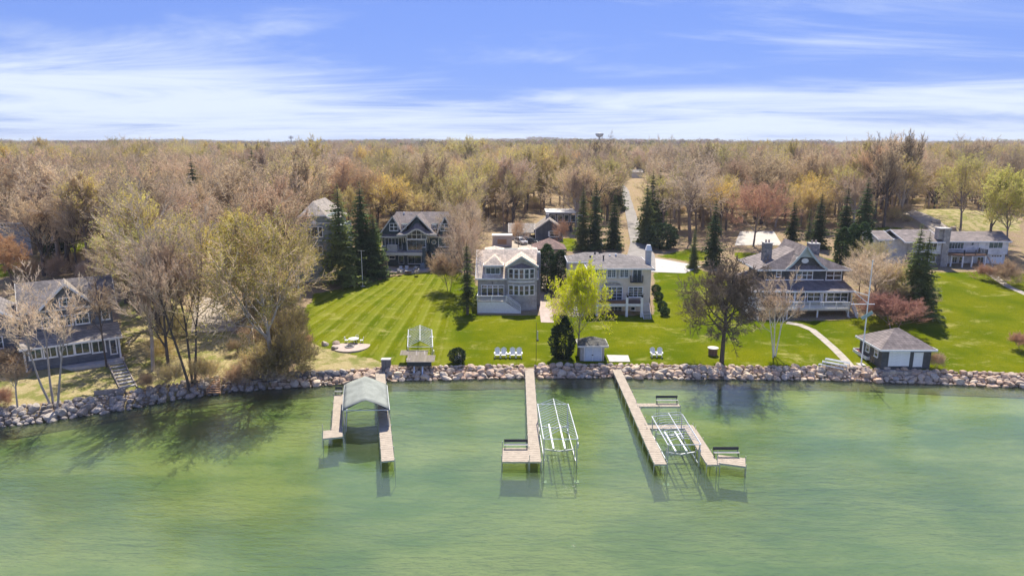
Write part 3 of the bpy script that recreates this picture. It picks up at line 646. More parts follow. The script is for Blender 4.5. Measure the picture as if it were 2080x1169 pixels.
    rl = MB(); rail(rl, (X(940, 860, 0), .08, zt), (X(1105, 860, 0), .08, zt), .85, .2, False, .04); B.part(rl, 'terrace_rail', DARKMETAL)
    s0, s1 = X(1142, 950, 0), X(1240, 950, 0); stairs(E, s0, s1, 1.4, -1.0, zt - .1, h(B.o.x + s1, B.o.y - 1) - B.o.z + .05, 11, CREAM, WHITE)
    rl = MB()
    rl.bar((s1 + .15, 1.4, zt + .8), (s1 + .15, -1.0, .9), .06); rl.bar((s1 + .15, 1.4, zt - .2), (s1 + .15, 1.4, zt + .85), .06); rl.bar((s1 + .15, -1.0, -.1), (s1 + .15, -1.0, .95), .06); B.part(rl, 'stair_rail', DARKMETAL)
    # left flight behind the maple
    stairs(E, X(90, 950, 0), X(285, 950, 0), 2.6, -.4, zt - .2, .1, 10, CREAM, WHITE)
    for px in (928, 1132):
        pl = MB(); q = (X(px, 760, .2), .1, zp)
        pl.tube(q, (q[0], q[1], q[2] + .35), .14, .22, 8)
        for k in range(40):
            dv = Vector((rng.uniform(-1, 1), rng.uniform(-1, 1), rng.uniform(0, 1.1))) * .32; c = Vector((q[0], q[1], q[2] + .4)) + dv; e = Vector((rng.uniform(-1, 1), rng.uniform(-1, 1), rng.uniform(-1, 1))) * .12
            pl.add([c, c + e, c + e.cross(Vector((.3, .8, .5)))], [(0, 1, 2)])
        B.part(pl, 'planter', BLACK)
beige_house()

# --- the charcoal house with the white porch
def porch_house():
    B = House('lake_house', 'charcoal shingle house with big front gable, stone chimneys and long white porch deck', (1500, 470, 6.154), (800, 1086))
    X, Z = B.X, B.Z; E = B.e
    zd = Z(800, 962, 0); k0, k1 = X(232, 960, 0), X(1386, 960, 0)
    B.part(MB().box(k0, k1, .0, 2.6, zd - .32, zd), 'deck_floor', CREAM)
    for px in (240, 610, 990, 1375): B.part(MB().box(X(px, 1000, .1) - .11, X(px, 1000, .1) + .11, .08, .3, -.6, zd - .322), 'deck_post', WHITE)
    rl = MB(); rail(rl, (k0, .06, zd), (k1, .06, zd), Z(800, 884, 0) - zd, .15); rail(rl, (k1, .1, zd), (k1, 2.4, zd), .95, .15); rail(rl, (k0, .1, zd), (k0, 1.0, zd), .95, .15); B.part(rl, 'deck_rail', WHITE)
    P = 2.6; x0, x1 = X(125, 800, P), X(1440, 800, P); zt = Z(800, 748, P)
    B.box('foundation', plain('foundation', (.30, .26, .21), .9, .25), x0 + .3, x1 - .3, P + .25, 14, -.8, zd - .4)
    B.box('porch_wall', SIDING_CHAR, X(335, 800, P), x1 - .5, P, 14.5, zd - .4, zt)
    for r_, n in (((345, 765, 440, 862), 2), ((480, 765, 560, 862), 2), ((600, 765, 690, 862), 2), ((712, 765, 825, 866), 2), ((866, 766, 1015, 862), 2), ((1106, 768, 1360, 866), 3)):
        B.win(r_, P, n, 2, trim=.13, bar=.1)
    B.win((1058, 770, 1086, 876), P, 1, 1, sill=False, name='porch_door')
    sc = MB(); a, b = X(122, 820, P), X(330, 820, P); n = 17
    for k in range(n + 1): x = a + (b - a) * k / n; sc.box(x - .045, x + .045, P - .05, P + .05, zd - .3, zt)
    sc.box(a, b, P - .06, P + .06, zd + .0, zd + .1); B.part(sc, 'slat_screen', WHITE)
    pp = MB()
    for px in (125, 335, 700, 835, 1040, 1415): pp.box(X(px, 800, P - .5) - .07, X(px, 800, P - .5) + .07, P - .6, P - .46, zd, zt + .1)
    B.part(pp, 'porch_post', WHITE)
    # porch roof
    U = 5.2; ye = P - .75; ze = Z(800, 745, ye); zu = Z(800, 606, U); e0, e1 = X(118, 745, ye), X(1462, 745, ye); u0, u1 = X(330, 606, U), X(1310, 640, U)
    r, t = MB(), MB()
    r.slab([(e0, ye, ze), (e1, ye, ze), (u1, U, zu), (u0, U, zu)], T_ROOF); r.slab([(e1, ye, ze), (e1, 14.5, ze), (u1, 14.5, zu), (u1, U, zu)], T_ROOF); r.slab([(e0, 14.5, ze), (e0, ye, ze), (u0, U, zu), (u0, 14.5, zu)], T_ROOF)
    eave_bar(t, (e0, ye - .04, ze), (e1, ye - .04, ze)); eave_bar(t, (e1 + .04, ye, ze), (e1 + .04, 14.5, ze)); eave_bar(t, (e0 - .04, ye, ze), (e0 - .04, 14.5, ze))
    t.bar((u0, U - .08, zu + .05), (X(1060, 606, U), U - .08, zu + .05), .1, .16); B.part(r, 'porch_roof', SHINGLE_BROWN); B.part(t, 'porch_fascia', WHITE)
    # upper floor, hip roof and steep gable
    zh = Z(500, 478, U - .7); B.box('upper_wall', SIDING_CHAR, u0 + .2, u1 - .1, U, 14.2, zu - .6, zh + .05)
    h0, h1 = X(238, 474, U - .7), X(1420, 490, U - .7); xm = X(850, 200, U - .4); zp = Z(850, 183, U - .5); g0, g1 = X(582, 462, U - .4), X(1104, 466, U - .4); zg = Z(850, 464, U - .4)
    r, t = MB(), MB(); hip(r, t, h0, h1, U - .7, 15.2, zh, xm - .01, xm + .01, 8.0, 12.0, zh + 3.4); B.part(r, 'roof', SHINGLE_BROWN); B.part(t, 'fascia', WHITE)
    B.part(MB().prism([(g0 + .4, zg), (g1 - .4, zg), (xm + .25, zp - .6), (xm - .25, zp - .6)], U - .012, 14), 'gable_wall', SIDING_CHAR)
    r, t = MB(), MB()
    # flared, slightly bell-shaped gable slopes
    def prof(s):
        w = (g1 - xm) if s > 0 else (xm - g0)
        return [(xm, zp), (xm + s * w * .33, zp - (zp - zg) * .42), (xm + s * w * .68, zp - (zp - zg) * .78), (xm + s * w, zg)]
    for s in (-1, 1):
        q = prof(s)
        for a, b in zip(q[:-1], q[1:]):
            f = [(a[0], U - .75, a[1]), (b[0], U - .75, b[1]), (b[0], 14.6, b[1]), (a[0], 14.6, a[1])]
            r.slab(f if s > 0 else f[::-1], .22); eave_bar(t, (a[0], U - .8, a[1]), (b[0], U - .8, b[1]), .08, .34)
    B.part(r, 'gable_roof', SHINGLE_BROWN); B.part(t, 'rake_trim', GABLE_GREEN)
    # pale panel above the curved shingle edge
    n = 12; lo = []
    cz = Z(850, 318, U - .3); ez = Z(850, 455, U - .3)
    for k in range(n + 1):
        u = k / n * 2 - 1; lo.append((xm + u * (g1 - g0) * .44, ez + (cz - ez) * math.sqrt(max(0, 1 - u * u))))
    f = MB(); qa = prof(-1)[::-1]; qb = prof(1)
    def top(x):
        q = qa + qb[1:]; return float(np.interp(x, [a[0] for a in q], [a[1] for a in q])) - .08
    for k in range(n):
        a, b = lo[k], lo[k + 1]
        if top(a[0]) > a[1] or top(b[0]) > b[1]: f.prism([a, b, (b[0], max(top(b[0]), b[1] + .01)), (a[0], max(top(a[0]), a[1] + .01))], U - .35, U - .1)
    B.part(f, 'gable_panel', GABLE_GREEN)
    ov = MB(); cx, czz = B.p(831, 365, U); rr = .62
    ov.prism([(cx + math.cos(a * math.pi / 10) * rr, czz + math.sin(a * math.pi / 10) * rr * .72) for a in range(20)], U - .12, U + .02); B.part(ov, 'oval_vent', WHITE)
    B.win((732, 496, 918, 592), U, 3, 2, trim=.16, bar=.14, arch=.55); B.win((1100, 500, 1280, 598), U, 2, 2, trim=.14, bar=.14); B.win((478, 498, 528, 560), U, 1, 2)
    for px, w_, yb, top_ in ((373, 96, 8.0, 152), (955, 118, 8.5, 160)):
        c0, c1 = X(px - w_ / 2, 250, yb), X(px + w_ / 2, 250, yb); zc = Z(px, top_, yb)
        o = B.part(MB().box(c0, c1, yb, yb + 1.5, zh - .5, zc), 'chimney', STONEGREY)
        MB().box(c0 - .08, c1 + .08, yb - .08, yb + 1.58, zc + .003, zc + .16).build('chimney_cap', CONCRETE, o)
        for s in (.3, .7): MB().tube((c0 + (c1 - c0) * s, yb + .75, zc + .16), (c0 + (c1 - c0) * s, yb + .75, zc + .65), .19, .16, 8).build('chimney_pot', plain('clay_pot', (.42, .33, .28), .8, .2), o)
    s0, s1 = X(118, 1000, 0), X(230, 1000, 0); stairs(E, s0, s1, 1.7, -.5, zd, .0, 8, OLDWOOD, WHITE)
    rl = MB()
    for x in (s0 - .1, s1 + .1): rail(rl, (x, 1.7, zd), (x, -.5, .0), .9, .2, False); rl.bar((x, -.5, -.2), (x, -.5, 1.0), .14)
    s0, s1 = X(1385, 1020, 0), X(1468, 1020, 0); stairs(E, s0, s1, 1.7, -.5, zd, .0, 8, OLDWOOD, WHITE)
    rail(rl, (s1 + .1, 1.7, zd), (s1 + .1, -.5, .0), .9, .2, False); rl.bar((s1 + .1, -.5, -.2), (s1 + .1, -.5, 1.0), .14); B.part(rl, 'stair_rail', WHITE)
porch_house()

# --- the white ranch house on the right
def ranch_house():
    B = House('ranch_house', 'long white ranch house with stone chimney and raised corner deck', (1780, 440, 6.933), (1250, 705))
    X, Z = B.X, B.Z; E = B.e; D = 2.6
    x0, x1 = X(1000, 400, D), X(1862, 400, D); zE = Z(1450, 348, D - .6); zR = Z(1400, 202, 8); zl = Z(1700, 525, D)
    B.box('wall', SIDING_WHITE, x0, x1, D, 13, zl - .02, zE + .05); B.box('lower_wall', SIDING_WHITE, x0, x1 - .02, D + .5, 13, -.6, zl - .024)
    r, t = MB(), MB(); hip(r, t, x0 - 1.5, X(1912, 345, D - .6), D - .6, 13.6, zE, x0 - 1.0, X(1765, 204, 8), 8, 8, zR); B.part(r, 'roof', SHINGLE_BROWN); B.part(t, 'fascia', WHITE)
    L0, L1, dl = X(560, 440, .9), X(928, 440, .9), .9; ze = Z(780, 358, dl - .5); zb = Z(780, 526, dl)
    B.box('front_wall', SIDING_WHITE, L0, L1, dl, 12, zb, ze + .05); B.box('front_lower_wall', STONETAN, L0, L1 - .05, dl + .7, 12, -1.2, zb - .004)
    r, t = MB(), MB(); gable_x(r, t, X(200, 182, 6.5), X(974, 358, dl - .5), dl - .5, 12.5, ze, 6.6, Z(600, 178, 6.6)); B.part(r, 'front_roof', SHINGLE_BROWN); B.part(t, 'front_fascia', WHITE)
    w0, w1 = X(30, 400, 4), X(300, 400, 4); B.box('west_wall', SIDING_WHITE, w0, L0 + .1, 4, 12, -1.5, Z(150, 322, 3.6) + .05)
    r, t = MB(), MB(); gable_x(r, t, w0 - .3, X(245, 322, 3.6), 3.6, 12.4, Z(130, 322, 3.6), 8, Z(130, 192, 8)); B.part(r, 'west_roof', SHINGLE_BROWN); B.part(t, 'west_fascia', WHITE)
    B.win((640, 375, 848, 465), dl, 4, 1, glass=GLASS_GREEN); B.win((745, 556, 826, 630), dl + .7, 2, 1); B.win((640, 590, 690, 650), dl + .7, 1, 1); B.win((40, 345, 120, 400), 4, 2, 1)
    B.win((1022, 362, 1225, 448), D, 5, 1); B.win((1338, 350, 1370, 402), D, 1, 1); B.win((1588, 358, 1775, 440), D, 3, 1, glass=GLASS_GREEN)
    B.part(MB().box(X(1435, 400, D), X(1535, 400, D), D - .06, D + .03, zl + .1, Z(1480, 352, D)), 'sliding_door', WHITE)
    g = B.part(MB().box(X(1600, 600, D + .5), X(1768, 600, D + .5), D + .42, D + .52, -.2, Z(1690, 535, D + .5)), 'garage_door', WHITE)
    gx = X(1600, 600, D + .5); gw = X(1768, 600, D + .5) - gx
    for k in range(4): MB().box(gx + gw * (.08 + k * .22), gx + gw * (.24 + k * .22), D + .40, D + .45, Z(1690, 562, D + .5), Z(1690, 542, D + .5)).build('pane', GLASS, g)
    lw = [((1070, 570, 1130, 640), 2), ((1165, 570, 1210, 650), 1), ((1420, 570, 1500, 660), 2)]
    for r_, n in lw: B.win(r_, D + .5, n, 1, sill=False)
    c0, c1 = X(925, 500, .5), X(1015, 500, .5); zc = Z(930, 172, .9)
    c = B.part(MB().box(c0, c1, .5, 2.5, -1.2, zc).box(c0 - .9, c0 + .002, .9, 2.3, ze + .5, zc - .004), 'chimney', STONETAN); MB().box(c0 - 1.0, c1 + .1, .4, 2.6, zc + .003, zc + .18).build('chimney_cap', CONCRETE, c)
    zd = Z(1300, 530, 0); k0, k1 = X(1040, 530, 0), X(1556, 530, 0); km = X(1215, 540, 0)
    B.part(MB().prismz([(k0 - .6, .9), (km, -.5), (k1, -.1), (k1, D), (k0 - .6, D)], zd - .28, zd), 'deck_floor', DECKWOOD)
    rl = MB()
    for a, b in (((k0 - .6, .9), (km, -.45)), ((km, -.45), (k1, -.05)), ((k1, -.05), (k1, D - .1))): rail(rl, (*a, zd), (*b, zd), .95, .2, True, .05)
    B.part(rl, 'deck_rail', plain('dark_bronze', (.06, .05, .045), .5, .3))
    for px, yy in ((992, 1.0), (1052, .7), (1217, -.35), (1348, -.2), (1530, .1)): B.part(MB().box(X(px, 620, yy) - .12, X(px, 620, yy) + .12, yy - .1, yy + .14, -1.2, zd - .284), 'deck_post', WHITE)
    s0 = k1 + .1
    st = MB(); st.bar((s0 + .3, .6, zd - .1), (X(1620, 640, .3), -.3, .1), 1.0, .12); B.part(st, 'stair', OLDWOOD)
ranch_house()
# --- the dark teal house with the arched window
def teal_house():
    B = House('lake_house', 'dark teal house with three gables, arched central window and covered terrace', (740, 400, 6.495), (600, 945))
    X, Z = B.X, B.Z; E = B.e; D = 3.0
    x0, x1 = X(240, 600, D), X(1235, 600, D); zE = Z(700, 522, D - .6); zR = Z(700, 192, 9.5); zf = Z(500, 735, 0)
    B.box('wall', SIDING_TEAL, x0, x1, D, 15, -.6, zE + .1)
    r, t = MB(), MB(); a0, a1 = X(205, 520, D - .6), X(1245, 520, D - .6); hip(r, t, a0, a1, D - .6, 16, zE, X(425, 195, 9.5), X(1105, 195, 9.5), 9.5, 9.5, zR); B.part(r, 'roof', SHINGLE_BROWN); B.part(t, 'fascia', CREAM)
    # side gables
    for (pl, pr, pk, ze, zt, wr, nm) in ((228, 492, 378, 452, 250, (338, 352, 440, 438), 'west'), (965, 1200, 1062, 470, 258, (1008, 356, 1112, 440), 'east')):
        xl, xr, xm = X(pl, 400, D - .1), X(pr, 400, D - .1), X(pk, 300, D - .1); z0, z1 = Z(pk, ze, D), Z(pk, zt, D)
        B.part(MB().prism([(xl + .25, z0 - .6), (xr - .25, z0 - .6), (xr - .25, z0), (xm, z1 - .25), (xl + .25, z0)], D - .1, D + 5), 'gable_wall', SIDING_TEAL)
        r, t = MB(), MB(); gable_y(r, t, xl - .2, xr + .2, xm, D - .5, 9.4, z0 - .2, z1 + .05); B.part(r, 'gable_roof', SHINGLE_BROWN); B.part(t, 'rake_trim', CREAM)
        B.win(wr, D - .1, 2, 2, trim=.12, bar=.14)
    for r_ in ((502, 375, 548, 412), (898, 372, 945, 412)):
        B.part(MB().box(X(r_[0] - 14, 390, D + 1), X(r_[2] + 14, 390, D + 1), D + 1, D + 5, zE, Z(500, 362, D + 1)), 'dormer_wall', SIDING_TEAL); B.win(r_, D + 1, 2, 1)
    # central gable and eyebrow roof
    C = 1.9; cl, cr, cm = X(432, 490, C), X(955, 490, C), X(695, 300, C); z0, z1 = Z(695, 492, C), Z(695, 245, C)
    B.part(MB().prism([(X(540, 600, C), -.02 + zf), (X(832, 600, C), -.02 + zf), (X(832, 500, C), z0), (cm, z1 - .3), (X(540, 500, C), z0)], C, D + 5), 'bay_wall', SIDING_TEAL)
    r, t = MB(), MB(); gable_y(r, t, X(455, 470, C), X(932, 470, C), cm, C - .3, 9.3, z0 + .15, z1 + .1); B.part(r, 'bay_roof', SHINGLE_BROWN); B.part(t, 'bay_trim', CREAM)
    y0 = C - 1.3; n = 16; px0, px1 = X(425, 490, y0), X(960, 490, y0); zb, zt = Z(690, 495, y0), Z(690, 420, y0); W = px1 - px0
    def brow(u): return zb + (zt - zb) * (math.cos(min(1, abs(u) / .62) * math.pi) * .5 + .5)
    up = Z(690, 335, C) - zt
    r, t = MB(), MB()
    for k in range(n):
        u, w = k / n * 2 - 1, (k + 1) / n * 2 - 1; xa, xb = (px0 + px1) / 2 + u * W / 2, (px0 + px1) / 2 + w * W / 2
        r.slab([(xa, y0, brow(u)), (xb, y0, brow(w)), (xb * .86 + cm * .14, C + .1, brow(w) + up * (1 - abs(w) * .75)), (xa * .86 + cm * .14, C + .1, brow(u) + up * (1 - abs(u) * .75))], .2)
        t.bar((xa, y0 - .04, brow(u) - .12), (xb, y0 - .04, brow(w) - .12), .08, .34)
    B.part(r, 'eyebrow_roof', SHINGLE_BROWN, smooth=False); B.part(t, 'eyebrow_trim', CREAM)
    w = B.win((568, 494, 812, 548), C - .02, 4, 1, trim=.16, bar=.11, arch=Z(690, 430, C) - Z(690, 494, C))
    B.win((570, 568, 808, 700), C - .02, 2, 1, sill=False, trim=.14, bar=.02)
    br = MB()
    for px in (520, 548, 832, 858): x = X(px, 600, C - .4); br.box(x - .07, x + .07, C - 1.0, C - .02, Z(690, 535, C) , Z(690, 515, C)); br.bar((x, C - .05, Z(690, 600, C)), (x, C - .9, Z(690, 530, C)), .12)
    B.part(br, 'bracket', CREAM)
    B.win((278, 545, 495, 690), D, 5, 1, sill=False, trim=.08, bar=.08, name='sliding_doors')
    for px, py in ((918, 594), (916, 772)):
        q = B.p(px, py, D); f = MB(); n = 20; rr = .55
        for k in range(n):
            a, b = 2 * math.pi * k / n, 2 * math.pi * (k + 1) / n
            f.prism([(math.cos(a) * rr, math.sin(a) * rr), (math.cos(b) * rr, math.sin(b) * rr), (math.cos(b) * (rr - .16), math.sin(b) * (rr - .16)), (math.cos(a) * (rr - .16), math.sin(a) * (rr - .16))], -.1, .03)
        o = f.build('round_window', CREAM, E, (q[0], D, q[1])); MB().prism([(math.cos(2 * math.pi * k / n) * (rr - .14), math.sin(2 * math.pi * k / n) * (rr - .14)) for k in range(n)], -.03, .02).build('pane', GLASS, o)
    B.win((982, 545, 1150, 650), D, 2, 1, trim=.12); B.win((996, 742, 1125, 805), D, 2, 1, trim=.12)
    B.win((332, 778, 402, 812), D, 1, 1); B.win((458, 775, 520, 878), D, 1, 1, sill=False, name='terrace_door', trim=.07); B.win((580, 778, 752, 876), D, 2, 1, trim=.1, glass=GLASS_GREEN)
    # terrace slab on pillars
    k0, k1 = X(235, 750, 0), X(800, 750, 0)
    B.part(MB().box(k0, k1, .0, D - .01, Z(500, 770, 0), zf), 'terrace_slab', CREAM); B.part(MB().box(k0 + .03, k1 - .03, .04, D - .02, zf + .003, zf + .05), 'terrace_floor', PAVER)
    for px0_, px1_, top in ((230, 274, 655), (765, 806, 668)): 
        o = B.part(MB().box(X(px0_, 700, 0), X(px1_, 700, 0), -.15, .75, -.6, Z(250, top, 0)), 'pillar', plain('pillar_shingle', (.075, .10, .11), .8, .2)); MB().box(X(px0_, 700, 0) - .08, X(px1_, 700, 0) + .08, -.23, .83, Z(250, top, 0) + .003, Z(250, top, 0) + .14).build('pillar_cap', CONCRETE, o)
    B.part(MB().box(X(295, 650, .8), X(430, 650, .8), .9, 1.7, zf + .05, Z(360, 632, .8)), 'grill_counter', CONCRETE)
    cs = MB()
    for k in range(9):
        z = Z(850, 720, D) - k * .26; cs.box(X(832, 700, D), X(870, 700, D), D - 1.0, D - .04, z - .05, z)
    B.part(cs, 'spiral_stair', DARKMETAL)
    for px, py in ((525, 205), (622, 222)): q = B.p(px, py, 9.0); B.part(MB().box(q[0] - .18, q[0] + .18, 8.8, 9.1, q[1] - .4, q[1] + .1), 'roof_vent', WHITE)
    # wood screen
    B.part(MB().box(X(190, 880, -.6), X(315, 880, -.6), -.7, -.6, .3, Z(250, 808, -.6)), 'wood_screen', CEDAR)
    gp = MB().prismz([(k0 + 1.6, -3.6), (k0 + 4.0, -4.6), (k0 + 7, -4.4), (k1 + .6, -2.8), (k1 + 1.8, -.6), (k1, D), (k0, D), (k0, -1.0)], -.9, .05); B.part(gp, 'patio', PAVER)
    return B
TEAL = teal_house()
# --- the blue-grey house half hidden by trees
def bluegrey_house():
    B = House('lake_house', 'blue-grey shingle house with clipped gable, half hidden behind spruces', (560, 380, 5.314), (420, 1030))
    X, Z = B.X, B.Z; E = B.e
    xl, xr = X(215, 600, 0), X(612, 600, 0); zt = Z(400, 302, 0); ze = Z(600, 352, 0); c0, c1 = X(262, 302, 0), X(545, 302, 0)
    B.part(MB().prism([(xl, -1), (xr, -1), (xr, ze), (c1, zt), (c0, zt), (xl, ze)], 0, 12), 'wall', SIDING_BLUEGREY)
    B.box('east_wall', SIDING_BLUEGREY, xr - .1, X(700, 600, 2), 2, 12, -1, Z(650, 420, 2))
    r, t = MB(), MB(); xm = X(400, 170, 3); zp = Z(395, 150, 3.5)
    r.slab([(c0, -.4, zt + .05), (c1, -.4, zt + .05), (xm, 3.2, zp)], .2)
    r.slab([(c1, -.4, zt + .05), (xr + .3, -.4, ze - .1), (xr + .3, 12.4, ze - .1), (xm, 12.4, zp), (xm, 3.2, zp)], .2); r.slab([(xl - .3, -.4, ze - .1), (c0, -.4, zt + .05), (xm, 3.2, zp), (xm, 12.4, zp), (xl - .3, 12.4, ze - .1)], .2)
    eave_bar(t, (c0, -.45, zt), (c1, -.45, zt)); eave_bar(t, (c1, -.45, zt), (xr + .3, -.45, ze - .15)); eave_bar(t, (xl - .3, -.45, ze - .15), (c0, -.45, zt))
    B.part(r, 'roof', SHINGLE_TAN); B.part(t, 'fascia', WHITE)
    tb = MB()
    for py in (388, 575): tb.box(xl, xr, -.1, .03, Z(400, py + 4, 0), Z(400, py - 4, 0))
    B.part(tb, 'band_trim', WHITE)
    for rr in ((345, 430, 372, 530), (385, 430, 455, 532), (468, 430, 502, 530)): B.win(rr, 0, 1, 1, trim=.14); B.win((rr[0], rr[1] + 205, rr[2], rr[3] + 190), 0, 1, 1, trim=.14)
    B.win((612, 445, 660, 560), 2, 1, 2)
    q = B.p(418, 383, 0); o = B.part(MB().prism([(q[0] + math.cos(k * math.pi / 8) * .42, q[1] + math.sin(k * math.pi / 8) * .42) for k in range(16)], -.16, .02), 'round_vent', WHITE)
bluegrey_house()
# --- the slate-blue house at the left edge
def slate_house():
    v = (0, 560, 5.314); A = G(290 / v[2], 560 + 1036 / v[2]); C = G(1305 / v[2], 560 + 880 / v[2]); yaw = math.atan2(C.y - A.y, C.x - A.x)
    B = House('lake_house', 'slate-blue house with glazed sunroom and white-trimmed door on the left shore', v, (0, 0), yaw, (A.x, A.y, A.z))
    X, Z = B.X, B.Z; E = B.e; L = X(1305, 880, 0); zt = Z(300, 778, 0); S = 3.4
    B.part(MB().box(0, L, 0, 10, -1.2, zt), 'wall', SIDING_NAVY)
    tr = MB()
    for x in (0, L): tr.box(x - .12, x + .12, -.1, .06, -.2, zt)
    tr.box(0, L, -.13, .03, zt - .3, zt + .02); B.part(tr, 'corner_trim', WHITE)
    for r_ in ((318, 790, 445, 890), (480, 770, 605, 870), (655, 745, 790, 855), (815, 715, 960, 830), (1000, 705, 1130, 815)): B.win(r_, 0, 2, 1, trim=.16, bar=.1, glass=GLASS_GREEN)
    d = B.win((1196, 690, 1252, 835), 0, 1, 1, sill=False, name='door', trim=.16); MB().tube((.35, -.14, 1.0), (.35, -.14, 1.15), .03, .03, 6).build('handle', METAL, d)
    zu = Z(600, 660, S)
    r, t = MB(), MB(); r.slab([(-.5, -.6, zt - .02), (L + .5, -.6, zt - .02), (L + .3, S, zt + 1.35), (-.2, S, zt + 1.35)], .2); eave_bar(t, (-.5, -.65, zt), (L + .5, -.65, zt)); B.part(r, 'sunroom_roof', SHINGLE_TAN); B.part(t, 'sunroom_fascia', WHITE)
    ze = zt + 4.3; B.part(MB().box(.2, L - .25, S, 11, zt, ze), 'upper_wall', SIDING_NAVY)
    zr = ze + 3.4; r, t = MB(), MB(); gable_x(r, t, -.2, L + .4, S - .6, 11.6, ze - .05, 7.2, zr); B.part(r, 'roof', SHINGLE_GREY); B.part(t, 'fascia', CREAM)
    gm = L * .50; B.part(MB().prism([(gm - 3.2, ze - .2), (gm + 3.2, ze - .2), (gm, zr - .25)], S - .5, 7), 'gable_wall', SIDING_NAVY)
    r, t = MB(), MB(); gable_y(r, t, gm - 3.9, gm + 3.9, gm, S - 1.0, 7.3, ze - .35, zr + .1); B.part(r, 'gable_roof', SHINGLE_TAN); B.part(t, 'rake_trim', WHITE)
    for x, w_, hh, z in ((gm, 1.6, 1.0, ze + .35), (L * .28, 1.5, 1.3, zt + 1.75), (L * .46, 1.5, 1.3, zt + 1.75), (L * .64, 1.5, 1.3, zt + 1.75), (L - 1.1, .8, 1.9, zt + 1.95)):
        B.win(None, 0, 2 if w_ > 1 else 1, 2, trim=.14, local=(x - w_ / 2, x + w_ / 2, z, z + hh), loc=(x, S - (.5 if z > ze else 0), z))
    # left wing running out of the picture
    B.part(MB().box(-7.5, -.4, 2.5, 11, -1.5, ze - .6), 'wing_wall', SIDING_NAVY)
    r, t = MB(), MB(); gable_y(r, t, -8.2, .1, -4.4, 1.8, 11.5, ze - .7, ze + 2.3); B.part(r, 'wing_roof', SHINGLE_GREY); B.part(t, 'wing_fascia', WHITE)
    B.part(MB().prism([(-7.5, ze - .65), (-.4, ze - .65), (-4.4, ze + 2.0)], 2.4, 11), 'wing_gable', SIDING_NAVY)
    for x in (-6, -3): B.win(None, 0, 2, 2, local=(x - .7, x + .7, 3.2, 4.7), loc=(x, 2.5, 3.2))
    B.part(MB().prismz([(L * .34, -.05), (L + .4, -.05), (L + .3, -1.5), (L * .8, -2.1), (L * .45, -1.7)], -.9, .12), 'terrace', CONCRETE)
    # flight of steps to the shore
    T = G(232, 730); U = G(262, 790); st = thing('garden_stairs', 'concrete garden steps descending from the slate-blue house to the rocks', 'stairs', T, 0)
    n = 9; d = Vector((U.x - T.x, U.y - T.y, U.z - T.z)); an = math.atan2(d.y, d.x) + math.pi / 2
    me = MB().box(-.85, .85, -.22, .22, -.25, 0).mesh('step', CONCRETE)
    for k in range(n): q = d * ((k + .3) / n); link_mesh('step', me, st, (q.x, q.y, h(T.x + q.x, T.y + q.y) - T.z + .17), (0, 0, an))
    sr = MB()
    for s in (-.95, .95):
        o = Vector((math.cos(an) * s, math.sin(an) * s, 0)); sr.bar(o + Vector((0, 0, .05)), o + d + Vector((0, 0, .05)), .12, .3)
    sr.build('side_board', OLDWOOD, st)
slate_house()
# --- boathouse and shed on the shore
def boathouse():
    B = House('boathouse', 'charcoal boathouse with hip roof and two white doors at the water edge', (1640, 640, 7.307), (1460, 800)); B.e['category'] = 'boathouse'
    X, Z = B.X, B.Z; x0, x1 = X(1100, 640, 0), X(1830, 640, 0); zE = Z(1500, 508, -.3); dep = 6.2
    B.box('wall', SIDING_CHAR, x0, x1, 0, dep, -.9, zE + .04)
    r, t = MB(), MB(); xm = (x0 + x1) / 2; hip(r, t, x0 - .5, x1 + .5, -.5, dep + .5, zE, xm - .3, xm + .3, dep / 2, dep / 2, Z(1375, 186, dep / 2)); B.part(r, 'roof', SHINGLE_BROWN); B.part(t, 'fascia', WHITE)
    def door(r_, nm, n):
        a, b, z0, z1 = B.rect(r_, 0); f = MB(); f.box(a - .1, a, -.08, .04, z0, z1 + .1).box(b, b + .1, -.08, .04, z0, z1 + .1).box(a, b, -.08, .04, z1, z1 + .1)
        o = B.part(f, 'door_frame', WHITE)
        me = MB().box(a, b, -.05, .03, .006, (z1 - z0) / n - .006).mesh('door_panel', WHITE)
        for k in range(n): link_mesh('door_panel', me, o, (0, -.004 * (k % 2), z0 + (z1 - z0) * k / n))
    door((1215, 540, 1502, 752), 'big', 5); door((1582, 558, 1698, 762), 'small', 1)
    for yy, w_ in ((1.4, .8), (3.8, .8)): window(B.e, w_, .95, (x0, yy, zE - 1.5), -math.pi / 2, 1, 2, WHITE, GLASS, .1, .05, True, 'window')
    B.part(MB().box(x0 - .1, x1 + .1, -1.0, -.01, -.75, -.02), 'landing', OLDWOOD)
    # reddish deck at its side
    q = G(1762, 722); dk = thing('low_deck', 'low red-brown deck with white edging beside the boathouse', 'deck', q, 0)
    me = MB().box(-1.1, 1.1, -.065, .065, 0, .05).mesh('board', DECKWOOD)
    red = plain('red_stain', (.21, .065, .035), .8, .3); me.materials[0] = red
    for k in range(26): link_mesh('board', me, dk, (0, -1.9 + k * .15, .32))
    MB().box(-1.2, 1.2, -2.0, -1.9, 0, .5).build('edge_board', WHITE, dk); MB().box(-1.22, -1.12, -1.9, 2.0, .0, .5).build('edge_board', WHITE, dk); MB().box(-1.2, 1.2, 2.0, 2.1, 0, .6).build('edge_board', WHITE, dk)
    MB().box(-1.1, 1.1, -1.85, 1.95, -.6, .31).build('base', DECKWOOD, dk)
boathouse()
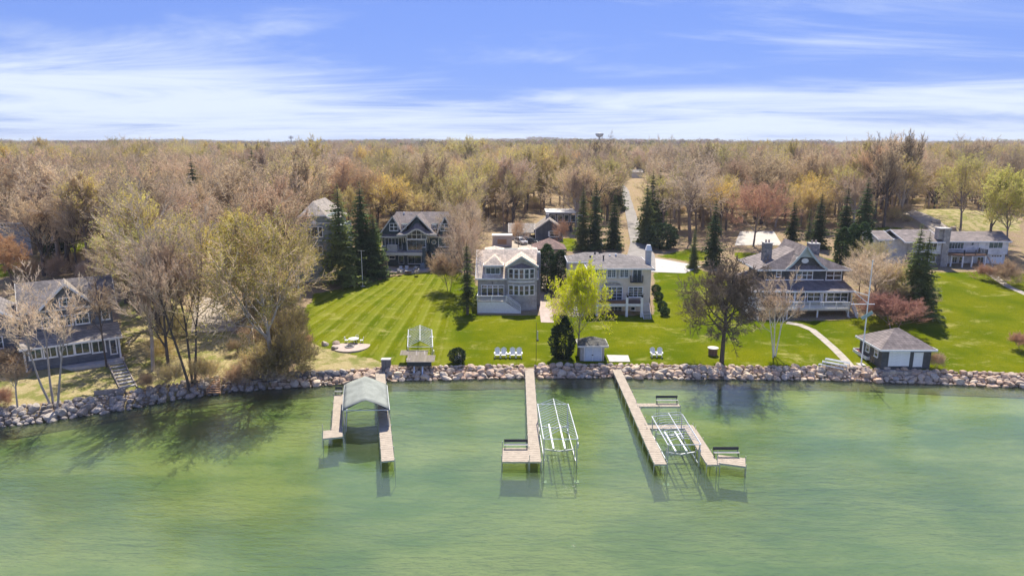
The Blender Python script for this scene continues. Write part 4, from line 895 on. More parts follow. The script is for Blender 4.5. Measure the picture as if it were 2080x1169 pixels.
def shed():
    B = House('garden_shed', 'small beige shed with white double doors and mossy grey roof', (920, 460, 3.898), (1095, 1062)); B.e['category'] = 'shed'
    X, Z = B.X, B.Z; x0, x1 = X(1008, 1000, 0), X(1198, 1000, 0); zE = Z(1100, 943, -.3); dep = 2.8
    m = plain('shed_wall', (.42, .38, .33), .85, .25); B.box('wall', m, x0, x1, 0, dep, -.4, zE)
    r, t = MB(), MB(); xm = (x0 + x1) / 2; hip(r, t, x0 - .35, x1 + .5, -.4, dep + .4, zE, xm - .3, xm + .3, dep / 2, dep / 2, Z(1105, 868, dep / 2)); B.part(r, 'roof', rows('mossy_shingles', (.15, .145, .13), .2, .3, .3)); B.part(t, 'fascia', CREAM)
    for a, b in ((1046, 1105), (1112, 1172)):
        p0, p1 = X(a, 1000, 0), X(b, 1000, 0); o = B.part(MB().box(p0, p1, -.07, .02, -.1, Z(1100, 950, 0)), 'door', plain('pale_blue_door', (.56, .60, .64), .6, .1)); MB().box((p1 if a < 1100 else p0) - .12, (p1 if a < 1100 else p0) + .0, -.12, -.06, .85, 1.0).build('handle', DARKMETAL, o)
    f = MB()
    for px in (1040, 1108, 1177): x = X(px, 1000, 0); f.box(x - .05, x + .05, -.09, .02, -.1, zE - .05)
    B.part(f, 'door_frame', WHITE)
shed()
# --- buildings behind
def cottage():
    v = (990, 400, 8.32); B = House('cottage', 'grey gabled cottage with shuttered white window behind the cedar-roofed house', v, (1040, 738)); X, Z = B.X, B.Z
    x0, x1 = X(815, 640, 0), X(1272, 640, 0); ze = Z(1272, 540, -.4); zp = Z(1040, 375, -.4); xm = X(1042, 400, 0)
    B.part(MB().prism([(x0, -.8), (x1, -.8), (x1, ze), (xm, zp - .2), (x0, ze)], 0, 9), 'wall', rows('grey_blue_boards', (.10, .105, .12), 6, .2, .15))
    r, t = MB(), MB(); gable_y(r, t, x0 - .3, x1 + .3, xm, -.4, 9.5, ze - .15, zp); B.part(r, 'roof', SHINGLE_TAN); B.part(t, 'rake_trim', CREAM)
    w = B.win((1058, 578, 1200, 665), 0, 2, 2, trim=.12); a, b, z0, z1 = B.rect((1058, 578, 1200, 665), 0)
    for s in (-1, 1): MB().box(s * ((b - a) / 2 + .33) - .18, s * ((b - a) / 2 + .33) + .18, -.06, .03, 0, z1 - z0).build('shutter', WHITE, w)
    B.part(MB().box(x0 - .06, x0 + .06, -.06, .02, -.2, ze), 'corner_trim', WHITE); B.part(MB().box(x1 - .06, x1 + .06, -.06, .02, -.2, ze), 'corner_trim', WHITE)
    c = X(1020, 330, 4); B.part(MB().box(c - .5, c + .4, 4, 4.9, ze, Z(1020, 290, 4)), 'chimney', STONETAN)
    g0, g1 = X(375, 640, 1.5), X(735, 640, 1.5); zg = Z(600, 590, 1.5); B.box('garage_wall', rows('cream_garage', (.42, .38, .30), .3, 4, .1), g0, g1, 1.5, 8, -.8, zg)
    r, t = MB(), MB(); gable_x(r, t, g0 - .3, x0 - .1, 1.0, 8.5, zg - .05, 4.8, Z(580, 440, 4.8)); B.part(r, 'garage_roof', SHINGLE_TAN); B.part(t, 'garage_fascia', CREAM)
    gd = B.part(MB().box(g0 + .5, g1 - .5, 1.42, 1.52, -.3, zg - .5), 'garage_door', CREAM)
    for k in range(6): a = g0 + .8 + (g1 - g0 - 1.6) * k / 6; MB().box(a, a + .5, 1.38, 1.44, zg - 1.0, zg - .7).build('pane', GLASS, gd)
    B2 = House('flat_roofed_house', 'low flat-roofed house with glass front behind the grey cottage', v, (1240, 420), origin=tuple(at(990 + 1240 / 8.32, 400 + 400 / 8.32, 196))); o = B2.o
    q0, q1 = B2.X(985, 250, 0), B2.X(1490, 250, 0); zz = B2.Z(1240, 270, 0); gz = h(o.x, o.y) - o.z - .5
    B2.box('wall', SIDING_CHAR, q0 + 1, q1 - 1, 0, 9, gz, zz); B2.part(MB().box(q0, q1, -1.6, 9.5, zz + .003, zz + .4), 'roof', CREAM)
    for k in range(5): B2.win(None, 0, 1, 1, local=(0, 1.3, 0, 1.9), loc=(q0 + 2.2 + k * 1.9, 0, zz - 2.5), sill=False)
    B3 = House('garage', 'brown hip-roofed outbuilding between the cottage and the grey house', v, (1050, 960), origin=tuple(at(990 + 1050 / 8.32, 400 + 960 / 8.32, 146))); B3.e['category'] = 'garage'
    o = B3.o; gz = h(o.x, o.y) - o.z - .4; e0, e1 = B3.X(762, 870, 0), B3.X(1335, 880, 0); ze = B3.Z(1050, 885, 0)
    B3.box('wall', plain('tan_wall', (.35, .30, .25), .9, .15), e0 + .5, e1 - .5, .5, 7, min(gz, ze - 3), ze)
    r, t = MB(), MB(); xm = B3.X(1048, 690, 3.5); hip(r, t, e0, e1, 0, 7.5, ze, xm - .02, xm + .02, 3.7, 3.8, B3.Z(1048, 688, 3.7)); B3.part(r, 'roof', SHINGLE_RED); B3.part(t, 'fascia', DARKMETAL)
    B4 = House('storage_shed', 'pale box shed with orange pallet wall behind the cedar roof', v, (250, 840)); B4.e['category'] = 'shed'
    e0, e1 = B4.X(85, 740, 0), B4.X(415, 740, 0); zt = B4.Z(250, 655, 0); B4.box('wall', plain('pale_pink_wall', (.46, .40, .37), .9, .15), e0, e1, 0, 3, -.5, zt); B4.part(MB().box(e0 - .15, e1 + .15, -.2, 3.2, zt + .003, zt + .15), 'roof', WHITE)
    a, b, z0, z1 = B4.rect((170, 712, 325, 795), 0)
    for k in range(6): B4.part(MB().box(a, b, -.06, .02, z0 + (z1 - z0) * k / 6 + .01, z0 + (z1 - z0) * (k + 1) / 6 - .02), 'slat', CEDAR)
cottage()
def far_house(name, label, view, Y, wx, zroof, zeave, wall, roof, base_px, axis='x', dep=9, wins=()):
    o = at(view[0] + base_px[0] / view[2], view[1] + base_px[1] / view[2], Y); B = House(name, label, view, (0, 0), 0, (o.x, o.y, o.z))
    x0, x1 = B.X(wx[0], zeave, 0), B.X(wx[1], zeave, 0); ze = B.Z((wx[0] + wx[1]) / 2, zeave, 0); gz = h(o.x, o.y) - o.z - 1.0
    zr = B.Z((wx[0] + wx[1]) / 2, zroof, dep / 2 if axis == 'x' else 0); w = MB().box(x0 + .3, x1 - .3, .4, dep - .4, min(gz, ze - 3), ze); r, t = MB(), MB()
    if axis == 'x': gable_x(r, t, x0, x1, 0, dep, ze, dep / 2, zr); w.prism([], 0, 0) if False else None
    else:
        xm = (x0 + x1) / 2; gable_y(r, t, x0, x1, xm, 0, dep, ze, zr); w.prism([(x0 + .4, ze - .05), (x1 - .4, ze - .05), (xm, zr - .3)], .401, dep - .5)
    B.part(w, 'wall', wall); B.part(r, 'roof', roof); B.part(t, 'fascia', WHITE)
    for q in wins: B.win(q, .4, 2, 1, trim=.14)
    return B
V = (440, 330, 10.4)
far_house('far_house', 'distant white gabled house among trees left of the spruces', V, 300, (560, 960), 170, 470, SIDING_WHITE, SHINGLE_TAN, (760, 560), 'y', 10, ((640, 385, 780, 440), (790, 385, 830, 440)))
far_house('far_house', 'distant slate-roofed wing with white columns right of the white gable', V, 303, (880, 1330), 300, 470, SIDING_WHITE, SHINGLE_DARK, (1150, 620), 'x', 9, ((1010, 510, 1060, 600), (1095, 510, 1150, 610), (1170, 510, 1225, 610)))
far_house('far_house', 'tan-roofed house at the left edge of the woods', (0, 380, 6.493), 158, (-160, 370), 165, 470, plain('grey_far_wall', (.32, .33, .34), .8, .15), SHINGLE_TAN, (100, 560), 'x', 11, ((10, 480, 90, 520),))
far_house('far_house', 'small pale house deep in the woods beyond the drive', (940, 260, 3.852), 440, (1320, 1410), 322, 345, SIDING_WHITE, SHINGLE_TAN, (1365, 380), 'x', 9)
far_house('far_house', 'low white-roofed house deep in the woods left of the spruce row', (940, 260, 3.852), 315, (680, 810), 436, 462, plain('tan_far_wall', (.38, .33, .27), .8, .15), SHINGLE_TAN, (745, 480), 'x', 9)
far_house('far_house', 'pale house glimpsed in the woods behind the white ranch house', (1480, 260, 3.467), 310, (1290, 1350), 372, 395, SIDING_WHITE, SHINGLE_GREY, (1320, 410), 'x', 8)
# ------------------------------------------------------------------ docks, lifts and things on the shore
DZ = .95
LEG_ME = {}
def bed(x, y):
    s = y - float(shore(x)); return float(np.interp(s, [-160, -60, -25, -6, 0, 3], [-3.6, -2.9, -1.9, -.85, -.22, 1.3])) - .1
def planks(L, W, along=True):
    """one dock section: boards laid across, frame below"""
    mb = MB(); n = max(2, int(round(L / .15))); st = L / n
    for k in range(n): mb.box(-W / 2, W / 2, k * st + .008, (k + 1) * st - .008, -.045 - .004 * (k * 7 % 3), .0 - .005 * (k * 5 % 3))
    return mb
def dock_run(root, A, B, W, posts=True, tall=(), name='deck_section'):
    """walkway from A to B (world points at deck height) made of sections, with rails below and pipe legs"""
    o = Vector(root.location); A = Vector((A.x, A.y, DZ)); B = Vector((B.x, B.y, DZ)); d = B - A; L = d.length; n = max(1, round(L / 3.0)); sl = L / n; an = math.atan2(d.y, d.x) - math.pi / 2
    me = planks(sl - .02, W).mesh(name, DOCKWOOD); fr = MB()
    for s in (-1, 1): fr.box(s * (W / 2 - .03) - .025, s * (W / 2 - .03) + .025, 0, sl - .02, -.24, -.05)
    for k in (0.02, .5, .96): fr.box(-W / 2 + .06, W / 2 - .06, (sl - .02) * k, (sl - .02) * k + .05, -.2, -.052)
    fme = fr.mesh('frame', METAL); nrm = Vector((d.y, -d.x, 0)).normalized()
    for k in range(n):
        q = A + d * (k / n) - o; sec = link_mesh(name, me, root, q, (0, 0, an)); link_mesh('frame', fme, sec)
    if posts:
        for k in range(n + 1):
            c = A + d * (k / n)
            for s in (-1, 1):
                p = c + nrm * (s * (W / 2 + .05)); zb = bed(p.x, p.y)
                if zb > .5: continue
                up = DZ + (.75 if (k, s) in tall else .22)
                MB().tube((0, 0, zb), (0, 0, up), .038, .038, 6).build('dock_leg', METAL, root, (p.x - o.x, p.y - o.y, -o.z))
def dock_bench(A, B, label, z=DZ):
    """bench along A-B whose sitter faces the lake"""
    d = B - A; L = d.length; an = math.atan2(d.y, d.x); t = thing('dock_bench', label, 'bench', ((A.x + B.x) / 2, (A.y + B.y) / 2, z), an)
    me = MB().box(-L / 2, L / 2, -.045, .045, 0, .04).mesh('seat_slat', CREAM)
    for k in range(3): link_mesh('seat_slat', me, t, (0, -.25 + k * .11, .44))
    MB().box(-L / 2, L / 2, .10, .14, .62, .95).build('backrest', DARKMETAL, t)
    for x in (-L / 2 + .1, L / 2 - .1):
        MB().bar((x, -.26, 0), (x, -.26, .44), .05).build('leg', DARKMETAL, t); MB().bar((x, .08, 0), (x, .17, .95), .05).build('leg', DARKMETAL, t); MB().bar((x, -.28, .42), (x, .1, .42), .05).build('seat_support', DARKMETAL, t)
def dock(label, runs):
    p = runs[0][0]; r = thing('dock', label, 'dock', (p.x, p.y, 0)); 
    for (A, B, W, tall) in runs: dock_run(r, A, B, W, True, tall)
    return r
Wp = lambda x, y, z=DZ: atz(x, y, z)
# centre dock
dock('long straight wooden dock in the middle with a square end platform', [(Wp(1075, 740), Wp(1086.5, 937), 1.25, ()), (Wp(1047.5, 909), Wp(1047.5, 937), 2.75, ((0, 1), (1, 1), (1, -1)))])
dock_bench(Wp(1024, 909), Wp(1072, 909), 'dark-backed bench on the end platform of the middle dock')
# left docks either side of the covered lift
dock('narrow walkway dock running along the right side of the green canopy', [(Wp(771.5, 751), Wp(788, 935), 1.3, ((11, 1), (11, -1)))])
dock('short walkway dock with corner platform left of the green canopy', [(Wp(688, 801), Wp(684, 871), 1.15, ()), (Wp(676, 872), Wp(676, 888), 2.1, ((0, 1), (1, 1)))])
dock_bench(Wp(681, 800), Wp(696, 800), 'small dark bench at the shore end of the canopy walkway')
# right dock
dock('long wooden dock angling out from the small shed', [(Wp(1247, 738), Wp(1342, 942), 1.25, ()), (Wp(1294, 821.5), Wp(1380, 821.5), 1.0, ()), (Wp(1312, 866), Wp(1410, 866), 1.0, ()), (Wp(1401, 868), Wp(1449, 943), 1.25, ((4, 1), (4, -1))), (Wp(1486, 926), Wp(1486, 943), 2.7, ((0, 1), (1, 1)))])
dock_bench(Wp(1332, 818), Wp(1376, 818), 'bench on the side spur of the angled dock')
dock_bench(Wp(1448, 925), Wp(1500, 925), 'bench on the outer end platform of the angled dock')
def lift(label, c4, ze, zr, name='boat_lift', bows=13, cover=None, base=None, bunks=True, rounded=False, bow_r=.028, zc=None):
    """boat lift with canopy frame. c4: eave corners front-left, front-right, back-right, back-left (world)"""
    FL, FR, BR, BL = [Vector((p.x, p.y, ze)) for p in c4]; o = Vector(((FL.x + FR.x + BL.x + BR.x) / 4, (FL.y + FR.y + BL.y + BR.y) / 4, 0)); t = thing(name, label, 'boat lift', o)
    FL, FR, BR, BL = [p - o for p in (FL, FR, BR, BL)]
    def gz(p): return (base(p.x + o.x, p.y + o.y) if base else bed(p.x + o.x, p.y + o.y))
    up = Vector((0, 0, zr - ze)); rf = (FL + FR) / 2 + up - (FL - BL).normalized() * .5; rb = (BL + BR) / 2 + up + (FL - BL).normalized() * .5
    bar_ = lambda a, b, nm, r=.045: MB().tube(a, b, r, r, 6).build(nm, ALU, t)
    bar_(FL, FR, 'front_rail'); bar_(BL, BR, 'back_rail'); bar_(FL, BL, 'side_rail', .055); bar_(FR, BR, 'side_rail', .055); bar_(rf, rb, 'ridge_rail', .05)
    n = bows
    for k in range(n):
        u = k / (n - 1); a = FL.lerp(BL, .02 + u * .96); b = FR.lerp(BR, .02 + u * .96); m = rf.lerp(rb, u)
        if k in (0, n - 1): m = m
        bw = MB()
        if rounded:
            bw.path([a, a.lerp(m, .18) + Vector((0, 0, .28)), a.lerp(m, .5) + Vector((0, 0, .25)), m, b.lerp(m, .5) + Vector((0, 0, .25)), b.lerp(m, .18) + Vector((0, 0, .28)), b], bow_r, 5)
        else: bw.path([a, m, b], bow_r, 5)
        bw.build('canopy_bow', ALU, t)
    for p in (FL, FR, BR, BL):
        q = Vector((p.x, p.y, 0)) * .96; MB().bar((q.x, q.y, gz(q)), (q.x, q.y, ze), .11).build('post', METAL, t)
        MB().box(-.3, .3, -.3, .3, 0, .06).build('foot_pad', METAL, t, (q.x, q.y, gz(q) + .02))
    if bunks:
        zc = zc or max(.9, gz(Vector((0, 0, 0))) + 1.0); W = (FR - FL).length; dirx = (FR - FL).normalized(); diry = (BL - FL).normalized(); L = (BL - FL).length
        for s in (-1, 1):
            c = dirx * (s * W * .17); MB().bar(c - diry * L * .36 + Vector((0, 0, zc + .3)), c + diry * L * .30 + Vector((0, 0, zc + .3)), .16, .12).build('bunk', ALU, t)
        for u in (-.34, .28):
            c = diry * L * u; m = MB(); m.bar(c - dirx * W * .46 + Vector((0, 0, zc + .15)), c + Vector((0, 0, zc - .1)), .1, .12); m.bar(c + Vector((0, 0, zc - .1)), c + dirx * W * .46 + Vector((0, 0, zc + .15)), .1, .12); m.build('cradle_beam', METAL, t)
            for s in (-1, 1): MB().bar(c + dirx * (W * .46 * s) + Vector((0, 0, gz(Vector((0, 0, 0))) - .1)), c + dirx * (W * .46 * s) + Vector((0, 0, zc + .6)), .09).build('lift_leg', METAL, t)
        for s in (-1, 1): MB().bar(dirx * (W * .46 * s) - diry * L * .45 + Vector((0, 0, .25)), dirx * (W * .46 * s) + diry * L * .45 + Vector((0, 0, .25)), .08).build('base_beam', METAL, t)
        w = FR * .96; MB().tube((w.x + .12, w.y + .5, ze - 1.0), (w.x + .2, w.y + .5, ze - 1.0), .35, .35, 12).build('winch_wheel', METAL, t)
    return t, FL, FR, BR, BL, rf, rb, o
lift('bare aluminium canopy lift moored beside the middle dock', [Wp(1104, 891, 2.9), Wp(1174, 891, 2.9), Wp(1154, 820, 2.9), Wp(1092, 820, 2.9)], 2.9, 3.75, bows=14)
lift('bare rounded canopy lift moored inside the angled dock', [Wp(1357, 903, 2.5), Wp(1424, 902, 2.5), Wp(1386, 841, 2.5), Wp(1324, 845, 2.5)], 2.5, 3.0, bows=12, rounded=True)
lift('bare canopy lift pulled up on the rocks at the lawn edge', [Wp(828, 704, 3.5), Wp(879, 704, 3.5), Wp(877, 669, 3.5), Wp(829.5, 669, 3.5)], 3.5, 4.35, bows=11, base=lambda x, y: max(h(x, y), -.3), bow_r=.05, zc=1.5)
# platform and motor parts piled on the beached lift
q = G(852, 742); t = thing('lift_platform', 'pale slatted lift platform standing on the rocks under the beached lift', 'platform', (q.x, q.y, 1.4))
me = MB().box(-2.0, 2.0, -.09, .09, 0, .05).mesh('slat', OLDWOOD)
for k in range(14): link_mesh('slat', me, t, (-.9 if k > 7 else .3, -1.2 + k * .24, .9 + .05 * k))
for x in (-1.5, 1.5):
    for y in (-1.1, 1.6): MB().bar((x, y, -1.6 if y < 0 else -.3), (x, y, 1.0), .1).build('leg', DARKMETAL, t)
MB().box(-1.5, 1.9, -1.5, -1.3, .35, .95).build('front_board', DARKMETAL, t)
for x in (-.6, .6): MB().bar((x, -1.5, -.9), (x, -.8, .5), .2).build('bunk', ALU, t)
# covered lift
def canopy():
    ze, zr = 3.0, 4.15
    t, FL, FR, BR, BL, rf, rb, o = lift('green fabric canopy boat lift on posts between two walkway docks', [Wp(696, 833, ze), Wp(791, 832, ze), Wp(786, 782, ze), Wp(700, 782, ze)], ze, zr, name='covered_boat_lift', bows=2, bunks=False)
    FAB = plain('sage_canopy_fabric', (.27, .285, .25), .85, .25, scale=.9, bmp=.35); fab = MB(); n = 12; m = 8; g = []
    for j in range(m + 1):
        v = j / m; a, b = FL.lerp(BL, v), FR.lerp(BR, v)
        for i in range(n + 1):
            u = i / n; p = a.lerp(b, u); s = 1 - abs(u * 2 - 1); z = ze + (zr - ze) * (s ** .8) + .06 + .02 * math.sin(j * math.pi)
            g.append((p.x, p.y, z))
    fab.add(g, [(j * (n + 1) + i, j * (n + 1) + i + 1, (j + 1) * (n + 1) + i + 1, (j + 1) * (n + 1) + i) for j in range(m) for i in range(n)])
    o1 = fab.build('canopy_cover', FAB, t, smooth=True); md = o1.modifiers.new('thickness', 'SOLIDIFY'); md.thickness = .03
    for a, b, dr in ((FL, BL, .55), (FR, BR, 1.0)):
        out = Vector((-.06 if a is FL else .06, 0, 0)); MB().slab([a + out + Vector((0, 0, .07)), b + out + Vector((0, 0, .07)), b + out - Vector((0, 0, dr)), a + out - Vector((0, 0, dr))], .0).build('side_skirt', FAB, t).modifiers.new('thickness', 'SOLIDIFY').thickness = .02
    tr = MB(); tr.path([FL, rf, FR], .05, 5); tr.path([FL + Vector((.2, .1, -.35)), (FL + FR) / 2 + Vector((0, .1, .25)), FR + Vector((-.2, .1, -.35))], .03, 5); tr.build('front_truss', DARKMETAL, t)
    for s in (-.46, .46):
        W = (FR - FL); MB().bar(FL.lerp(FR, .5 + s) * 1 + Vector((0, .2, -ze + .35)), BL.lerp(BR, .5 + s) + Vector((0, -.2, -ze + .35)), .12).build('base_beam', METAL, t)
canopy()
# ------------------------------------------------------------------ garden furniture
def adirondack(label, loc, rz, group, mat=WHITE):
    t = thing('garden_chair', label, 'chair', loc, rz, group)
    if not hasattr(adirondack, 'me'):
        b = MB()
        for k in range(7):
            u = (k - 3) / 3; x = u * .26; hh = .98 - .16 * u * u; b.bar((x * .85, .18, .30), (x * 1.12, .52, hh + .12), .075, .025, (0, 1, 0))
        s = MB()
        for k in range(5): s.box(-.27, .27, -.42 + k * .13, -.31 + k * .13, .36 - k * .025, .385 - k * .025)
        adirondack.me = [('backrest', b.mesh('backrest', mat)), ('seat', s.mesh('seat', mat))]
        adirondack.arm = MB().box(-.07, .07, -.48, .25, .56, .585).mesh('arm', mat); adirondack.leg = MB().box(-.03, .03, -.05, .05, 0, .56).mesh('leg', mat); adirondack.rear = MB().bar((0, -.3, .33), (0, .48, .0), .03, .1).mesh('rear_leg', mat)
    for nm, me in adirondack.me: link_mesh(nm, me, t)
    for s in (-1, 1): link_mesh('arm', adirondack.arm, t, (s * .34, 0, 0)); link_mesh('leg', adirondack.leg, t, (s * .3, -.38, 0)); link_mesh('rear_leg', adirondack.rear, t, (s * .25, 0, 0))
    return t
four = ['leftmost of four white garden chairs in a row above the rocks', 'second white garden chair from the left in the row of four', 'third white garden chair from the left in the row of four', 'rightmost of four white garden chairs in a row above the rocks']
for lb, px in zip(four, (1010.6, 1023, 1041.5, 1054.4)): adirondack(lb, G(px, 725), rng.uniform(-.06, .06), 'white chairs in a row facing the lake').scale = (1.25, 1.25, 1.25)
adirondack('left chair of the white pair on the right-hand lawn', G(1327, 724), .12, 'pair of white chairs').scale = (1.2,) * 3
adirondack('right chair of the white pair on the right-hand lawn', G(1339.5, 724), -.2, 'pair of white chairs').scale = (1.2,) * 3
t = thing('side_table', 'small white slatted table between the middle two of the four chairs', 'table', G(1032, 725)); MB().box(-.3, .3, -.25, .25, .5, .54).build('top', WHITE, t)
for x in (-.24, .24):
    for y in (-.2, .2): MB().bar((x, y, 0), (x, y, .5), .05).build('leg', WHITE, t)
# fire-pit circle with white table set
c = G(713, 703); pv = thing('fire_circle', 'round pinkish paver circle with fire ash in its middle', 'patio', c)
MB().prismz([(math.cos(k * math.pi / 20) * 2.9, math.sin(k * math.pi / 20) * 2.9) for k in range(40)], -.6, .09).build('paving', PAVER, pv)
for k in range(14): a = k * math.pi / 7; MB().box(-.16, .16, -.1, .1, 0, .16).build('ring_stone', STONETAN, pv, (math.cos(a) * .62 - .1, math.sin(a) * .62 - .5, .092), (0, 0, a + math.pi / 2))
MB().prismz([(math.cos(k * math.pi / 8) * .5 - .1, math.sin(k * math.pi / 8) * .5 - .5) for k in range(16)], .094, .11).build('ash', BLACK, pv)
q = Vector((c.x + .1, c.y + 1.5, c.z + .09)); t = thing('garden_table', 'round white table at the back of the paver circle', 'table', q)
MB().prismz([(math.cos(k * math.pi / 10) * .8, math.sin(k * math.pi / 10) * .8) for k in range(20)], .7, .74).build('top', WHITE, t)
for k in range(4): a = k * math.pi / 2 + .4; MB().tube((math.cos(a) * .5, math.sin(a) * .5, 0), (math.cos(a) * .35, math.sin(a) * .35, .7), .03, .03, 6).build('leg', WHITE, t)
for (dx, dy, rz, lb) in ((-1.15, .2, R(80), 'white metal chair left of the round white table'), (.25, 1.1, R(5), 'white metal chair behind the round white table'), (1.2, .15, R(-75), 'white metal chair right of the round white table')):
    s = thing('garden_chair', lb, 'chair', q + Vector((dx, dy, 0)), rz, 'white chairs of the round table'); MB().box(-.24, .24, -.24, .24, .42, .45).build('seat', WHITE, s)
    b = MB(); b.path([(-.24, .24, .44), (-.22, .3, .85), (0, .32, .95), (.22, .3, .85), (.24, .24, .44)], .025, 5)
    for x in (-.1, 0, .1): b.tube((x, .25, .45), (x, .31, .9), .012, .012, 4)
    b.build('backrest', WHITE, s)
    for x in (-.21, .21):
        for y in (-.21, .21): MB().tube((x, y, 0), (x, y, .42), .02, .02, 5).build('leg', WHITE, s)
# terrace lounge set of the teal house
o = TEAL.o
lg = plain('pale_cushion', (.58, .55, .52), .85, .1)
for i, (px, py, rz, lb) in enumerate(((470, 985, R(-120), 'front left patio armchair on the teal house patio'), (490, 955, R(-150), 'rear left patio armchair on the teal house patio'), (558, 948, R(180), 'rear middle patio armchair on the teal house patio'), (665, 955, R(140), 'rear right patio armchair on the teal house patio'), (690, 990, R(110), 'front right patio armchair on the teal house patio'))):
    g = atz(740 + px / 6.495, 400 + (py + 20) / 6.495, o.z + .06); t = thing('patio_chair', lb, 'chair', g, rz + math.pi, 'armchairs round the patio fire table')
    MB().box(-.36, .36, -.36, .30, .18, .45).build('seat', lg, t); MB().bar((0, .27, .3), (0, .46, 1.0), .72, .16, (0, 1, 0)).build('backrest', lg, t)
    for s in (-1, 1): MB().box(s * .42 - .07, s * .42 + .07, -.36, .36, .12, .62).build('arm', OLDWOOD, t)
    MB().box(-.4, .4, -.34, .34, 0, .178).build('base', OLDWOOD, t)
g = atz(740 + 580 / 6.495, 400 + 995 / 6.495, o.z + .06); t = thing('fire_table', 'low square fire table among the patio armchairs', 'table', g); MB().box(-.6, .6, -.45, .45, 0, .38).build('base', DECKWOOD, t); MB().box(-.68, .68, -.52, .52, .384, .44).build('top', CONCRETE, t)
g = atz(740 + 770 / 6.495, 400 + 945 / 6.495, o.z + .06); t = thing('covered_grill', 'grey fabric-covered grill by the teal house pillar', 'grill', g)
MB().add([(-.6, -.4, 0), (.6, -.4, 0), (.6, .4, 0), (-.6, .4, 0), (-.5, -.35, .9), (.5, -.35, .9), (.5, .35, .9), (-.5, .35, .9), (-.25, 0, 1.3), (.25, 0, 1.3)], [(0, 1, 5, 4), (1, 2, 6, 5), (2, 3, 7, 6), (3, 0, 4, 7), (4, 5, 9, 8), (6, 7, 8, 9), (5, 6, 9), (7, 4, 8)]).build('cover', plain('grill_cover', (.17, .2, .22), .7, .15), t)
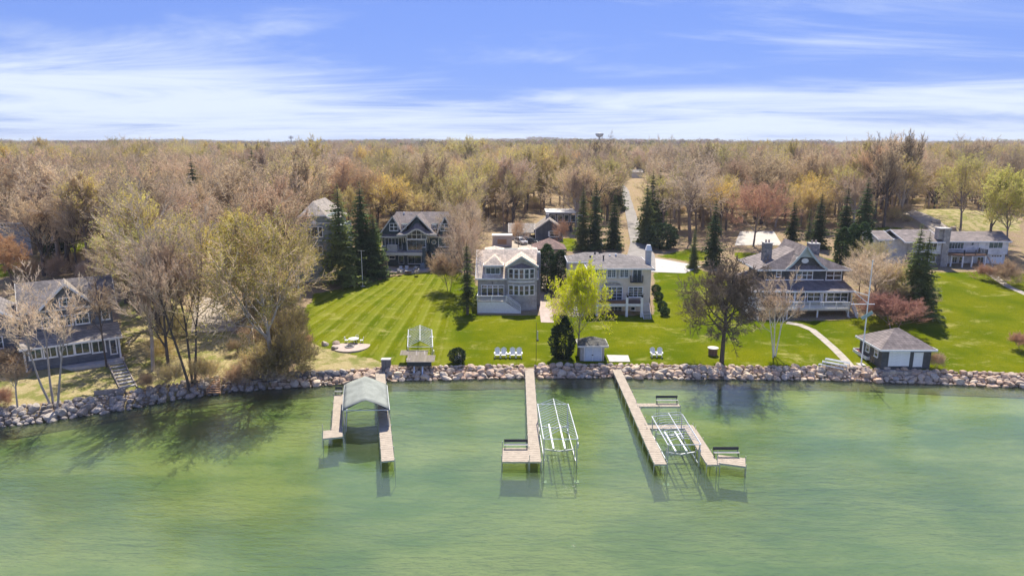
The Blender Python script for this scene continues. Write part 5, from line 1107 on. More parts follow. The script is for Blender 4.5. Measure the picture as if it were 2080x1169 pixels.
# ------------------------------------------------------------------ poles, boxes and other small things
def pole_things():
    b = G(1749, 740); top = at(1755.5, 530, b.y); t = thing('flagpole', 'tall white nautical flagpole with yardarm beside the boathouse', 'flagpole', b); z = top.z - b.z
    MB().tube((0, 0, 0), (0, 0, z), .10, .06, 10).build('mast', WHITE, t); MB().tube((0, 0, z), (0, 0, z + .15), .11, .11, 8).build('finial', CREAM, t)
    zy = at(1752, 617, b.y).z - b.z; xl = at(1728, 617, b.y).x - b.x; xr = at(1776, 617, b.y).x - b.x; MB().tube((xl, -.1, zy), (xr, -.1, zy), .06, .06, 8).build('yardarm', WHITE, t)
    MB().tube((at(1735, 592, b.y).x - b.x, 0, at(1735, 592, b.y).z - b.z), (0, 0, at(1752, 616, b.y).z - b.z), .04, .05, 6).build('gaff_brace', WHITE, t); MB().tube((at(1735, 591, b.y).x - b.x, 0, at(1735, 591, b.y).z - b.z), (0, 0, at(1752, 600, b.y).z - b.z), .05, .05, 6).build('gaff', WHITE, t)
    zb = at(1752, 640, b.y).z - b.z; MB().bar((-.75, -.12, zb - .45), (.75, -.12, zb + .5), .5, .04, (0, 1, 0)).build('green_board', plain('pale_green_board', (.30, .40, .37), .6, .2), t)
    MB().box(-.5, .5, -.5, .5, -.3, .08).build('footing', CONCRETE, t)
    b = G(737, 581); t = thing('flagpole', 'thin white pole on the striped lawn', 'flagpole', b); z = at(733, 508, b.y).z - b.z; MB().tube((0, 0, 0), (0, 0, z), .07, .045, 8).build('mast', WHITE, t); MB().bar((-.7, 0, z - .1), (.7, 0, z - .1), .05).build('crossbar', METAL, t); MB().prismz([(math.cos(k) * .5, math.sin(k) * .5) for k in range(6)], -.2, .07).build('footing', CONCRETE, t)
    b = G(1089, 731); t = thing('bird_feeder', 'slim dark pole with bird feeder on the lawn above the middle dock', 'bird feeder', b); z = at(1090, 655, b.y).z - b.z; MB().tube((0, 0, 0), (0, 0, z), .035, .025, 6).build('pole', DARKMETAL, t)
    MB().tube((.18, 0, z * .55), (.18, 0, z * .78), .09, .09, 8).build('feeder_tube', METAL, t); MB().bar((0, 0, z * .8), (.2, 0, z * .8), .03).build('hook', DARKMETAL, t); MB().tube((.18, 0, z * .52), (.18, 0, z * .55), .2, .2, 8).build('tray', DARKMETAL, t)
    b = G(785, 749); t = thing('utility_box', 'grey metal utility cabinet with pale lid at the dock head', 'cabinet', b); MB().box(-.62, .62, -.4, .4, -.3, 1.45).build('cabinet', plain('grey_cabinet', (.15, .145, .15), .6, .15), t); MB().box(-.68, .68, -.46, .46, 1.454, 1.56).build('lid', CONCRETE, t)
    MB().box(-.02, .02, -.43, -.39, .2, 1.3).build('door_seam', BLACK, t)
    b = G(931, 735); t = thing('dog_house', 'tiny white dog house in front of a round dark shrub', 'dog house', b); MB().prism([(-.5, 0), (.5, 0), (.5, .7), (0, 1.2), (-.5, .7)], -.4, .4).build('wall', WHITE, t)
    r = MB(); r.slab([(-.62, -.5, .62), (0, -.5, 1.28), (0, .5, 1.28), (-.62, .5, .62)], .06); r.slab([(0, -.5, 1.28), (.62, -.5, .62), (.62, .5, .62), (0, .5, 1.28)], .06); r.build('roof', CONCRETE, t); MB().prism([(-.17, .02), (.17, .02), (.17, .42), (0, .58), (-.17, .42)], -.42, -.38).build('doorway', BLACK, t)
    b = G(1455, 726); t = thing('barrel_planter', 'dark barrel planter with pale top behind the shoreline oak', 'planter', b + Vector((-.2, 1.2, 0))); n = 10
    for k in range(n):
        a = 2 * math.pi * k / n; MB().box(-.2, .2, -.04, .04, 0, 1.1).build('stave', DECKWOOD, t, (math.cos(a) * .58, math.sin(a) * .58, 0), (0, 0, a + math.pi / 2))
    MB().prismz([(math.cos(k * math.pi / 8) * .8, math.sin(k * math.pi / 8) * .8) for k in range(16)], 1.104, 1.2).build('top', CREAM, t)
    # stacked dock sections on the rocks
    for i, (px, py, zz, rz, lb) in enumerate(((1700, 744, .75, -.5, 'topmost'), (1694, 746, .5, -.46, 'middle'), (1688, 748, .25, -.54, 'lowest'))):
        b = G(px, py); t = thing('stored_dock', lb + ' of the stored aluminium dock frames piled by the garden path', 'dock frame', (b.x, b.y, b.z + zz), rz, 'stored aluminium dock frames'); t.rotation_euler = (R(-12), R(3), rz)
        me = MB().box(-1.6, 1.6, -.05, .05, 0, .05).mesh('slat', ALU)
        for k in range(11): link_mesh('slat', me, t, (0, -1.4 + k * .28, .1))
        for s in (-1.55, 1.55): MB().box(s - .05, s + .05, -1.5, 1.5, 0, .1).build('side_rail', METAL, t)
    # wooden shore steps and timber wall on the left
    A = G(433, 767); Bq = atz(434, 802, .1); t = thing('shore_steps', 'wooden ladder-like steps into the water left of the brush', 'stairs', A + Vector((0, 0, .25)), 0); d = Bq - A; n = 8
    me = MB().box(-.8, .8, -.17, .17, -.05, .02).mesh('tread', CEDAR)
    for k in range(n): q = d * ((k + .5) / n); link_mesh('tread', me, t, q)
    for s in (-.88, .88): MB().bar(Vector((s, 0, .05)), d + Vector((s, 0, -.1)), .09, .26).build('side_rail', CEDAR, t)
    A, Bq = G(192, 802), G(255, 797); t = thing('timber_wall', 'low weathered timber retaining wall beside the garden steps', 'retaining wall', A); d = Bq - A; an = math.atan2(d.y, d.x); t.rotation_euler = (0, 0, an)
    for k in range(3): MB().box(0, d.length, -.1 + k * .01, .1, -.3 + k * .3, -.01 + k * .3).build('timber', OLDWOOD, t)
    for i, (px, py, rz) in enumerate(((520, 775, .5), (545, 778, .7))):
        b = G(px, py); t = thing('old_dock', ('left' if i == 0 else 'right') + ' of two old dark dock frames lying in the shore brush', 'dock frame', b + Vector((0, 0, .35)), rz, 'old dock frames in the brush'); t.rotation_euler = (R(-14), 0, rz)
        for s in (-.6, .6): MB().box(s - .05, s + .05, -1.8, 1.8, 0, .1).build('side_rail', DARKMETAL, t)
        for k in range(5): MB().box(-.6, .6, -1.7 + k * .85, -1.62 + k * .85, .01, .08).build('crosspiece', DARKMETAL, t)
pole_things()
def car(label, loc, rz, paint):
    t = thing('parked_car', label, 'car', loc, rz); P = plain('car_paint', paint, .25, .06, spec=.6)
    b = MB(); prof = [(-2.2, .35), (2.2, .35), (2.25, .75), (2.1, .95), (1.1, 1.02), (-1.9, 1.05), (-2.25, .9)]
    b.v = []; n = len(prof)
    vs = [(x, -.88, z) for x, z in prof] + [(x, .88, z) for x, z in prof]; b.add(vs, [tuple(range(n)), tuple(range(2 * n - 1, n - 1, -1))] + [(k, n + k, n + (k + 1) % n, (k + 1) % n) for k in range(n)]); o = b.build('body', P, t)
    md = o.modifiers.new('bevel', 'BEVEL'); md.width = .08; md.segments = 2
    g = MB(); g.add([(-2.0, -.82, 1.03), (1.15, -.82, 1.03), (1.15, .82, 1.03), (-2.0, .82, 1.03), (-1.6, -.66, 1.58), (.35, -.66, 1.58), (.35, .66, 1.58), (-1.6, .66, 1.58)], [(0, 1, 5, 4), (1, 2, 6, 5), (2, 3, 7, 6), (3, 0, 4, 7), (4, 5, 6, 7)]); g.build('windows', GLASS, t)
    r = MB().box(-1.65, .4, -.68, .68, 1.582, 1.64); 
    for s in (-1, 1): r.bar((.38, s * .66, 1.58), (1.16, s * .83, 1.03), .07); r.bar((-.6, s * .67, 1.58), (-.6, s * .83, 1.03), .06); r.bar((-1.6, s * .66, 1.58), (-2.0, s * .82, 1.03), .08)
    r.build('roof', P, t)
    for x in (-1.35, 1.4):
        for s in (-1, 1):
            w = MB().tube((x, s * .72, .34), (x, s * .92, .34), .34, .34, 16).build('wheel', BLACK, t); MB().tube((x, s * .921, .34), (x, s * .935, .34), .2, .2, 10).build('rim', METAL, w)
    for s in (-1, 1): MB().box(2.2, 2.28, s * .62 - .2, s * .62 + .2, .68, .82).build('headlight', WHITE, t)
    MB().box(2.2, 2.275, -.36, .36, .5, .66).build('grille', BLACK, t)
car('dark suv parked nose to the lake at the mouth of the long drive', G(1216, 503), R(-92), (.03, .045, .07))
car('dark grey car parked in front of the grey cottage', G(1079, 495), R(-28), (.03, .035, .045))
car('white car half hidden left of the dark car by the cottage', G(1058, 495), R(-60), (.62, .62, .62))
def towers():
    Y = 1500; b = at(592.5, 300, Y); z0 = h(b.x, b.y); top = at(592.5, 276, Y).z; t = thing('cell_tower', 'slim grey mobile phone mast on the wooded horizon', 'tower', (b.x, b.y, z0)); z = top - z0
    for a in range(3): an = a * 2.1; MB().tube((math.cos(an) * 1.6, math.sin(an) * 1.6, 0), (math.cos(an) * .7, math.sin(an) * .7, z), .3, .2, 6).build('leg', DARKMETAL, t)
    br = MB()
    for k in range(12):
        for a in range(3): a0, a1 = a * 2.1, (a + 1) * 2.1; br.tube((math.cos(a0) * 1.4, math.sin(a0) * 1.4, z * k / 12), (math.cos(a1) * 1.3, math.sin(a1) * 1.3, z * (k + 1) / 12), .14, .14, 4)
    br.build('lattice', DARKMETAL, t)
    for dx in (-4.2, -1.6, 1.4, 4.2): MB().box(dx - .55, dx + .55, -.5, .5, z - 6.5, z - .4).build('antenna', METAL, t)
    MB().box(-4.6, 4.6, -.3, .3, z - 4, z - 3.4).build('crossarm', DARKMETAL, t)
    Y = 1400; b = at(1217, 300, Y); z0 = h(b.x, b.y); t = thing('water_tower', 'grey bowl-shaped water tower above the horizon trees', 'tower', (b.x, b.y, z0)); zt = at(1217, 269.5, Y).z - z0; zb = at(1217, 279, Y).z - z0; rr = 8.2; tk = MB(); n = 20
    prof = [(.1, zt), (rr * .7, zt - .6), (rr, zt - 1.6), (rr, zt - 3.6), (rr * .72, zb + 2.0), (rr * .3, zb), (1.6, zb - .5)]
    for (r0, z_0), (r1, z_1) in zip(prof[:-1], prof[1:]):
        tk.add([(math.cos(k * 2 * math.pi / n) * r0, math.sin(k * 2 * math.pi / n) * r0, z_0) for k in range(n)] + [(math.cos(k * 2 * math.pi / n) * r1, math.sin(k * 2 * math.pi / n) * r1, z_1) for k in range(n)], [(k, n + k, n + (k + 1) % n, (k + 1) % n) for k in range(n)])
    tk.build('tank', plain('tank_grey', (.24, .27, .31), .5, .06), t, smooth=True); MB().tube((0, 0, 0), (0, 0, zb + .5), 2.2, 1.6, 12).build('pedestal', plain('tank_pedestal', (.30, .33, .36), .5, .06), t)
towers()
# ------------------------------------------------------------------ stone sea walls
def stones():
    m, nt, p = new_mat('field_stone'); oi = nt.nodes.new('ShaderNodeObjectInfo'); v = coord(nt, 'Object')
    cr = nt.nodes.new('ShaderNodeValToRGB'); e = cr.color_ramp; e.elements[0].color = (.42, .31, .23, 1); e.elements[1].color = (.68, .55, .43, 1)
    for pos, c in ((.2, (.58, .40, .28)), (.38, (.66, .49, .35)), (.55, (.42, .33, .25)), (.7, (.70, .55, .40)), (.85, (.50, .43, .35))): x = e.elements.new(pos); x.color = (*c, 1)
    nt.links.new(oi.outputs['Random'], cr.inputs[0]); n1 = noise(nt, v, 4, 5, .65)
    nt.links.new(mixc(nt, 1.0, cr.outputs[0], mixc(nt, ramp(nt, n1, .3, .7), (.68, .66, .64), (1.15, 1.13, 1.1)), 'MULTIPLY'), p.inputs['Base Color']); p.inputs['Roughness'].default_value = .85; bump(nt, p, n1, .5, .08)
    ge = nt.nodes.new('ShaderNodeNewGeometry'); sz = nt.nodes.new('ShaderNodeSeparateXYZ'); nt.links.new(ge.outputs['Position'], sz.inputs[0])      # wet and algae-stained at the water line
    lk = p.inputs['Base Color'].links[0].from_socket; nt.links.new(mixc(nt, ramp(nt, mth(nt, 'ADD', sz.outputs[2], mth(nt, 'MULTIPLY', n1, .25)), .12, .34, .75, 0), lk, (.10, .085, .05)), p.inputs['Base Color'])
    m2 = m.copy(); m2.name = 'grey_field_stone'; cr2 = [n for n in m2.node_tree.nodes if n.type == 'VALTORGB'][0]
    for el in cr2.color_ramp.elements: c = el.color; g = (c[0] + c[1] + c[2]) / 3; el.color = (g * .55 + c[0] * .22, g * .56 + c[1] * .17, g * .56 + c[2] * .10, 1)
    mes = []; r_ = random.Random(3)
    for mat in (m, m2):
        row = []
        for k in range(9):
            bm = bmesh.new(); bmesh.ops.create_icosphere(bm, subdivisions=2, radius=1)
            ph = [r_.uniform(0, 6.3) for _ in range(6)]
            for v_ in bm.verts:
                c = v_.co; f = 1 + .13 * math.sin(2.1 * c.x + ph[0]) + .13 * math.sin(2.4 * c.y + ph[1]) + .10 * math.sin(3.0 * c.z + ph[2]) + .07 * math.sin(4 * c.x * c.y + ph[3]) + r_.uniform(-.09, .09)
                q = c * f; q = Vector([math.copysign(abs(a) ** .70, a) for a in q]); v_.co = q
            
            for _k in range(7):                      # split faces
                n_ = Vector((r_.uniform(-1, 1), r_.uniform(-1, 1), r_.uniform(-1, 1))).normalized(); d_ = r_.uniform(.66, .95)
                for v_ in bm.verts:
                    e_ = v_.co.dot(n_) - d_
                    if e_ > 0: v_.co -= n_ * e_
            me = bpy.data.meshes.new('stone'); bm.to_mesh(me); bm.free(); me.materials.append(mat); row.append(me)
        mes.append(row)
    def wall(label, xa, xb, kind, rowspec, size, skip=()):
        cx = (xa + xb) / 2; cy = float(shore(cx)); t = thing('stone_seawall', label, 'seawall', (cx, cy, 0)); cnt = 0
        for (s, z, sc) in rowspec:
            x = xa + r_.uniform(0, .5)
            while x < xb:
                w = size * sc * r_.choice((.4, .55, .7, .9, 1.0, 1.2, 1.6)); x += w * .5
                if not any(a < x < b for a, b in skip):
                    y = float(shore(x)) + s + r_.uniform(-.16, .16); o = link_mesh('stone', mes[kind][r_.randrange(9)], t, (x - cx, y - cy, z + r_.uniform(-.1, .1)), (r_.uniform(-.3, .3), r_.uniform(-.3, .3), r_.uniform(0, 6.3) if kind else r_.uniform(-.5, .5) + r_.choice((0, math.pi))))
                    o.scale = (w * .56, w * r_.uniform(.38, .5), w * r_.uniform(.30, .42)); cnt += 1
                x += w * .5
        return cnt
    c = [wall('grey rounded rock bank along the left shore below the slate-blue house', -64, -33.5, 1, [(-.15, .02, .9), (.35, .3, 1), (.85, .62, 1), (1.4, .92, 1), (1.95, 1.2, .95), (2.5, 1.4, .8)], .86),
         wall('pinkish boulder wall from the brush to the middle dock', -33.5, 3.0, 0, [(-.1, .05, 1), (.4, .38, 1.0), (.85, .68, 1.0), (1.3, .96, .95), (1.8, 1.24, .8)], .84, ((2.0, 3.4),)),
         wall('tan boulder wall between the middle dock and the garden path', 3.0, 46, 0, [(-.1, .05, 1), (.4, .38, 1.0), (.85, .68, 1.0), (1.3, .96, .95), (1.8, 1.24, .8)], .88),
         wall('tan boulder wall from the garden path to the right edge', 46, 88, 0, [(-.1, .05, 1), (.4, .38, 1.0), (.85, .68, 1.0), (1.3, .96, .95), (1.8, 1.24, .8)], .85)]
    # the row of big dark blocks
    q = G(652, 764); t = thing('block_wall', 'row of six big dark blocks above the rocks left of the canopy', 'retaining wall', q); x = 0
    dm = plain('dark_block', (.12, .12, .135), .8, .35, scale=1.5, bmp=.4)
    for k, w in enumerate((1.0, .95, 1.0, 1.35, 1.15, 1.5, 1.3)):
        me = mes[0][k].copy(); me.materials.clear(); me.materials.append(dm); p_ = G(606 + 15.2 * k, 767 - .5 * k); o = link_mesh('block', me, t, p_ - q + Vector((0, .2, .35)), (0, 0, rng.uniform(-.15, .15))); o.scale = (w * .6, .45, .55 if k < 5 else .4)
    # loose rocks beside the paver circle
    for k, (px, py, s, lb) in enumerate(((683, 697, .5, 'dark split boulder at the left rim of the paver circle'), (680, 709, .45, 'flat pale boulder below the left rim of the paver circle'), (660, 700, .6, 'tan boulder left of the paver circle'), (1900, 452, .9, 'boulder beside the gravel drive behind the ranch'), (1935, 466, .8, 'boulder above the ranch roof on the bank'))):
        g = G(px, py); o = link_mesh('boulder', mes[k % 2][k], None, g + Vector((0, 0, .25 * s)), (0, 0, k)); o.scale = (s * 1.2, s, s * .8); tag(o, lb, 'boulder')
    return c
stones()
# ------------------------------------------------------------------ trees
def leaf_mat(name, col, var=.35, trans=.35, rough=.8):
    m, nt, p = new_mat(name); v = coord(nt, 'Object'); oi = nt.nodes.new('ShaderNodeObjectInfo')
    n1 = noise(nt, v, .55, 3); n2 = noise(nt, v, 5, 2); f = ramp(nt, mth(nt, 'ADD', mth(nt, 'MULTIPLY', n1, .55), mth(nt, 'MULTIPLY', n2, .45)), .33, .67)
    c = mixc(nt, f, tuple(x * (1 - var) for x in col), tuple(x * (1 + var) for x in col))
    rv = ramp(nt, oi.outputs['Random'], 0, 1, .72, 1.25, False)
    vm = nt.nodes.new('ShaderNodeVectorMath'); vm.operation = 'SCALE'; nt.links.new(c, vm.inputs[0]); nt.links.new(rv, vm.inputs['Scale'])
    nt.links.new(vm.outputs[0], p.inputs['Base Color']); p.inputs['Roughness'].default_value = rough; p.inputs['Specular IOR Level'].default_value = .15
    if trans:
        t = nt.nodes.new('ShaderNodeBsdfTranslucent'); nt.links.new(vm.outputs[0], t.inputs['Color']); mx = nt.nodes.new('ShaderNodeMixShader'); mx.inputs[0].default_value = trans
        out = nt.nodes['Material Output']; nt.links.new(p.outputs[0], mx.inputs[1]); nt.links.new(t.outputs[0], mx.inputs[2]); nt.links.new(mx.outputs[0], out.inputs['Surface'])
    return m
BARK = plain('grey_brown_bark', (.26, .205, .165), .9, .35, scale=3, bmp=.4, streak=(3, 3, .6))
BARK_DARK = plain('dark_bark', (.115, .092, .075), .9, .35, scale=3, bmp=.4, streak=(3, 3, .6))
BARK_PALE = plain('pale_bark', (.66, .62, .57), .8, .25, scale=2.5, bmp=.2, streak=(1, 1, 3))
BARK_MID = plain('grey_bark', (.38, .33, .285), .9, .3, scale=3, bmp=.3, streak=(3, 3, .6))
TW = {'brown': leaf_mat('brown_twigs', (.50, .385, .25), .28, .3), 'grey': leaf_mat('grey_twigs', (.50, .40, .29), .28, .3), 'pale': leaf_mat('pale_twigs', (.66, .53, .39), .22, .3), 'red': leaf_mat('reddish_twigs', (.50, .28, .19), .28, .3), 'dark': leaf_mat('dark_twigs', (.21, .16, .115), .3, .15)}
BUD = {'tan': leaf_mat('tan_buds', (.66, .52, .32), .25, .5), 'rust': leaf_mat('rust_buds', (.62, .40, .235), .25, .5), 'olive': leaf_mat('olive_buds', (.62, .53, .13), .28, .5), 'yellow': leaf_mat('yellow_buds', (.78, .60, .10), .25, .5), 'green': leaf_mat('pale_green_buds', (.60, .57, .15), .25, .5),
       'mauve': leaf_mat('mauve_buds', (.57, .39, .27), .25, .5), 'orange': leaf_mat('orange_buds', (.74, .46, .19), .25, .5), 'chart': leaf_mat('chartreuse_leaves', (.62, .64, .012), .25, .5), 'red': leaf_mat('wine_buds', (.42, .20, .18), .3, .45), 'oldleaf': leaf_mat('old_oak_leaves', (.48, .28, .14), .3, .45), 'olive2': leaf_mat('olive_leaves', (.34, .285, .075), .4, .45), 'dark': leaf_mat('dark_oak_buds', (.26, .19, .13), .3, .3)}
NEEDLE = leaf_mat('spruce_needles', (.135, .185, .055), .6, .35); NEEDLE_L = leaf_mat('light_spruce_needles', (.21, .24, .065), .5, .35); YEW = leaf_mat('dark_evergreen_leaves', (.045, .07, .026), .5, .1); CEDARL = leaf_mat('arborvitae_leaves', (.07, .115, .035), .5, .12)
class TreeGen:
    """bare tree ten units high: trunk mesh with the limbs, crown mesh with twigs (slot 0) and buds or leaves (slot 1)"""
    def __init__(s, seed, trunk=.32, limbs=7, ang=(28, 55), llen=.42, up=.10, wig=.16, n2=6, n3=6, n4=6, buds=3, bud=.10, r0=.19, stems=1, lean=.05, ratio=.62, twig=.022):
        s.r = random.Random(seed); s.T = MB(); s.C = MB(); s.k = locals(); s.cnt = [limbs, n2, n3, n4]; s.up = up; s.wig = wig; s.ang = ang; s.buds = buds; s.bud = bud; s.ratio = ratio; s.twig = twig
        for i in range(stems):
            az = s.r.uniform(0, 6.3); d = Vector((math.cos(az) * lean * (2.6 if stems > 1 else 1), math.sin(az) * lean * (2.6 if stems > 1 else 1), 1)).normalized(); b = Vector((math.cos(az), math.sin(az), 0)) * (.25 if stems > 1 else 0)
            s.grow(b - Vector((0, 0, .25)), d, 10 * (trunk + .35) * (s.r.uniform(.85, 1) if stems > 1 else 1), r0 * (.7 if stems > 1 else 1), 0, trunk / (trunk + .35), llen)
        s.fit()
    def perp(s, d):
        a = Vector((s.r.uniform(-1, 1), s.r.uniform(-1, 1), s.r.uniform(-1, 1))); p = d.cross(a)
        return p.normalized() if p.length > 1e-4 else d.orthogonal().normalized()
    def grow(s, p, d, L, rad, lv, t0, llen):
        r = s.r; n = (7, 5, 4, 3, 2)[lv]; pts = [p]; dirs = [d]; rr = [rad]
        for i in range(n):
            w = s.wig * (.45 if lv == 0 else 1.0); d = (d + s.perp(d) * r.uniform(0, w) + Vector((0, 0, s.up * (0 if lv == 0 else .6)))).normalized()
            p = p + d * (L / n); pts.append(p); dirs.append(d); rr.append(rad * (1 - (i + 1) / n * (.62 if lv == 0 else .8)))
        for i in range(n):
            if lv <= 2: s.T.tube(pts[i], pts[i + 1], rr[i], rr[i + 1], (8, 5, 4)[lv], False)
            elif lv == 3:
                x = s.perp(dirs[i]) * max(rr[i], s.twig * .9); y = s.perp(dirs[i]) * max(rr[i + 1], s.twig * .7); s.C.mi = 0; s.C.add([pts[i] - x, pts[i] + x, pts[i + 1] + y, pts[i + 1] - y], [(0, 1, 2, 3)])
        if lv == 4:
            x = s.perp(dirs[0]) * s.twig; s.C.mi = 0; s.C.add([pts[0] - x, pts[0] + x, pts[1] + x * .6, pts[2], pts[1] - x * .6], [(0, 1, 2, 3, 4)])
            s.C.mi = 1
            for b in range(s.buds):
                u = r.random(); q = pts[0].lerp(pts[2], .25 + .8 * u) + Vector((r.uniform(-1, 1), r.uniform(-1, 1), r.uniform(-1, 1))) * s.bud * .9; e = Vector((r.uniform(-1, 1), r.uniform(-1, 1), r.uniform(-1, 1))).normalized() * s.bud * r.uniform(.6, 1.2); f = s.perp(e) * s.bud * r.uniform(.4, .7)
                s.C.add([q - e * .5, q + f * .5, q + e * .5, q - f * .5], [(0, 1, 2, 3)])
            return
        m = s.cnt[lv]
        for c in range(m):
            u = t0 + (1 - t0) * ((c + r.uniform(.1, .9)) / m); fi = u * n; i = min(n - 1, int(fi)); q = pts[i].lerp(pts[i + 1], fi - i); dd = dirs[i + 1]
            a = R(r.uniform(*s.ang)) * (1.0 if lv else (1.15 - .45 * u)); az = s.perp(dd)
            if lv == 0: an = c * 2.4 + r.uniform(-.4, .4); az = Vector((math.cos(an), math.sin(an), 0)); az = (az - dd * az.dot(dd)).normalized()
            nd = (dd * math.cos(a) + az * math.sin(a)).normalized()
            ln = (10 * llen * (1.1 - .5 * (u - t0) / (1 - t0 + .001)) if lv == 0 else L * s.ratio * (1.1 - .4 * u)) * r.uniform(.75, 1.15)
            s.grow(q, nd, ln, max(.012, (rr[i] * .62)), lv + 1, .22, llen)
        if lv < 4: s.grow(pts[-1], dirs[-1], L * (.42 if lv == 0 else .5), rr[-1], max(lv + 1, 2) if lv else 1, .15, llen)
    def fit(s):
        mz = max(v[2] for v in s.C.v); k = 10 / mz
        s.T.v = [(x * k, y * k, z * k) for x, y, z in s.T.v]; s.C.v = [(x * k, y * k, z * k) for x, y, z in s.C.v]
        s.width = 2 * sorted(math.hypot(x, y) for x, y, z in s.C.v)[int(len(s.C.v) * .97)]
def protos(gens):
    out = []
    for g in gens: out.append((g.T.mesh('trunk', BARK, True), g.C.mesh('crown', [TW['brown'], BUD['tan']]), g.width))
    return out
P = {'forest': protos([TreeGen(11, .20, 8, (22, 48), .38, .12, buds=3), TreeGen(12, .24, 8, (20, 44), .36, .14, buds=3), TreeGen(13, .16, 8, (26, 52), .42, .10, buds=3), TreeGen(14, .22, 7, (20, 42), .38, .16, .2, buds=3), TreeGen(15, .18, 9, (30, 58), .38, .08, buds=4)]),
     'oak': protos([TreeGen(21, .24, 8, (38, 68), .44, .05, .30, 6, 6, 7, 2, .07, .22), TreeGen(22, .30, 8, (34, 64), .42, .06, .28, 6, 6, 6, 2, .07, .20), TreeGen(23, .26, 12, (38, 80), .36, .04, .34, 8, 8, 8, 2, .07, .23, 1, .05, .6, .026)]),
     'round': protos([TreeGen(31, .18, 9, (28, 58), .44, .10, .16, 7, 6, 7, 3, .085, .13, 1), TreeGen(32, .15, 8, (26, 55), .42, .12, .16, 7, 6, 7, 3, .085, .10, 3, .08)]),
     'clump': protos([TreeGen(41, .36, 5, (16, 38), .30, .16, .15, 5, 6, 6, 3, .07, .14, 4, .05), TreeGen(42, .40, 6, (18, 44), .26, .12, .18, 5, 5, 6, 2, .06, .13, 3, .045), TreeGen(43, .40, 5, (20, 48), .28, .10, .24, 4, 4, 5, 2, .05, .13, 3, .05)]),
     'leafy': protos([TreeGen(51, .22, 9, (30, 62), .42, .06, .2, 7, 6, 6, 4, .115, .17), TreeGen(52, .24, 9, (28, 58), .40, .1, .2, 7, 6, 6, 6, .15, .14), TreeGen(53, .20, 11, (30, 64), .40, .08, .2, 7, 6, 6, 6, .17, .12)]),
     'thin': protos([TreeGen(61, .45, 9, (24, 50), .24, .12, .2, 5, 5, 5, 2, .06, .12), TreeGen(62, .38, 11, (26, 60), .22, .10, .28, 5, 5, 5, 2, .05, .11)]),
     'shrub': protos([TreeGen(71, .04, 8, (20, 60), .6, .1, .2, 6, 5, 5, 3, .12, .05, 5, .14, .62, .03), TreeGen(72, .05, 9, (25, 65), .55, .08, .22, 6, 5, 5, 3, .14, .05, 4, .14, .62, .03)])}
def conifer_mesh(seed, rmax=1.9, layers=50, droop=.35, base=.06, gap=0.0, pw=.68):
    r = random.Random(seed); T, C = MB(), MB(); T.tube((0, 0, -.3), (0, 0, 5), .17, .10, 7, False); T.tube((0, 0, 5), (0, 0, 9.9), .10, .015, 6, False)
    for l in range(layers):
        u = (l + r.uniform(-.4, .4)) / layers; u = max(0, min(.985, u)); z = 10 * (base + (1 - base) * u); rad = rmax * (1 - u) ** pw * r.uniform(.78, 1.12) + .06
        if r.random() < gap: continue
        nb = int(13 - 5 * u); a0 = r.uniform(0, 6.3)
        for k in range(nb):
            a = a0 + k * 6.283 / nb + r.uniform(-.25, .25); L = rad * r.uniform(.45, 1.25); o = Vector((math.cos(a), math.sin(a), 0)); sd = Vector((-math.sin(a), math.cos(a), 0)); pts = []
            for i in range(5):
                t = i / 4; pts.append(Vector((0, 0, z)) + o * (L * t) + Vector((0, 0, -droop * L * (t ** 1.3) + .16 * L * t ** 4)))
            for i in range(4):
                wd = L * (.30, .34, .26, .14)[i] * r.uniform(.7, 1.2); q, e = pts[i], pts[i + 1]; dn = Vector((0, 0, -.10 * L * r.uniform(.4, 1.4)))
                for sg in (-1, 1): C.add([q, e, q.lerp(e, .75) + sd * (sg * wd) + dn + o * (.10 * L)], [(0, 1, 2)])
                if i < 3: C.add([q, e, q.lerp(e, .5) + dn * 2.2 + sd * r.uniform(-.06, .06) * L], [(0, 1, 2)])
            C.add([pts[3], pts[4] + sd * .05 * L, pts[4] + o * .07 * L, pts[4] - sd * .05 * L], [(0, 1, 2, 3)])
    return T.mesh('trunk', BARK_DARK, True), C.mesh('crown', NEEDLE), rmax * 2
CON = [conifer_mesh(1), conifer_mesh(2, 1.75, 52, .3, .04), conifer_mesh(3, 1.6, 44, .25, .08, .08), conifer_mesh(4, 1.1, 36, .4, .16, .2, .6), conifer_mesh(5, 2.3, 42, .42, .02, .05, .66)]
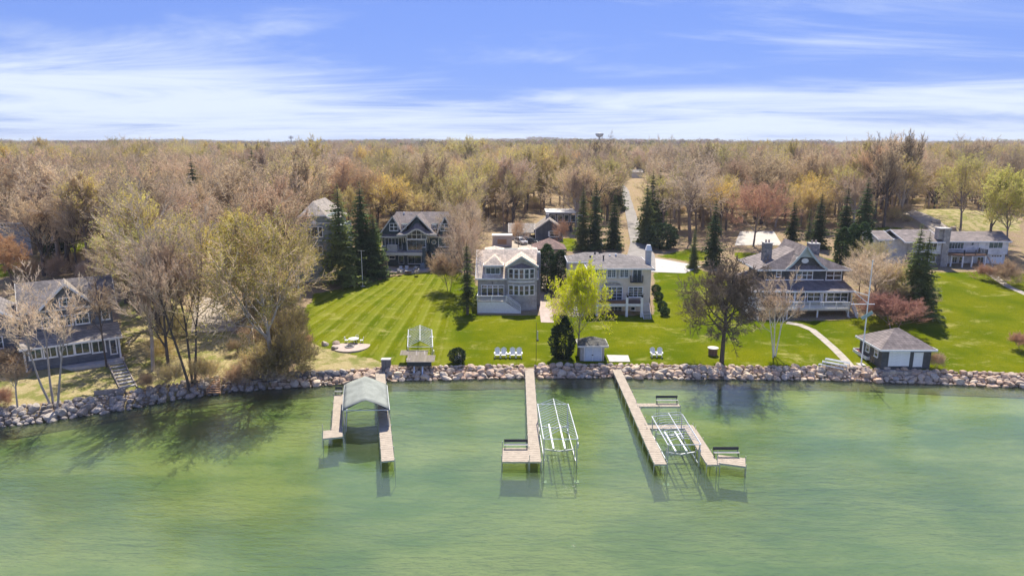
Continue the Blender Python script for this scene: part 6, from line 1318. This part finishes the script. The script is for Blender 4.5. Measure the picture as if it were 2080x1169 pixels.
def blob_mesh(seed, shape, n=2600, size=.5):
    """dense evergreen: small leaf sprays through the outer part of the volume"""
    r = random.Random(seed); C, T = MB(), MB(); ph = [r.uniform(0, 6.3) for _ in range(4)]
    for _ in range(n):
        u = r.random(); a = r.uniform(0, 6.283); z = 10 * u
        R0 = {'cone': lambda u: 2.0 * (1 - u) ** .7 * (1 if u > .06 else .6 + u * 6), 'ball': lambda u: 5.2 * math.sqrt(max(0, 1 - (2 * u - 1) ** 2)) + .2, 'egg': lambda u: 3.3 * math.sin(math.pi * (u * .9 + .08)) ** .6 * (1 - .35 * u), 'column': lambda u: 1.15 * min(1, (1 - u) * 3.2) ** .6}[shape](u)
        R0 *= 1 + .12 * math.sin(3 * a + ph[0]) + .10 * math.sin(5 * a + z * .9 + ph[1]) + .08 * math.sin(z * 2.3 + ph[2]); q = R0 * (1 - .5 * r.random() ** 2.2); c = Vector((math.cos(a) * q, math.sin(a) * q, z)); o = Vector((math.cos(a), math.sin(a), r.uniform(-.2, .9))).normalized()
        e = (o + Vector((r.uniform(-1, 1), r.uniform(-1, 1), r.uniform(-1, 1))) * .8).normalized() * size * r.uniform(.5, 1.2); f = e.cross(Vector((r.uniform(-1, 1), r.uniform(-1, 1), r.uniform(-1, 1)))).normalized() * size * .38
        C.add([c - f, c + e * .4 - f * .2, c + e, c + f], [(0, 1, 2, 3)])
    for k in range(3): T.tube((0, 0, -.3), (r.uniform(-.8, .8), r.uniform(-.8, .8), 6), .18, .05, 6, False)
    return T.mesh('trunk', BARK_DARK, True), C.mesh('foliage', CEDARL), 4
BLOB = {k: blob_mesh(i + 5, k, n, sz) for i, (k, n, sz) in enumerate((('cone', 3000, .55), ('ball', 2600, 1.1), ('egg', 3000, .75), ('column', 2600, .45)))}
def place(name, label, cat, meshes, loc, hgt, rz, mats=(None, None, None), group=None, wx=1.0, lean=0.0, crown='crown'):
    """mats: bark, twigs/needles, buds"""
    t = thing(name, label, cat, loc, rz, group); s = hgt / 10; t.scale = (s * wx, s * wx, s)
    if lean: t.rotation_euler = (0, lean, rz) if abs(lean) < 1 else (0, 0, rz)
    a = link_mesh('trunk', meshes[0], t); b = link_mesh(crown, meshes[1], t)
    if mats[0]: a.material_slots[0].link = 'OBJECT'; a.material_slots[0].material = mats[0]
    for i in (0, 1):
        if mats[i + 1] and i < len(b.material_slots): b.material_slots[i].link = 'OBJECT'; b.material_slots[i].material = mats[i + 1]
    return t
TAKEN = []
def hero(kind, idx, px, base, top, label, bark=BARK, tw='brown', bud='tan', wx=1.0, rz=None, group=None, name='tree', cat='tree', depth=None, lean=0):
    """a tree whose foot is seen at (px, base) and whose top reaches photo row top; depth gives the distance when the foot is hidden"""
    if depth: q = at(px, base, depth); q.z = h(q.x, q.y)
    else: q = G(px, base)
    z = at(px, top, q.y).z - q.z; ms = P[kind][idx] if kind in P else (CON[idx] if kind == 'con' else BLOB[kind]); rz = rng.uniform(0, 6.3) if rz is None else rz
    wx = wx * (1.06 if kind == 'con' else 1); mt = (bark, TW[tw], BUD[bud]) if kind in P else (BARK_DARK, tw if not isinstance(tw, str) else NEEDLE, None)
    TAKEN.append((q.x, q.y, max(2.0, z * .12)))
    return place(name, label, cat, ms, q, z, rz, mt, group, wx, lean, 'foliage' if kind in BLOB else 'crown')
# left shore
hero('clump', 2, 112, 822, 528, 'pale multi-stemmed tree on the rocks in front of the slate-blue house', BARK_MID, 'pale', 'tan', 1.15)
hero('thin', 1, 36, 833, 690, 'small thin tree at the far left of the rock bank', BARK_MID, 'brown', 'rust', 1.5)
hero('thin', 1, 217, 745, 500, 'dark crooked tree by the right corner of the slate-blue house', BARK_DARK, 'brown', 'rust', .9)
hero('thin', 0, 311, 752, 350, 'tall white-limbed half-dead tree left of the gravel pad', BARK_MID, 'pale', 'tan', 1.25)
hero('clump', 1, 388, 784, 405, 'tall dark multi-stemmed tree at the left shore', BARK_DARK, 'grey', 'mauve', 1.05)
hero('forest', 3, 345, 770, 470, 'slim bare tree left of the dark multi-stemmed shore tree', BARK_DARK, 'grey', 'mauve', .7)
hero('leafy', 0, 558, 768, 408, 'big leaning olive-leaved tree on the shore left of the striped lawn', BARK_MID, 'brown', 'olive2', 1.0, 2.2)
hero('leafy', 1, 500, 640, 415, 'broad olive-leaved tree behind the gravel pad', BARK_DARK, 'brown', 'olive', 1.1)
hero('leafy', 0, 610, 610, 470, 'lower olive tree in front of the blue-grey house', BARK_PALE, 'brown', 'olive', 1.1)
hero('round', 1, 385, 520, 385, 'mustard-yellow budding tree below the left spruce', BARK, 'brown', 'yellow', 1.2)
hero('con', 0, 405, 505, 312, 'tall ragged spruce standing above the left woods', tw=NEEDLE, wx=.8)
hero('ball', 0, 115, 535, 493, 'round dark evergreen bush on the left', tw=YEW, name='evergreen_bush', cat='bush')
hero('ball', 0, 128, 500, 458, 'dark rounded evergreen behind the round bush on the left', tw=YEW, name='evergreen_bush', cat='bush')
hero('leafy', 1, 30, 590, 470, 'rust-brown oak holding old leaves at the left edge', BARK_DARK, 'brown', 'oldleaf', 1.0)
hero('forest', 2, 90, 560, 372, 'bare wide-forked tree behind the tan-roofed house', BARK_DARK, 'brown', 'tan', 1.1)
hero('forest', 0, 215, 555, 330, 'large dark-trunked tree above the left lawn patch', BARK_DARK, 'brown', 'olive', 1.1)
hero('forest', 1, 158, 560, 400, 'slim leaning tree left of the dark-trunked one', BARK_DARK, 'grey', 'tan', .8)
# centre
hero('con', 1, 695, 577, 370, 'big spruce with a bare lower trunk beside the thin white pole', tw=NEEDLE_L, wx=1.15)
hero('con', 0, 738, 562, 366, 'tallest dark spruce left of the teal house', tw=NEEDLE, wx=1.05)
hero('con', 1, 762, 562, 430, 'lower dense spruce touching the teal house', tw=NEEDLE, wx=1.3)
hero('con', 3, 950, 638, 488, 'thin sparse spruce at the left corner of the grey house', tw=NEEDLE_L, wx=1.15)
hero('round', 0, 946, 600, 430, 'mauve bare tree between the teal and grey houses', BARK, 'grey', 'mauve', .72)
hero('round', 1, 912, 590, 500, 'low twiggy brown bush at the right corner of the teal house', BARK, 'brown', 'rust', 1.0, name='shrub', cat='shrub')
hero('column', 0, 1111, 590, 496, 'left dark arborvitae between the grey and beige houses', tw=CEDARL, wx=1.5)
hero('column', 0, 1138, 588, 508, 'right dark arborvitae between the grey and beige houses', tw=CEDARL, wx=1.7)
hero('leafy', 2, 1173, 722, 518, 'bright chartreuse maple in front of the beige house', BARK, 'brown', 'chart', .70, 4.1)
hero('egg', 0, 1143, 727, 643, 'dark cone-shaped cedar bush beside the small shed', tw=YEW, name='cedar_bush', cat='bush', wx=.95)
for i, (px, b, tp, k, lb) in enumerate(((1183, 508, 374, 1, 'left'), (1208, 508, 361, 1, 'tallest middle'), (1246, 506, 386, 0, 'right'))): hero('con', k, px, b, tp, lb + ' spruce of the three beside the long drive', tw=(NEEDLE_L, NEEDLE, NEEDLE)[i], wx=.8, group='spruces beside the drive')
for i, (px, b, tp, lb) in enumerate(((1212, 425, 334, 'left'), (1236, 425, 328, 'middle'), (1255, 428, 325, 'right'))): hero('con', i % 2, px, b, tp, lb + ' spruce of the farther trio above the drive', tw=NEEDLE, wx=.9)
for i, (px, b, tp, lb) in enumerate(((1311, 494, 366, 'front'), (1322, 478, 345, 'middle'), (1337, 468, 338, 'back'))): hero('con', (4, 0, 1)[i], px, b, tp, lb + ' spruce of the dense row right of the drive', tw=(NEEDLE_L, NEEDLE, NEEDLE)[i], wx=.85)
hero('ball', 0, 1345, 505, 455, 'dark spreading yew at the foot of the spruce row', tw=YEW, name='evergreen_bush', cat='bush', wx=1.1)
hero('oak', 0, 1402, 488, 292, 'huge bare oak behind the forecourt', BARK, 'grey', 'tan', 1.05)
hero('con', 4, 1447, 540, 403, 'broad dark spruce behind the shoreline oak', tw=NEEDLE, wx=.75)
hero('con', 1, 1408, 545, 460, 'small pale-green spruce beside the forecourt', tw=NEEDLE_L, wx=.8)
hero('oak', 2, 1466, 737, 482, 'dark bare oak standing on the lawn at the water edge', BARK_DARK, 'dark', 'dark', .92, 2.4)
hero('clump', 1, 1571, 724, 535, 'white-barked birch clump in front of the porch', BARK_PALE, 'pale', 'rust', 1.15)
hero('round', 0, 1530, 500, 352, 'big rounded reddish bare tree behind the sports court', BARK, 'red', 'rust', 1.15)
hero('round', 1, 1645, 470, 352, 'golden-yellow budding tree behind the porch house', BARK, 'brown', 'yellow', 1.0)
for px, b, tp, k, lb in ((1607, 500, 400, 1, 'slender spruce right of the sports court'), (1660, 505, 388, 1, 'slender dark spruce above the right stone chimney'), (1712, 500, 374, 2, 'ragged spruce left of the tallest right-hand spruce'), (1750, 505, 358, 0, 'tallest spruce behind the porch house'), (1836, 395, 298, 2, 'dark spruce high in the right-hand woods'), (1640, 500, 420, 3, 'thin pale spruce between the two slender ones')):
    hero('con', k, px, b, tp, lb, tw=NEEDLE if k != 3 else NEEDLE_L, wx=.95)
for i, (px, b, tp) in enumerate(((1707, 545, 462), (1728, 540, 455), (1748, 540, 452))): hero('column', 0, px, b, tp, ('left', 'middle', 'right')[i] + ' of three dark arborvitae columns right of the porch house', tw=CEDARL, wx=1.4)
hero('con', 0, 1850, 640, 452, 'double-topped spruce in front of the ranch house', tw=NEEDLE_L, wx=.95)
hero('con', 1, 1868, 642, 468, 'second spruce stem right of the double-topped spruce', tw=NEEDLE_L, wx=1.0)
hero('round', 0, 1775, 632, 500, 'grey tangled bare tree right of the porch', BARK, 'grey', 'tan', 1.25)
hero('round', 1, 1822, 640, 545, 'grey-green tangled tree below the ranch spruce', BARK, 'grey', 'olive', 1.3)
hero('round', 1, 1815, 672, 585, 'wine-red budding small tree behind the boathouse', BARK, 'red', 'red', 1.9)
hero('round', 0, 1745, 600, 505, 'grey twiggy tree touching the right porch corner', BARK, 'grey', 'tan', 1.1)
hero('round', 1, 1795, 615, 520, 'brown twiggy tree in the thicket behind the boathouse', BARK, 'brown', 'olive', 1.3)
hero('round', 0, 1765, 560, 480, 'green-tinged tree in the thicket below the arborvitae', BARK, 'grey', 'green', 1.3)
hero('shrub', 0, 1880, 625, 580, 'twiggy bush at the right end of the thicket', BARK, 'grey', 'tan', 1.2, name='shrub', cat='shrub')
hero('oak', 1, 1800, 440, 262, 'tall dark dead-looking oak on the right skyline', BARK_DARK, 'dark', 'tan', .85)
hero('forest', 3, 1838, 430, 258, 'tall bare tree rising above the right skyline', BARK_DARK, 'dark', 'tan', .75)
hero('leafy', 0, 1950, 470, 300, 'pale olive-green tree above the ranch roof', BARK, 'brown', 'green', .85)
hero('leafy', 1, 2045, 520, 330, 'olive-green tree at the right edge of the woods', BARK, 'brown', 'green', .9)
hero('forest', 0, 2010, 500, 315, 'dark-trunked tree right of the ranch house', BARK_DARK, 'brown', 'olive', .9)
hero('round', 1, 2072, 712, 672, 'small rusty bush at the right edge of the lawn', BARK, 'red', 'rust', 1.3, name='shrub', cat='shrub')
hero('shrub', 0, 1902, 748, 708, 'brown bush at the right wall of the boathouse', BARK, 'brown', 'rust', .8, name='shrub', cat='shrub')
hero('shrub', 1, 1782, 738, 715, 'pale twiggy bush in front of the low deck', BARK, 'pale', 'tan', .8, name='shrub', cat='shrub')
hero('shrub', 0, 2002, 568, 530, 'rust-coloured bush beside the ranch garage', BARK, 'red', 'rust', 1.0, name='shrub', cat='shrub')
hero('shrub', 1, 2042, 575, 520, 'leafy brown bush right of the ranch path', BARK, 'brown', 'rust', 1.0, name='shrub', cat='shrub')
hero('ball', 0, 930, 736, 707, 'round dark shrub behind the tiny dog house', tw=YEW, name='shrub', cat='shrub', wx=1.0)
for i, (px, b) in enumerate(((1332, 595), (1338, 610), (1345, 628), (1350, 640))): hero('ball', 0, px, b, b - 17, ('backmost', 'second', 'third', 'frontmost')[i] + ' clipped green shrub along the right side of the beige house', tw=CEDARL, name='shrub', cat='shrub', wx=.95)
hero('shrub', 0, 627, 698, 676, 'rusty dry shrub left of the paver circle', BARK, 'red', 'rust', .9, name='shrub', cat='shrub')
hero('round', 0, 1142, 505, 440, 'reddish small tree right of the grey cottage', BARK, 'red', 'rust', .8)
hero('forest', 4, 1053, 505, 440, 'bare brown tree in front of the pale box shed', BARK, 'brown', 'rust', .7)
hero('oak', 0, 1216, 330, 262, 'great bare oak framing the water tower on the skyline', BARK_DARK, 'dark', 'tan', .9, depth=290)
hero('forest', 1, 955, 345, 270, 'pale green tree crown breaking the skyline left of centre', BARK_DARK, 'grey', 'green', 1.2, depth=300)
hero('oak', 1, 1345, 345, 270, 'bare spreading tree on the skyline right of the drive', BARK_DARK, 'grey', 'tan', .9, depth=280)
hero('con', 0, 877, 345, 301, 'left of two tiny dark spruces high in the middle woods', tw=NEEDLE, wx=.7, depth=380)
hero('con', 1, 888, 345, 304, 'right of two tiny dark spruces high in the middle woods', tw=NEEDLE, wx=.8, depth=380)
hero('con', 0, 838, 340, 291, 'single dark spruce on the skyline left of the two tiny ones', tw=NEEDLE, wx=1.0, depth=460)
hero('round', 0, 1118, 410, 288, 'broad reddish-brown tree above the cottage', BARK_DARK, 'brown', 'rust', 1.15)
hero('round', 0, 765, 470, 330, 'orange-budding tree behind the left gable of the teal house', BARK_DARK, 'brown', 'orange', .9)
hero('round', 1, 915, 455, 335, 'pale orange tree behind the right gable of the teal house', BARK, 'brown', 'orange', .9)
# brush along the left shore
SH = [(468, 782, 40, 'brown', 'rust'), (505, 772, 55, 'brown', 'rust'), (530, 765, 80, 'grey', 'olive'), (585, 765, 110, 'dark', 'olive2'), (600, 750, 100, 'dark', 'olive2'), (575, 720, 110, 'dark', 'olive2'), (350, 785, 60, 'grey', 'olive'), (415, 780, 70, 'brown', 'olive'), (300, 790, 40, 'brown', 'rust'), (540, 720, 90, 'brown', 'rust'), (480, 720, 40, 'brown', 'tan'), (330, 730, 60, 'brown', 'olive'), (360, 690, 70, 'grey', 'olive'), (10, 825, 45, 'red', 'rust'), (60, 575, 60, 'brown', 'oldleaf'), (14, 757, 60, 'brown', 'oldleaf'), (120, 560, 50, 'pale', 'rust'), (180, 575, 55, 'pale', 'rust'), (250, 580, 60, 'pale', 'rust'), (560, 640, 80, 'grey', 'olive'), (520, 660, 70, 'dark', 'olive'), (595, 690, 80, 'dark', 'olive')]
_u = ['first', 'second', 'third', 'fourth', 'fifth', 'sixth', 'seventh', 'eighth', 'ninth', 'tenth', 'eleventh', 'twelfth', 'thirteenth', 'fourteenth', 'fifteenth', 'sixteenth', 'seventeenth', 'eighteenth', 'nineteenth']
ORD = ['leftmost'] + [u + ' from left' for u in _u[1:]] + ['twentieth from left'] + ['twenty-' + u + ' from left' for u in _u[:9]] + ['thirtieth from left'] + ['thirty-' + u + ' from left' for u in _u[:9]] + ['fortieth from left'] + ['forty-' + u + ' from left' for u in _u[:9]]
for i, (px, b, hp, tw_, bd) in enumerate(sorted(SH)):
    hero('shrub', i % 2, px, b, b - hp, ORD[i] + ' of the tangled brush thickets on the left shore', BARK, tw_, bd, .9, group='brush thickets on the left shore', name='brush', cat='brush')
# ------------------------------------------------------------------ the woods
def proj(x, y, z):
    v = Vector((x, y, z)) - EYE; f = v.y * _c - v.z * _s; return CX + FPX * v.x / f, CY + FPX * (-v.y * _s - v.z * _c) / f
_lx = [-300, 60, 130, 240, 255, 330, 375, 385, 500, 510, 600, 640, 680, 690, 765, 770, 930, 935, 965, 975, 1045, 1055, 1150, 1160, 1255, 1258, 1330, 1340, 1480, 1490, 1700, 1730, 1890, 1900, 2080, 2400]
_ly = [545, 545, 560, 575, 690, 690, 600, 560, 560, 640, 640, 480, 470, 480, 480, 478, 478, 560, 560, 474, 474, 436, 432, 470, 460, 370, 370, 470, 480, 462, 460, 470, 455, 428, 432, 470]
def tree_limit(px): return float(np.interp(px, _lx, _ly))
OPEN = [(468, 575, 300, 420), (1062, 1150, 206, 492), (1285, 1305, 440, 352), (1120, 1150, 310, 385), (-30, 62, 155, 452), (1500, 1590, 185, 500), (1855, 1960, 215, 470)]     # sight lines kept open: px range, distance, row
def woods():
    r = random.Random(99); cell = {}; pts = []
    drive = [(p.x, p.y) for p in (G(1289, 468), G(1277, 420), G(1270, 388), G(1262, 377))]
    def ok(x, y, dmin):
        k = (int(x // 6), int(y // 6))
        for i in range(k[0] - 2, k[0] + 3):
            for j in range(k[1] - 2, k[1] + 3):
                for (a, b) in cell.get((i, j), ()):
                    if (a - x) ** 2 + (b - y) ** 2 < dmin * dmin: return False
        return True
    lawns = [gpoly(p) for p in LAWN]
    for _ in range(60000):
        u = r.random(); Y = math.sqrt(100 ** 2 + u * (760 ** 2 - 100 ** 2)) if r.random() < .8 else r.uniform(100, 300); X = r.uniform(-.82, .82) * Y * 1.02
        if Y - float(shore(X)) < 8: continue
        z = h(X, Y); px, py = proj(X, Y, z)
        if px < -160 or px > 2240 or py > tree_limit(px): continue
        if Y < 300:
            dd = 1e9
            for (ax, ay), (bx, by) in zip(drive[:-1], drive[1:]):
                t = max(0, min(1, ((X - ax) * (bx - ax) + (Y - ay) * (by - ay)) / ((bx - ax) ** 2 + (by - ay) ** 2))); dd = min(dd, math.hypot(X - ax - t * (bx - ax), Y - ay - t * (by - ay)))
            if dd < 6: continue
        if any(a - 14 < px < b + 14 and Y < D and proj(X, Y, z + 15)[1] < row for a, b, D, row in OPEN) and r.random() < .97: continue
        if Y < 240 and any(bool(inpoly(np.array([X]), np.array([Y]), l)[0]) for l in lawns): continue
        if any((X - a) ** 2 + (Y - b) ** 2 < c * c for a, b, c in TAKEN): continue
        dm = 6.6 if Y < 300 else 7.8
        if not ok(X, Y, dm): continue
        cell.setdefault((int(X // 6), int(Y // 6)), []).append((X, Y)); pts.append((Y, X, z))
    pts.sort(); near = pts[:262]; rest = pts[262:]
    kinds = [('brown', 'tan'), ('brown', 'rust'), ('grey', 'tan'), ('brown', 'olive'), ('grey', 'olive'), ('brown', 'mauve'), ('brown', 'green'), ('brown', 'orange'), ('brown', 'yellow'), ('grey', 'mauve')]
    wts = [16, 7, 18, 14, 14, 9, 12, 2, 4, 12]
    NM = {'tan': 'bare tan trees', 'rust': 'rusty-budding trees', 'olive': 'olive-budding trees', 'mauve': 'mauve-brown bare trees', 'green': 'pale green budding trees', 'orange': 'orange-budding trees', 'yellow': 'yellow-budding trees'}
    ZONE = [(230, 'above the slate-blue house'), (420, 'behind the left shore trees'), (600, 'left of the blue-grey house'), (760, 'behind the blue-grey house'), (860, 'behind the left teal gable'), (960, 'behind the right teal gable'), (1160, 'around the grey cottage'), (1330, 'along the long drive'), (1490, 'behind the forecourt'), (1600, 'behind the sports court'), (1730, 'behind the porch house'), (1900, 'left of the ranch house'), (9999, 'above the ranch roof')]
    made = {}
    forest = P['forest'] + [P['thin'][0], P['round'][0], P['oak'][1]]
    def cluster(x, y):                                   # neighbours tend to be of one kind
        v = math.sin(x / 31 + 1.7) + math.sin(y / 27 + x / 60); return v
    def pick(x, y):
        w = list(wts); c = cluster(x, y)
        if c > .6: w = [6, 4, 4, 26, 14, 4, 18, 3, 8, 4]
        elif c < -.6: w = [18, 10, 18, 6, 8, 14, 3, 3, 2, 18]
        return r.choices(range(len(kinds)), w)[0]
    for Y, X, z in near:
        k = pick(X, Y); tw, bd = kinds[k]; ms = forest[r.choices(range(8), [5, 5, 5, 4, 5, 4, 4, 4])[0]]; hg = r.choice((r.uniform(12, 18), r.uniform(17, 22), r.uniform(21, 25)))
        px, py = proj(X, Y, z)
        if 640 < px < 1000 and Y < 190: hg *= .92
        zone = next(n for lim, n in ZONE if px < lim); o = place('woodland_tree', 'tree', 'tree', ms, (X, Y, z), hg, r.uniform(0, 6.3), (r.choice((BARK, BARK_DARK, BARK_DARK, BARK_MID)), TW[tw], BUD[bd]), NM[bd] + ' in the woods', r.uniform(.95, 1.35))
        made.setdefault((NM[bd], zone), []).append((px, o))
    for (nm, zone), l in made.items():
        l.sort(key=lambda q: q[0])
        for i, (_, o) in enumerate(l):
            o['label'] = (nm[:-1] + ' ' + zone if len(l) == 1 else ('rightmost' if i == len(l) - 1 else ORD[i]) + ' of the ' + nm + ' ' + zone)
    # ---- the rest of the woods, seen as one mass
    src = bpy.data.collections.new('wood_sources'); combos = []
    def joined(T, C, mats, nm):
        me = bpy.data.meshes.new(nm); tv = [v.co[:] for v in T.vertices]; cv = [v.co[:] for v in C.vertices]; n = len(tv)
        me.from_pydata(tv + cv, [], [tuple(p.vertices) for p in T.polygons] + [tuple(i + n for i in p.vertices) for p in C.polygons])
        for m in mats: me.materials.append(m)
        idx = [0] * len(T.polygons) + [1 + p.material_index for p in C.polygons]; me.polygons.foreach_set('material_index', idx); o = bpy.data.objects.new(nm, me); src.objects.link(o); return o
    fi = 0
    for i, (tw, bd) in enumerate(kinds): joined(forest[i % 7][0], forest[i % 7][1], [(BARK, BARK_DARK, BARK_MID)[i % 3], TW[tw], BUD[bd]], 'src_%02d' % i)
    joined(CON[0][0], CON[0][1], [BARK_DARK, NEEDLE], 'src_10'); joined(CON[1][0], CON[1][1], [BARK_DARK, NEEDLE_L], 'src_11')
    for i, (tw, bd) in enumerate((('brown', 'tan'), ('grey', 'olive'), ('brown', 'rust'))): joined(P['shrub'][i % 2][0], P['shrub'][i % 2][1], [BARK, TW[tw], BUD[bd]], 'src_%02d' % (16 + i))
    # far canopy patches
    for pi in range(4):
        mb = MB(); rr = random.Random(500 + pi)
        for t in range(46):
            cx, cy = rr.uniform(-32, 32), rr.uniform(-32, 32); hh = rr.uniform(12, 19); rad = rr.uniform(3.2, 5.6); mb.mi = rr.choices((0, 1, 2, 3, 4), (30, 22, 24, 20, 4))[0] if pi < 3 else rr.choices((0, 1, 2, 3, 4), (14, 8, 40, 30, 8))[0]
            for _2 in range(58):
                a, el = rr.uniform(0, 6.3), rr.uniform(-.5, 1.0); q = Vector((cx + math.cos(a) * rad * math.sqrt(max(0, 1 - el * el)), cy + math.sin(a) * rad * math.sqrt(max(0, 1 - el * el)), hh - 4.5 + el * 4.5)); e = Vector((rr.uniform(-1, 1), rr.uniform(-1, 1), rr.uniform(.1, 1.4))).normalized() * rr.uniform(.9, 2.1); f = e.cross(Vector((rr.uniform(-1, 1), rr.uniform(-1, 1), rr.uniform(-1, 1)))).normalized() * rr.uniform(.25, .6)
                mb.add([q - f, q + f, q + e], [(0, 1, 2)])
            mb.mi = 5; mb.tube((cx, cy, -1), (cx, cy, hh - 3), .28, .15, 4, False)
        o = bpy.data.objects.new('src_%02d' % (12 + pi), mb.mesh('patch', [leaf_mat('far_brown_crown', (.36, .27, .19), .3, .3), leaf_mat('far_mauve_crown', (.30, .22, .19), .3, .3), leaf_mat('far_olive_crown', (.36, .31, .12), .3, .3), leaf_mat('far_rust_crown', (.38, .24, .15), .3, .3), NEEDLE, BARK])); src.objects.link(o)
    def stuff(name, label, P3, S, RZ, I, kind):
        me = bpy.data.meshes.new(name); me.from_pydata(P3, [], [])
        for nm, ty, data in (('scl', 'FLOAT', S), ('rz', 'FLOAT', RZ), ('pick', 'INT', I)):
            at_ = me.attributes.new(nm, ty, 'POINT'); at_.data.foreach_set('value', data)
        o = link_mesh(name, me); tag(o, label, None, None, 'stuff')
        ng = bpy.data.node_groups.new(name, 'GeometryNodeTree'); ng.interface.new_socket('Geometry', in_out='INPUT', socket_type='NodeSocketGeometry'); ng.interface.new_socket('Geometry', in_out='OUTPUT', socket_type='NodeSocketGeometry'); N = ng.nodes.new; L = ng.links.new
        gi, go = N('NodeGroupInput'), N('NodeGroupOutput'); ci = N('GeometryNodeCollectionInfo'); ci.inputs['Collection'].default_value = src; ci.inputs['Separate Children'].default_value = True; ci.inputs['Reset Children'].default_value = True
        ip = N('GeometryNodeInstanceOnPoints'); ip.inputs['Pick Instance'].default_value = True
        def attr(nm, ty):
            a = N('GeometryNodeInputNamedAttribute'); a.data_type = ty; a.inputs['Name'].default_value = nm; return a.outputs['Attribute']
        cb = N('ShaderNodeCombineXYZ'); L(attr('rz', 'FLOAT'), cb.inputs[2]); L(gi.outputs[0], ip.inputs['Points']); L(ci.outputs[0], ip.inputs['Instance']); L(attr('pick', 'INT'), ip.inputs['Instance Index']); L(cb.outputs[0], ip.inputs['Rotation']); L(attr('scl', 'FLOAT'), ip.inputs['Scale']); L(ip.outputs[0], go.inputs[0])
        md = o.modifiers.new('scatter', 'NODES'); md.node_group = ng
    P3, S, RZ, I = [], [], [], []
    for Y, X, z in rest:
        P3.append((X, Y, z)); S.append(r.choice((r.uniform(1.2, 1.7), r.uniform(1.5, 2.0), r.uniform(1.9, 2.4))) * (1.0 if r.random() < .96 else 1.2)); RZ.append(r.uniform(0, 6.3)); I.append(pick(X, Y) if r.random() > .022 else r.choice((10, 11)))
    stuff('far_woods', 'brown and olive woods stretching back beyond the near trees', P3, S, RZ, I, 0)
    P3, S, RZ, I = [], [], [], []
    while len(P3) < 1500:
        Y = r.uniform(115, 420); X = r.uniform(-.82, .82) * Y
        if Y - float(shore(X)) < 14: continue
        z = h(X, Y); px, py = proj(X, Y, z)
        if py > tree_limit(px) - 4 or (Y < 240 and any(bool(inpoly(np.array([X]), np.array([Y]), l)[0]) for l in lawns)): continue
        if min(math.hypot(X - a, Y - b) for a, b in drive) < 9 or any(a - 6 < px < b + 6 and Y < D + 14 for a, b, D, row in OPEN): continue
        if any(abs(px - c) < 9 and py > 380 for c in (1265, 1275, 1285, 1295)): continue
        P3.append((X, Y, z)); S.append(r.uniform(.16, .42)); RZ.append(r.uniform(0, 6.3)); I.append(16 + r.randrange(3))
    stuff('undergrowth', 'twiggy brown undergrowth on the woodland floor', P3, S, RZ, I, 2)
    P3, S, RZ, I = [], [], [], []
    Y = 690.0
    while Y < 4200:
        step = 46 + (Y - 690) * .022; X = -.86 * Y
        while X < .86 * Y:
            x, y = X + r.uniform(-14, 14), Y + r.uniform(-14, 14); P3.append((x, y, h(x, y))); S.append((r.uniform(.75, 1.0) if r.random() < .9 else 1.2) * (1 + (Y - 690) / 25000)); RZ.append(r.uniform(0, 6.3)); I.append(12 + (3 if cluster(x / 5, y / 5) > .5 else r.randrange(3))); X += step
        Y += step
    stuff('horizon_woods', 'distant bare woods fading to the horizon', P3, S, RZ, I, 1)
    return len(near), len(rest), len(P3)
print('WOODS', woods())
# ------------------------------------------------------------------ the air
hz_mb = MB().box(-4800, 4800, -400, 4900, -6, 72); hz_m = bpy.data.materials.new('haze'); hz_m.use_nodes = True; hz_m.node_tree.nodes.clear()
_o = hz_m.node_tree.nodes.new('ShaderNodeOutputMaterial'); _v = hz_m.node_tree.nodes.new('ShaderNodeVolumePrincipled'); _v.inputs['Color'].default_value = (.80, .88, 1, 1); _v.inputs['Density'].default_value = .00013; _v.inputs['Anisotropy'].default_value = .2
hz_m.node_tree.links.new(_v.outputs[0], _o.inputs['Volume'])
tag(hz_mb.build('haze', hz_m), 'thin spring haze over the lake and woods', None, None, 'stuff')
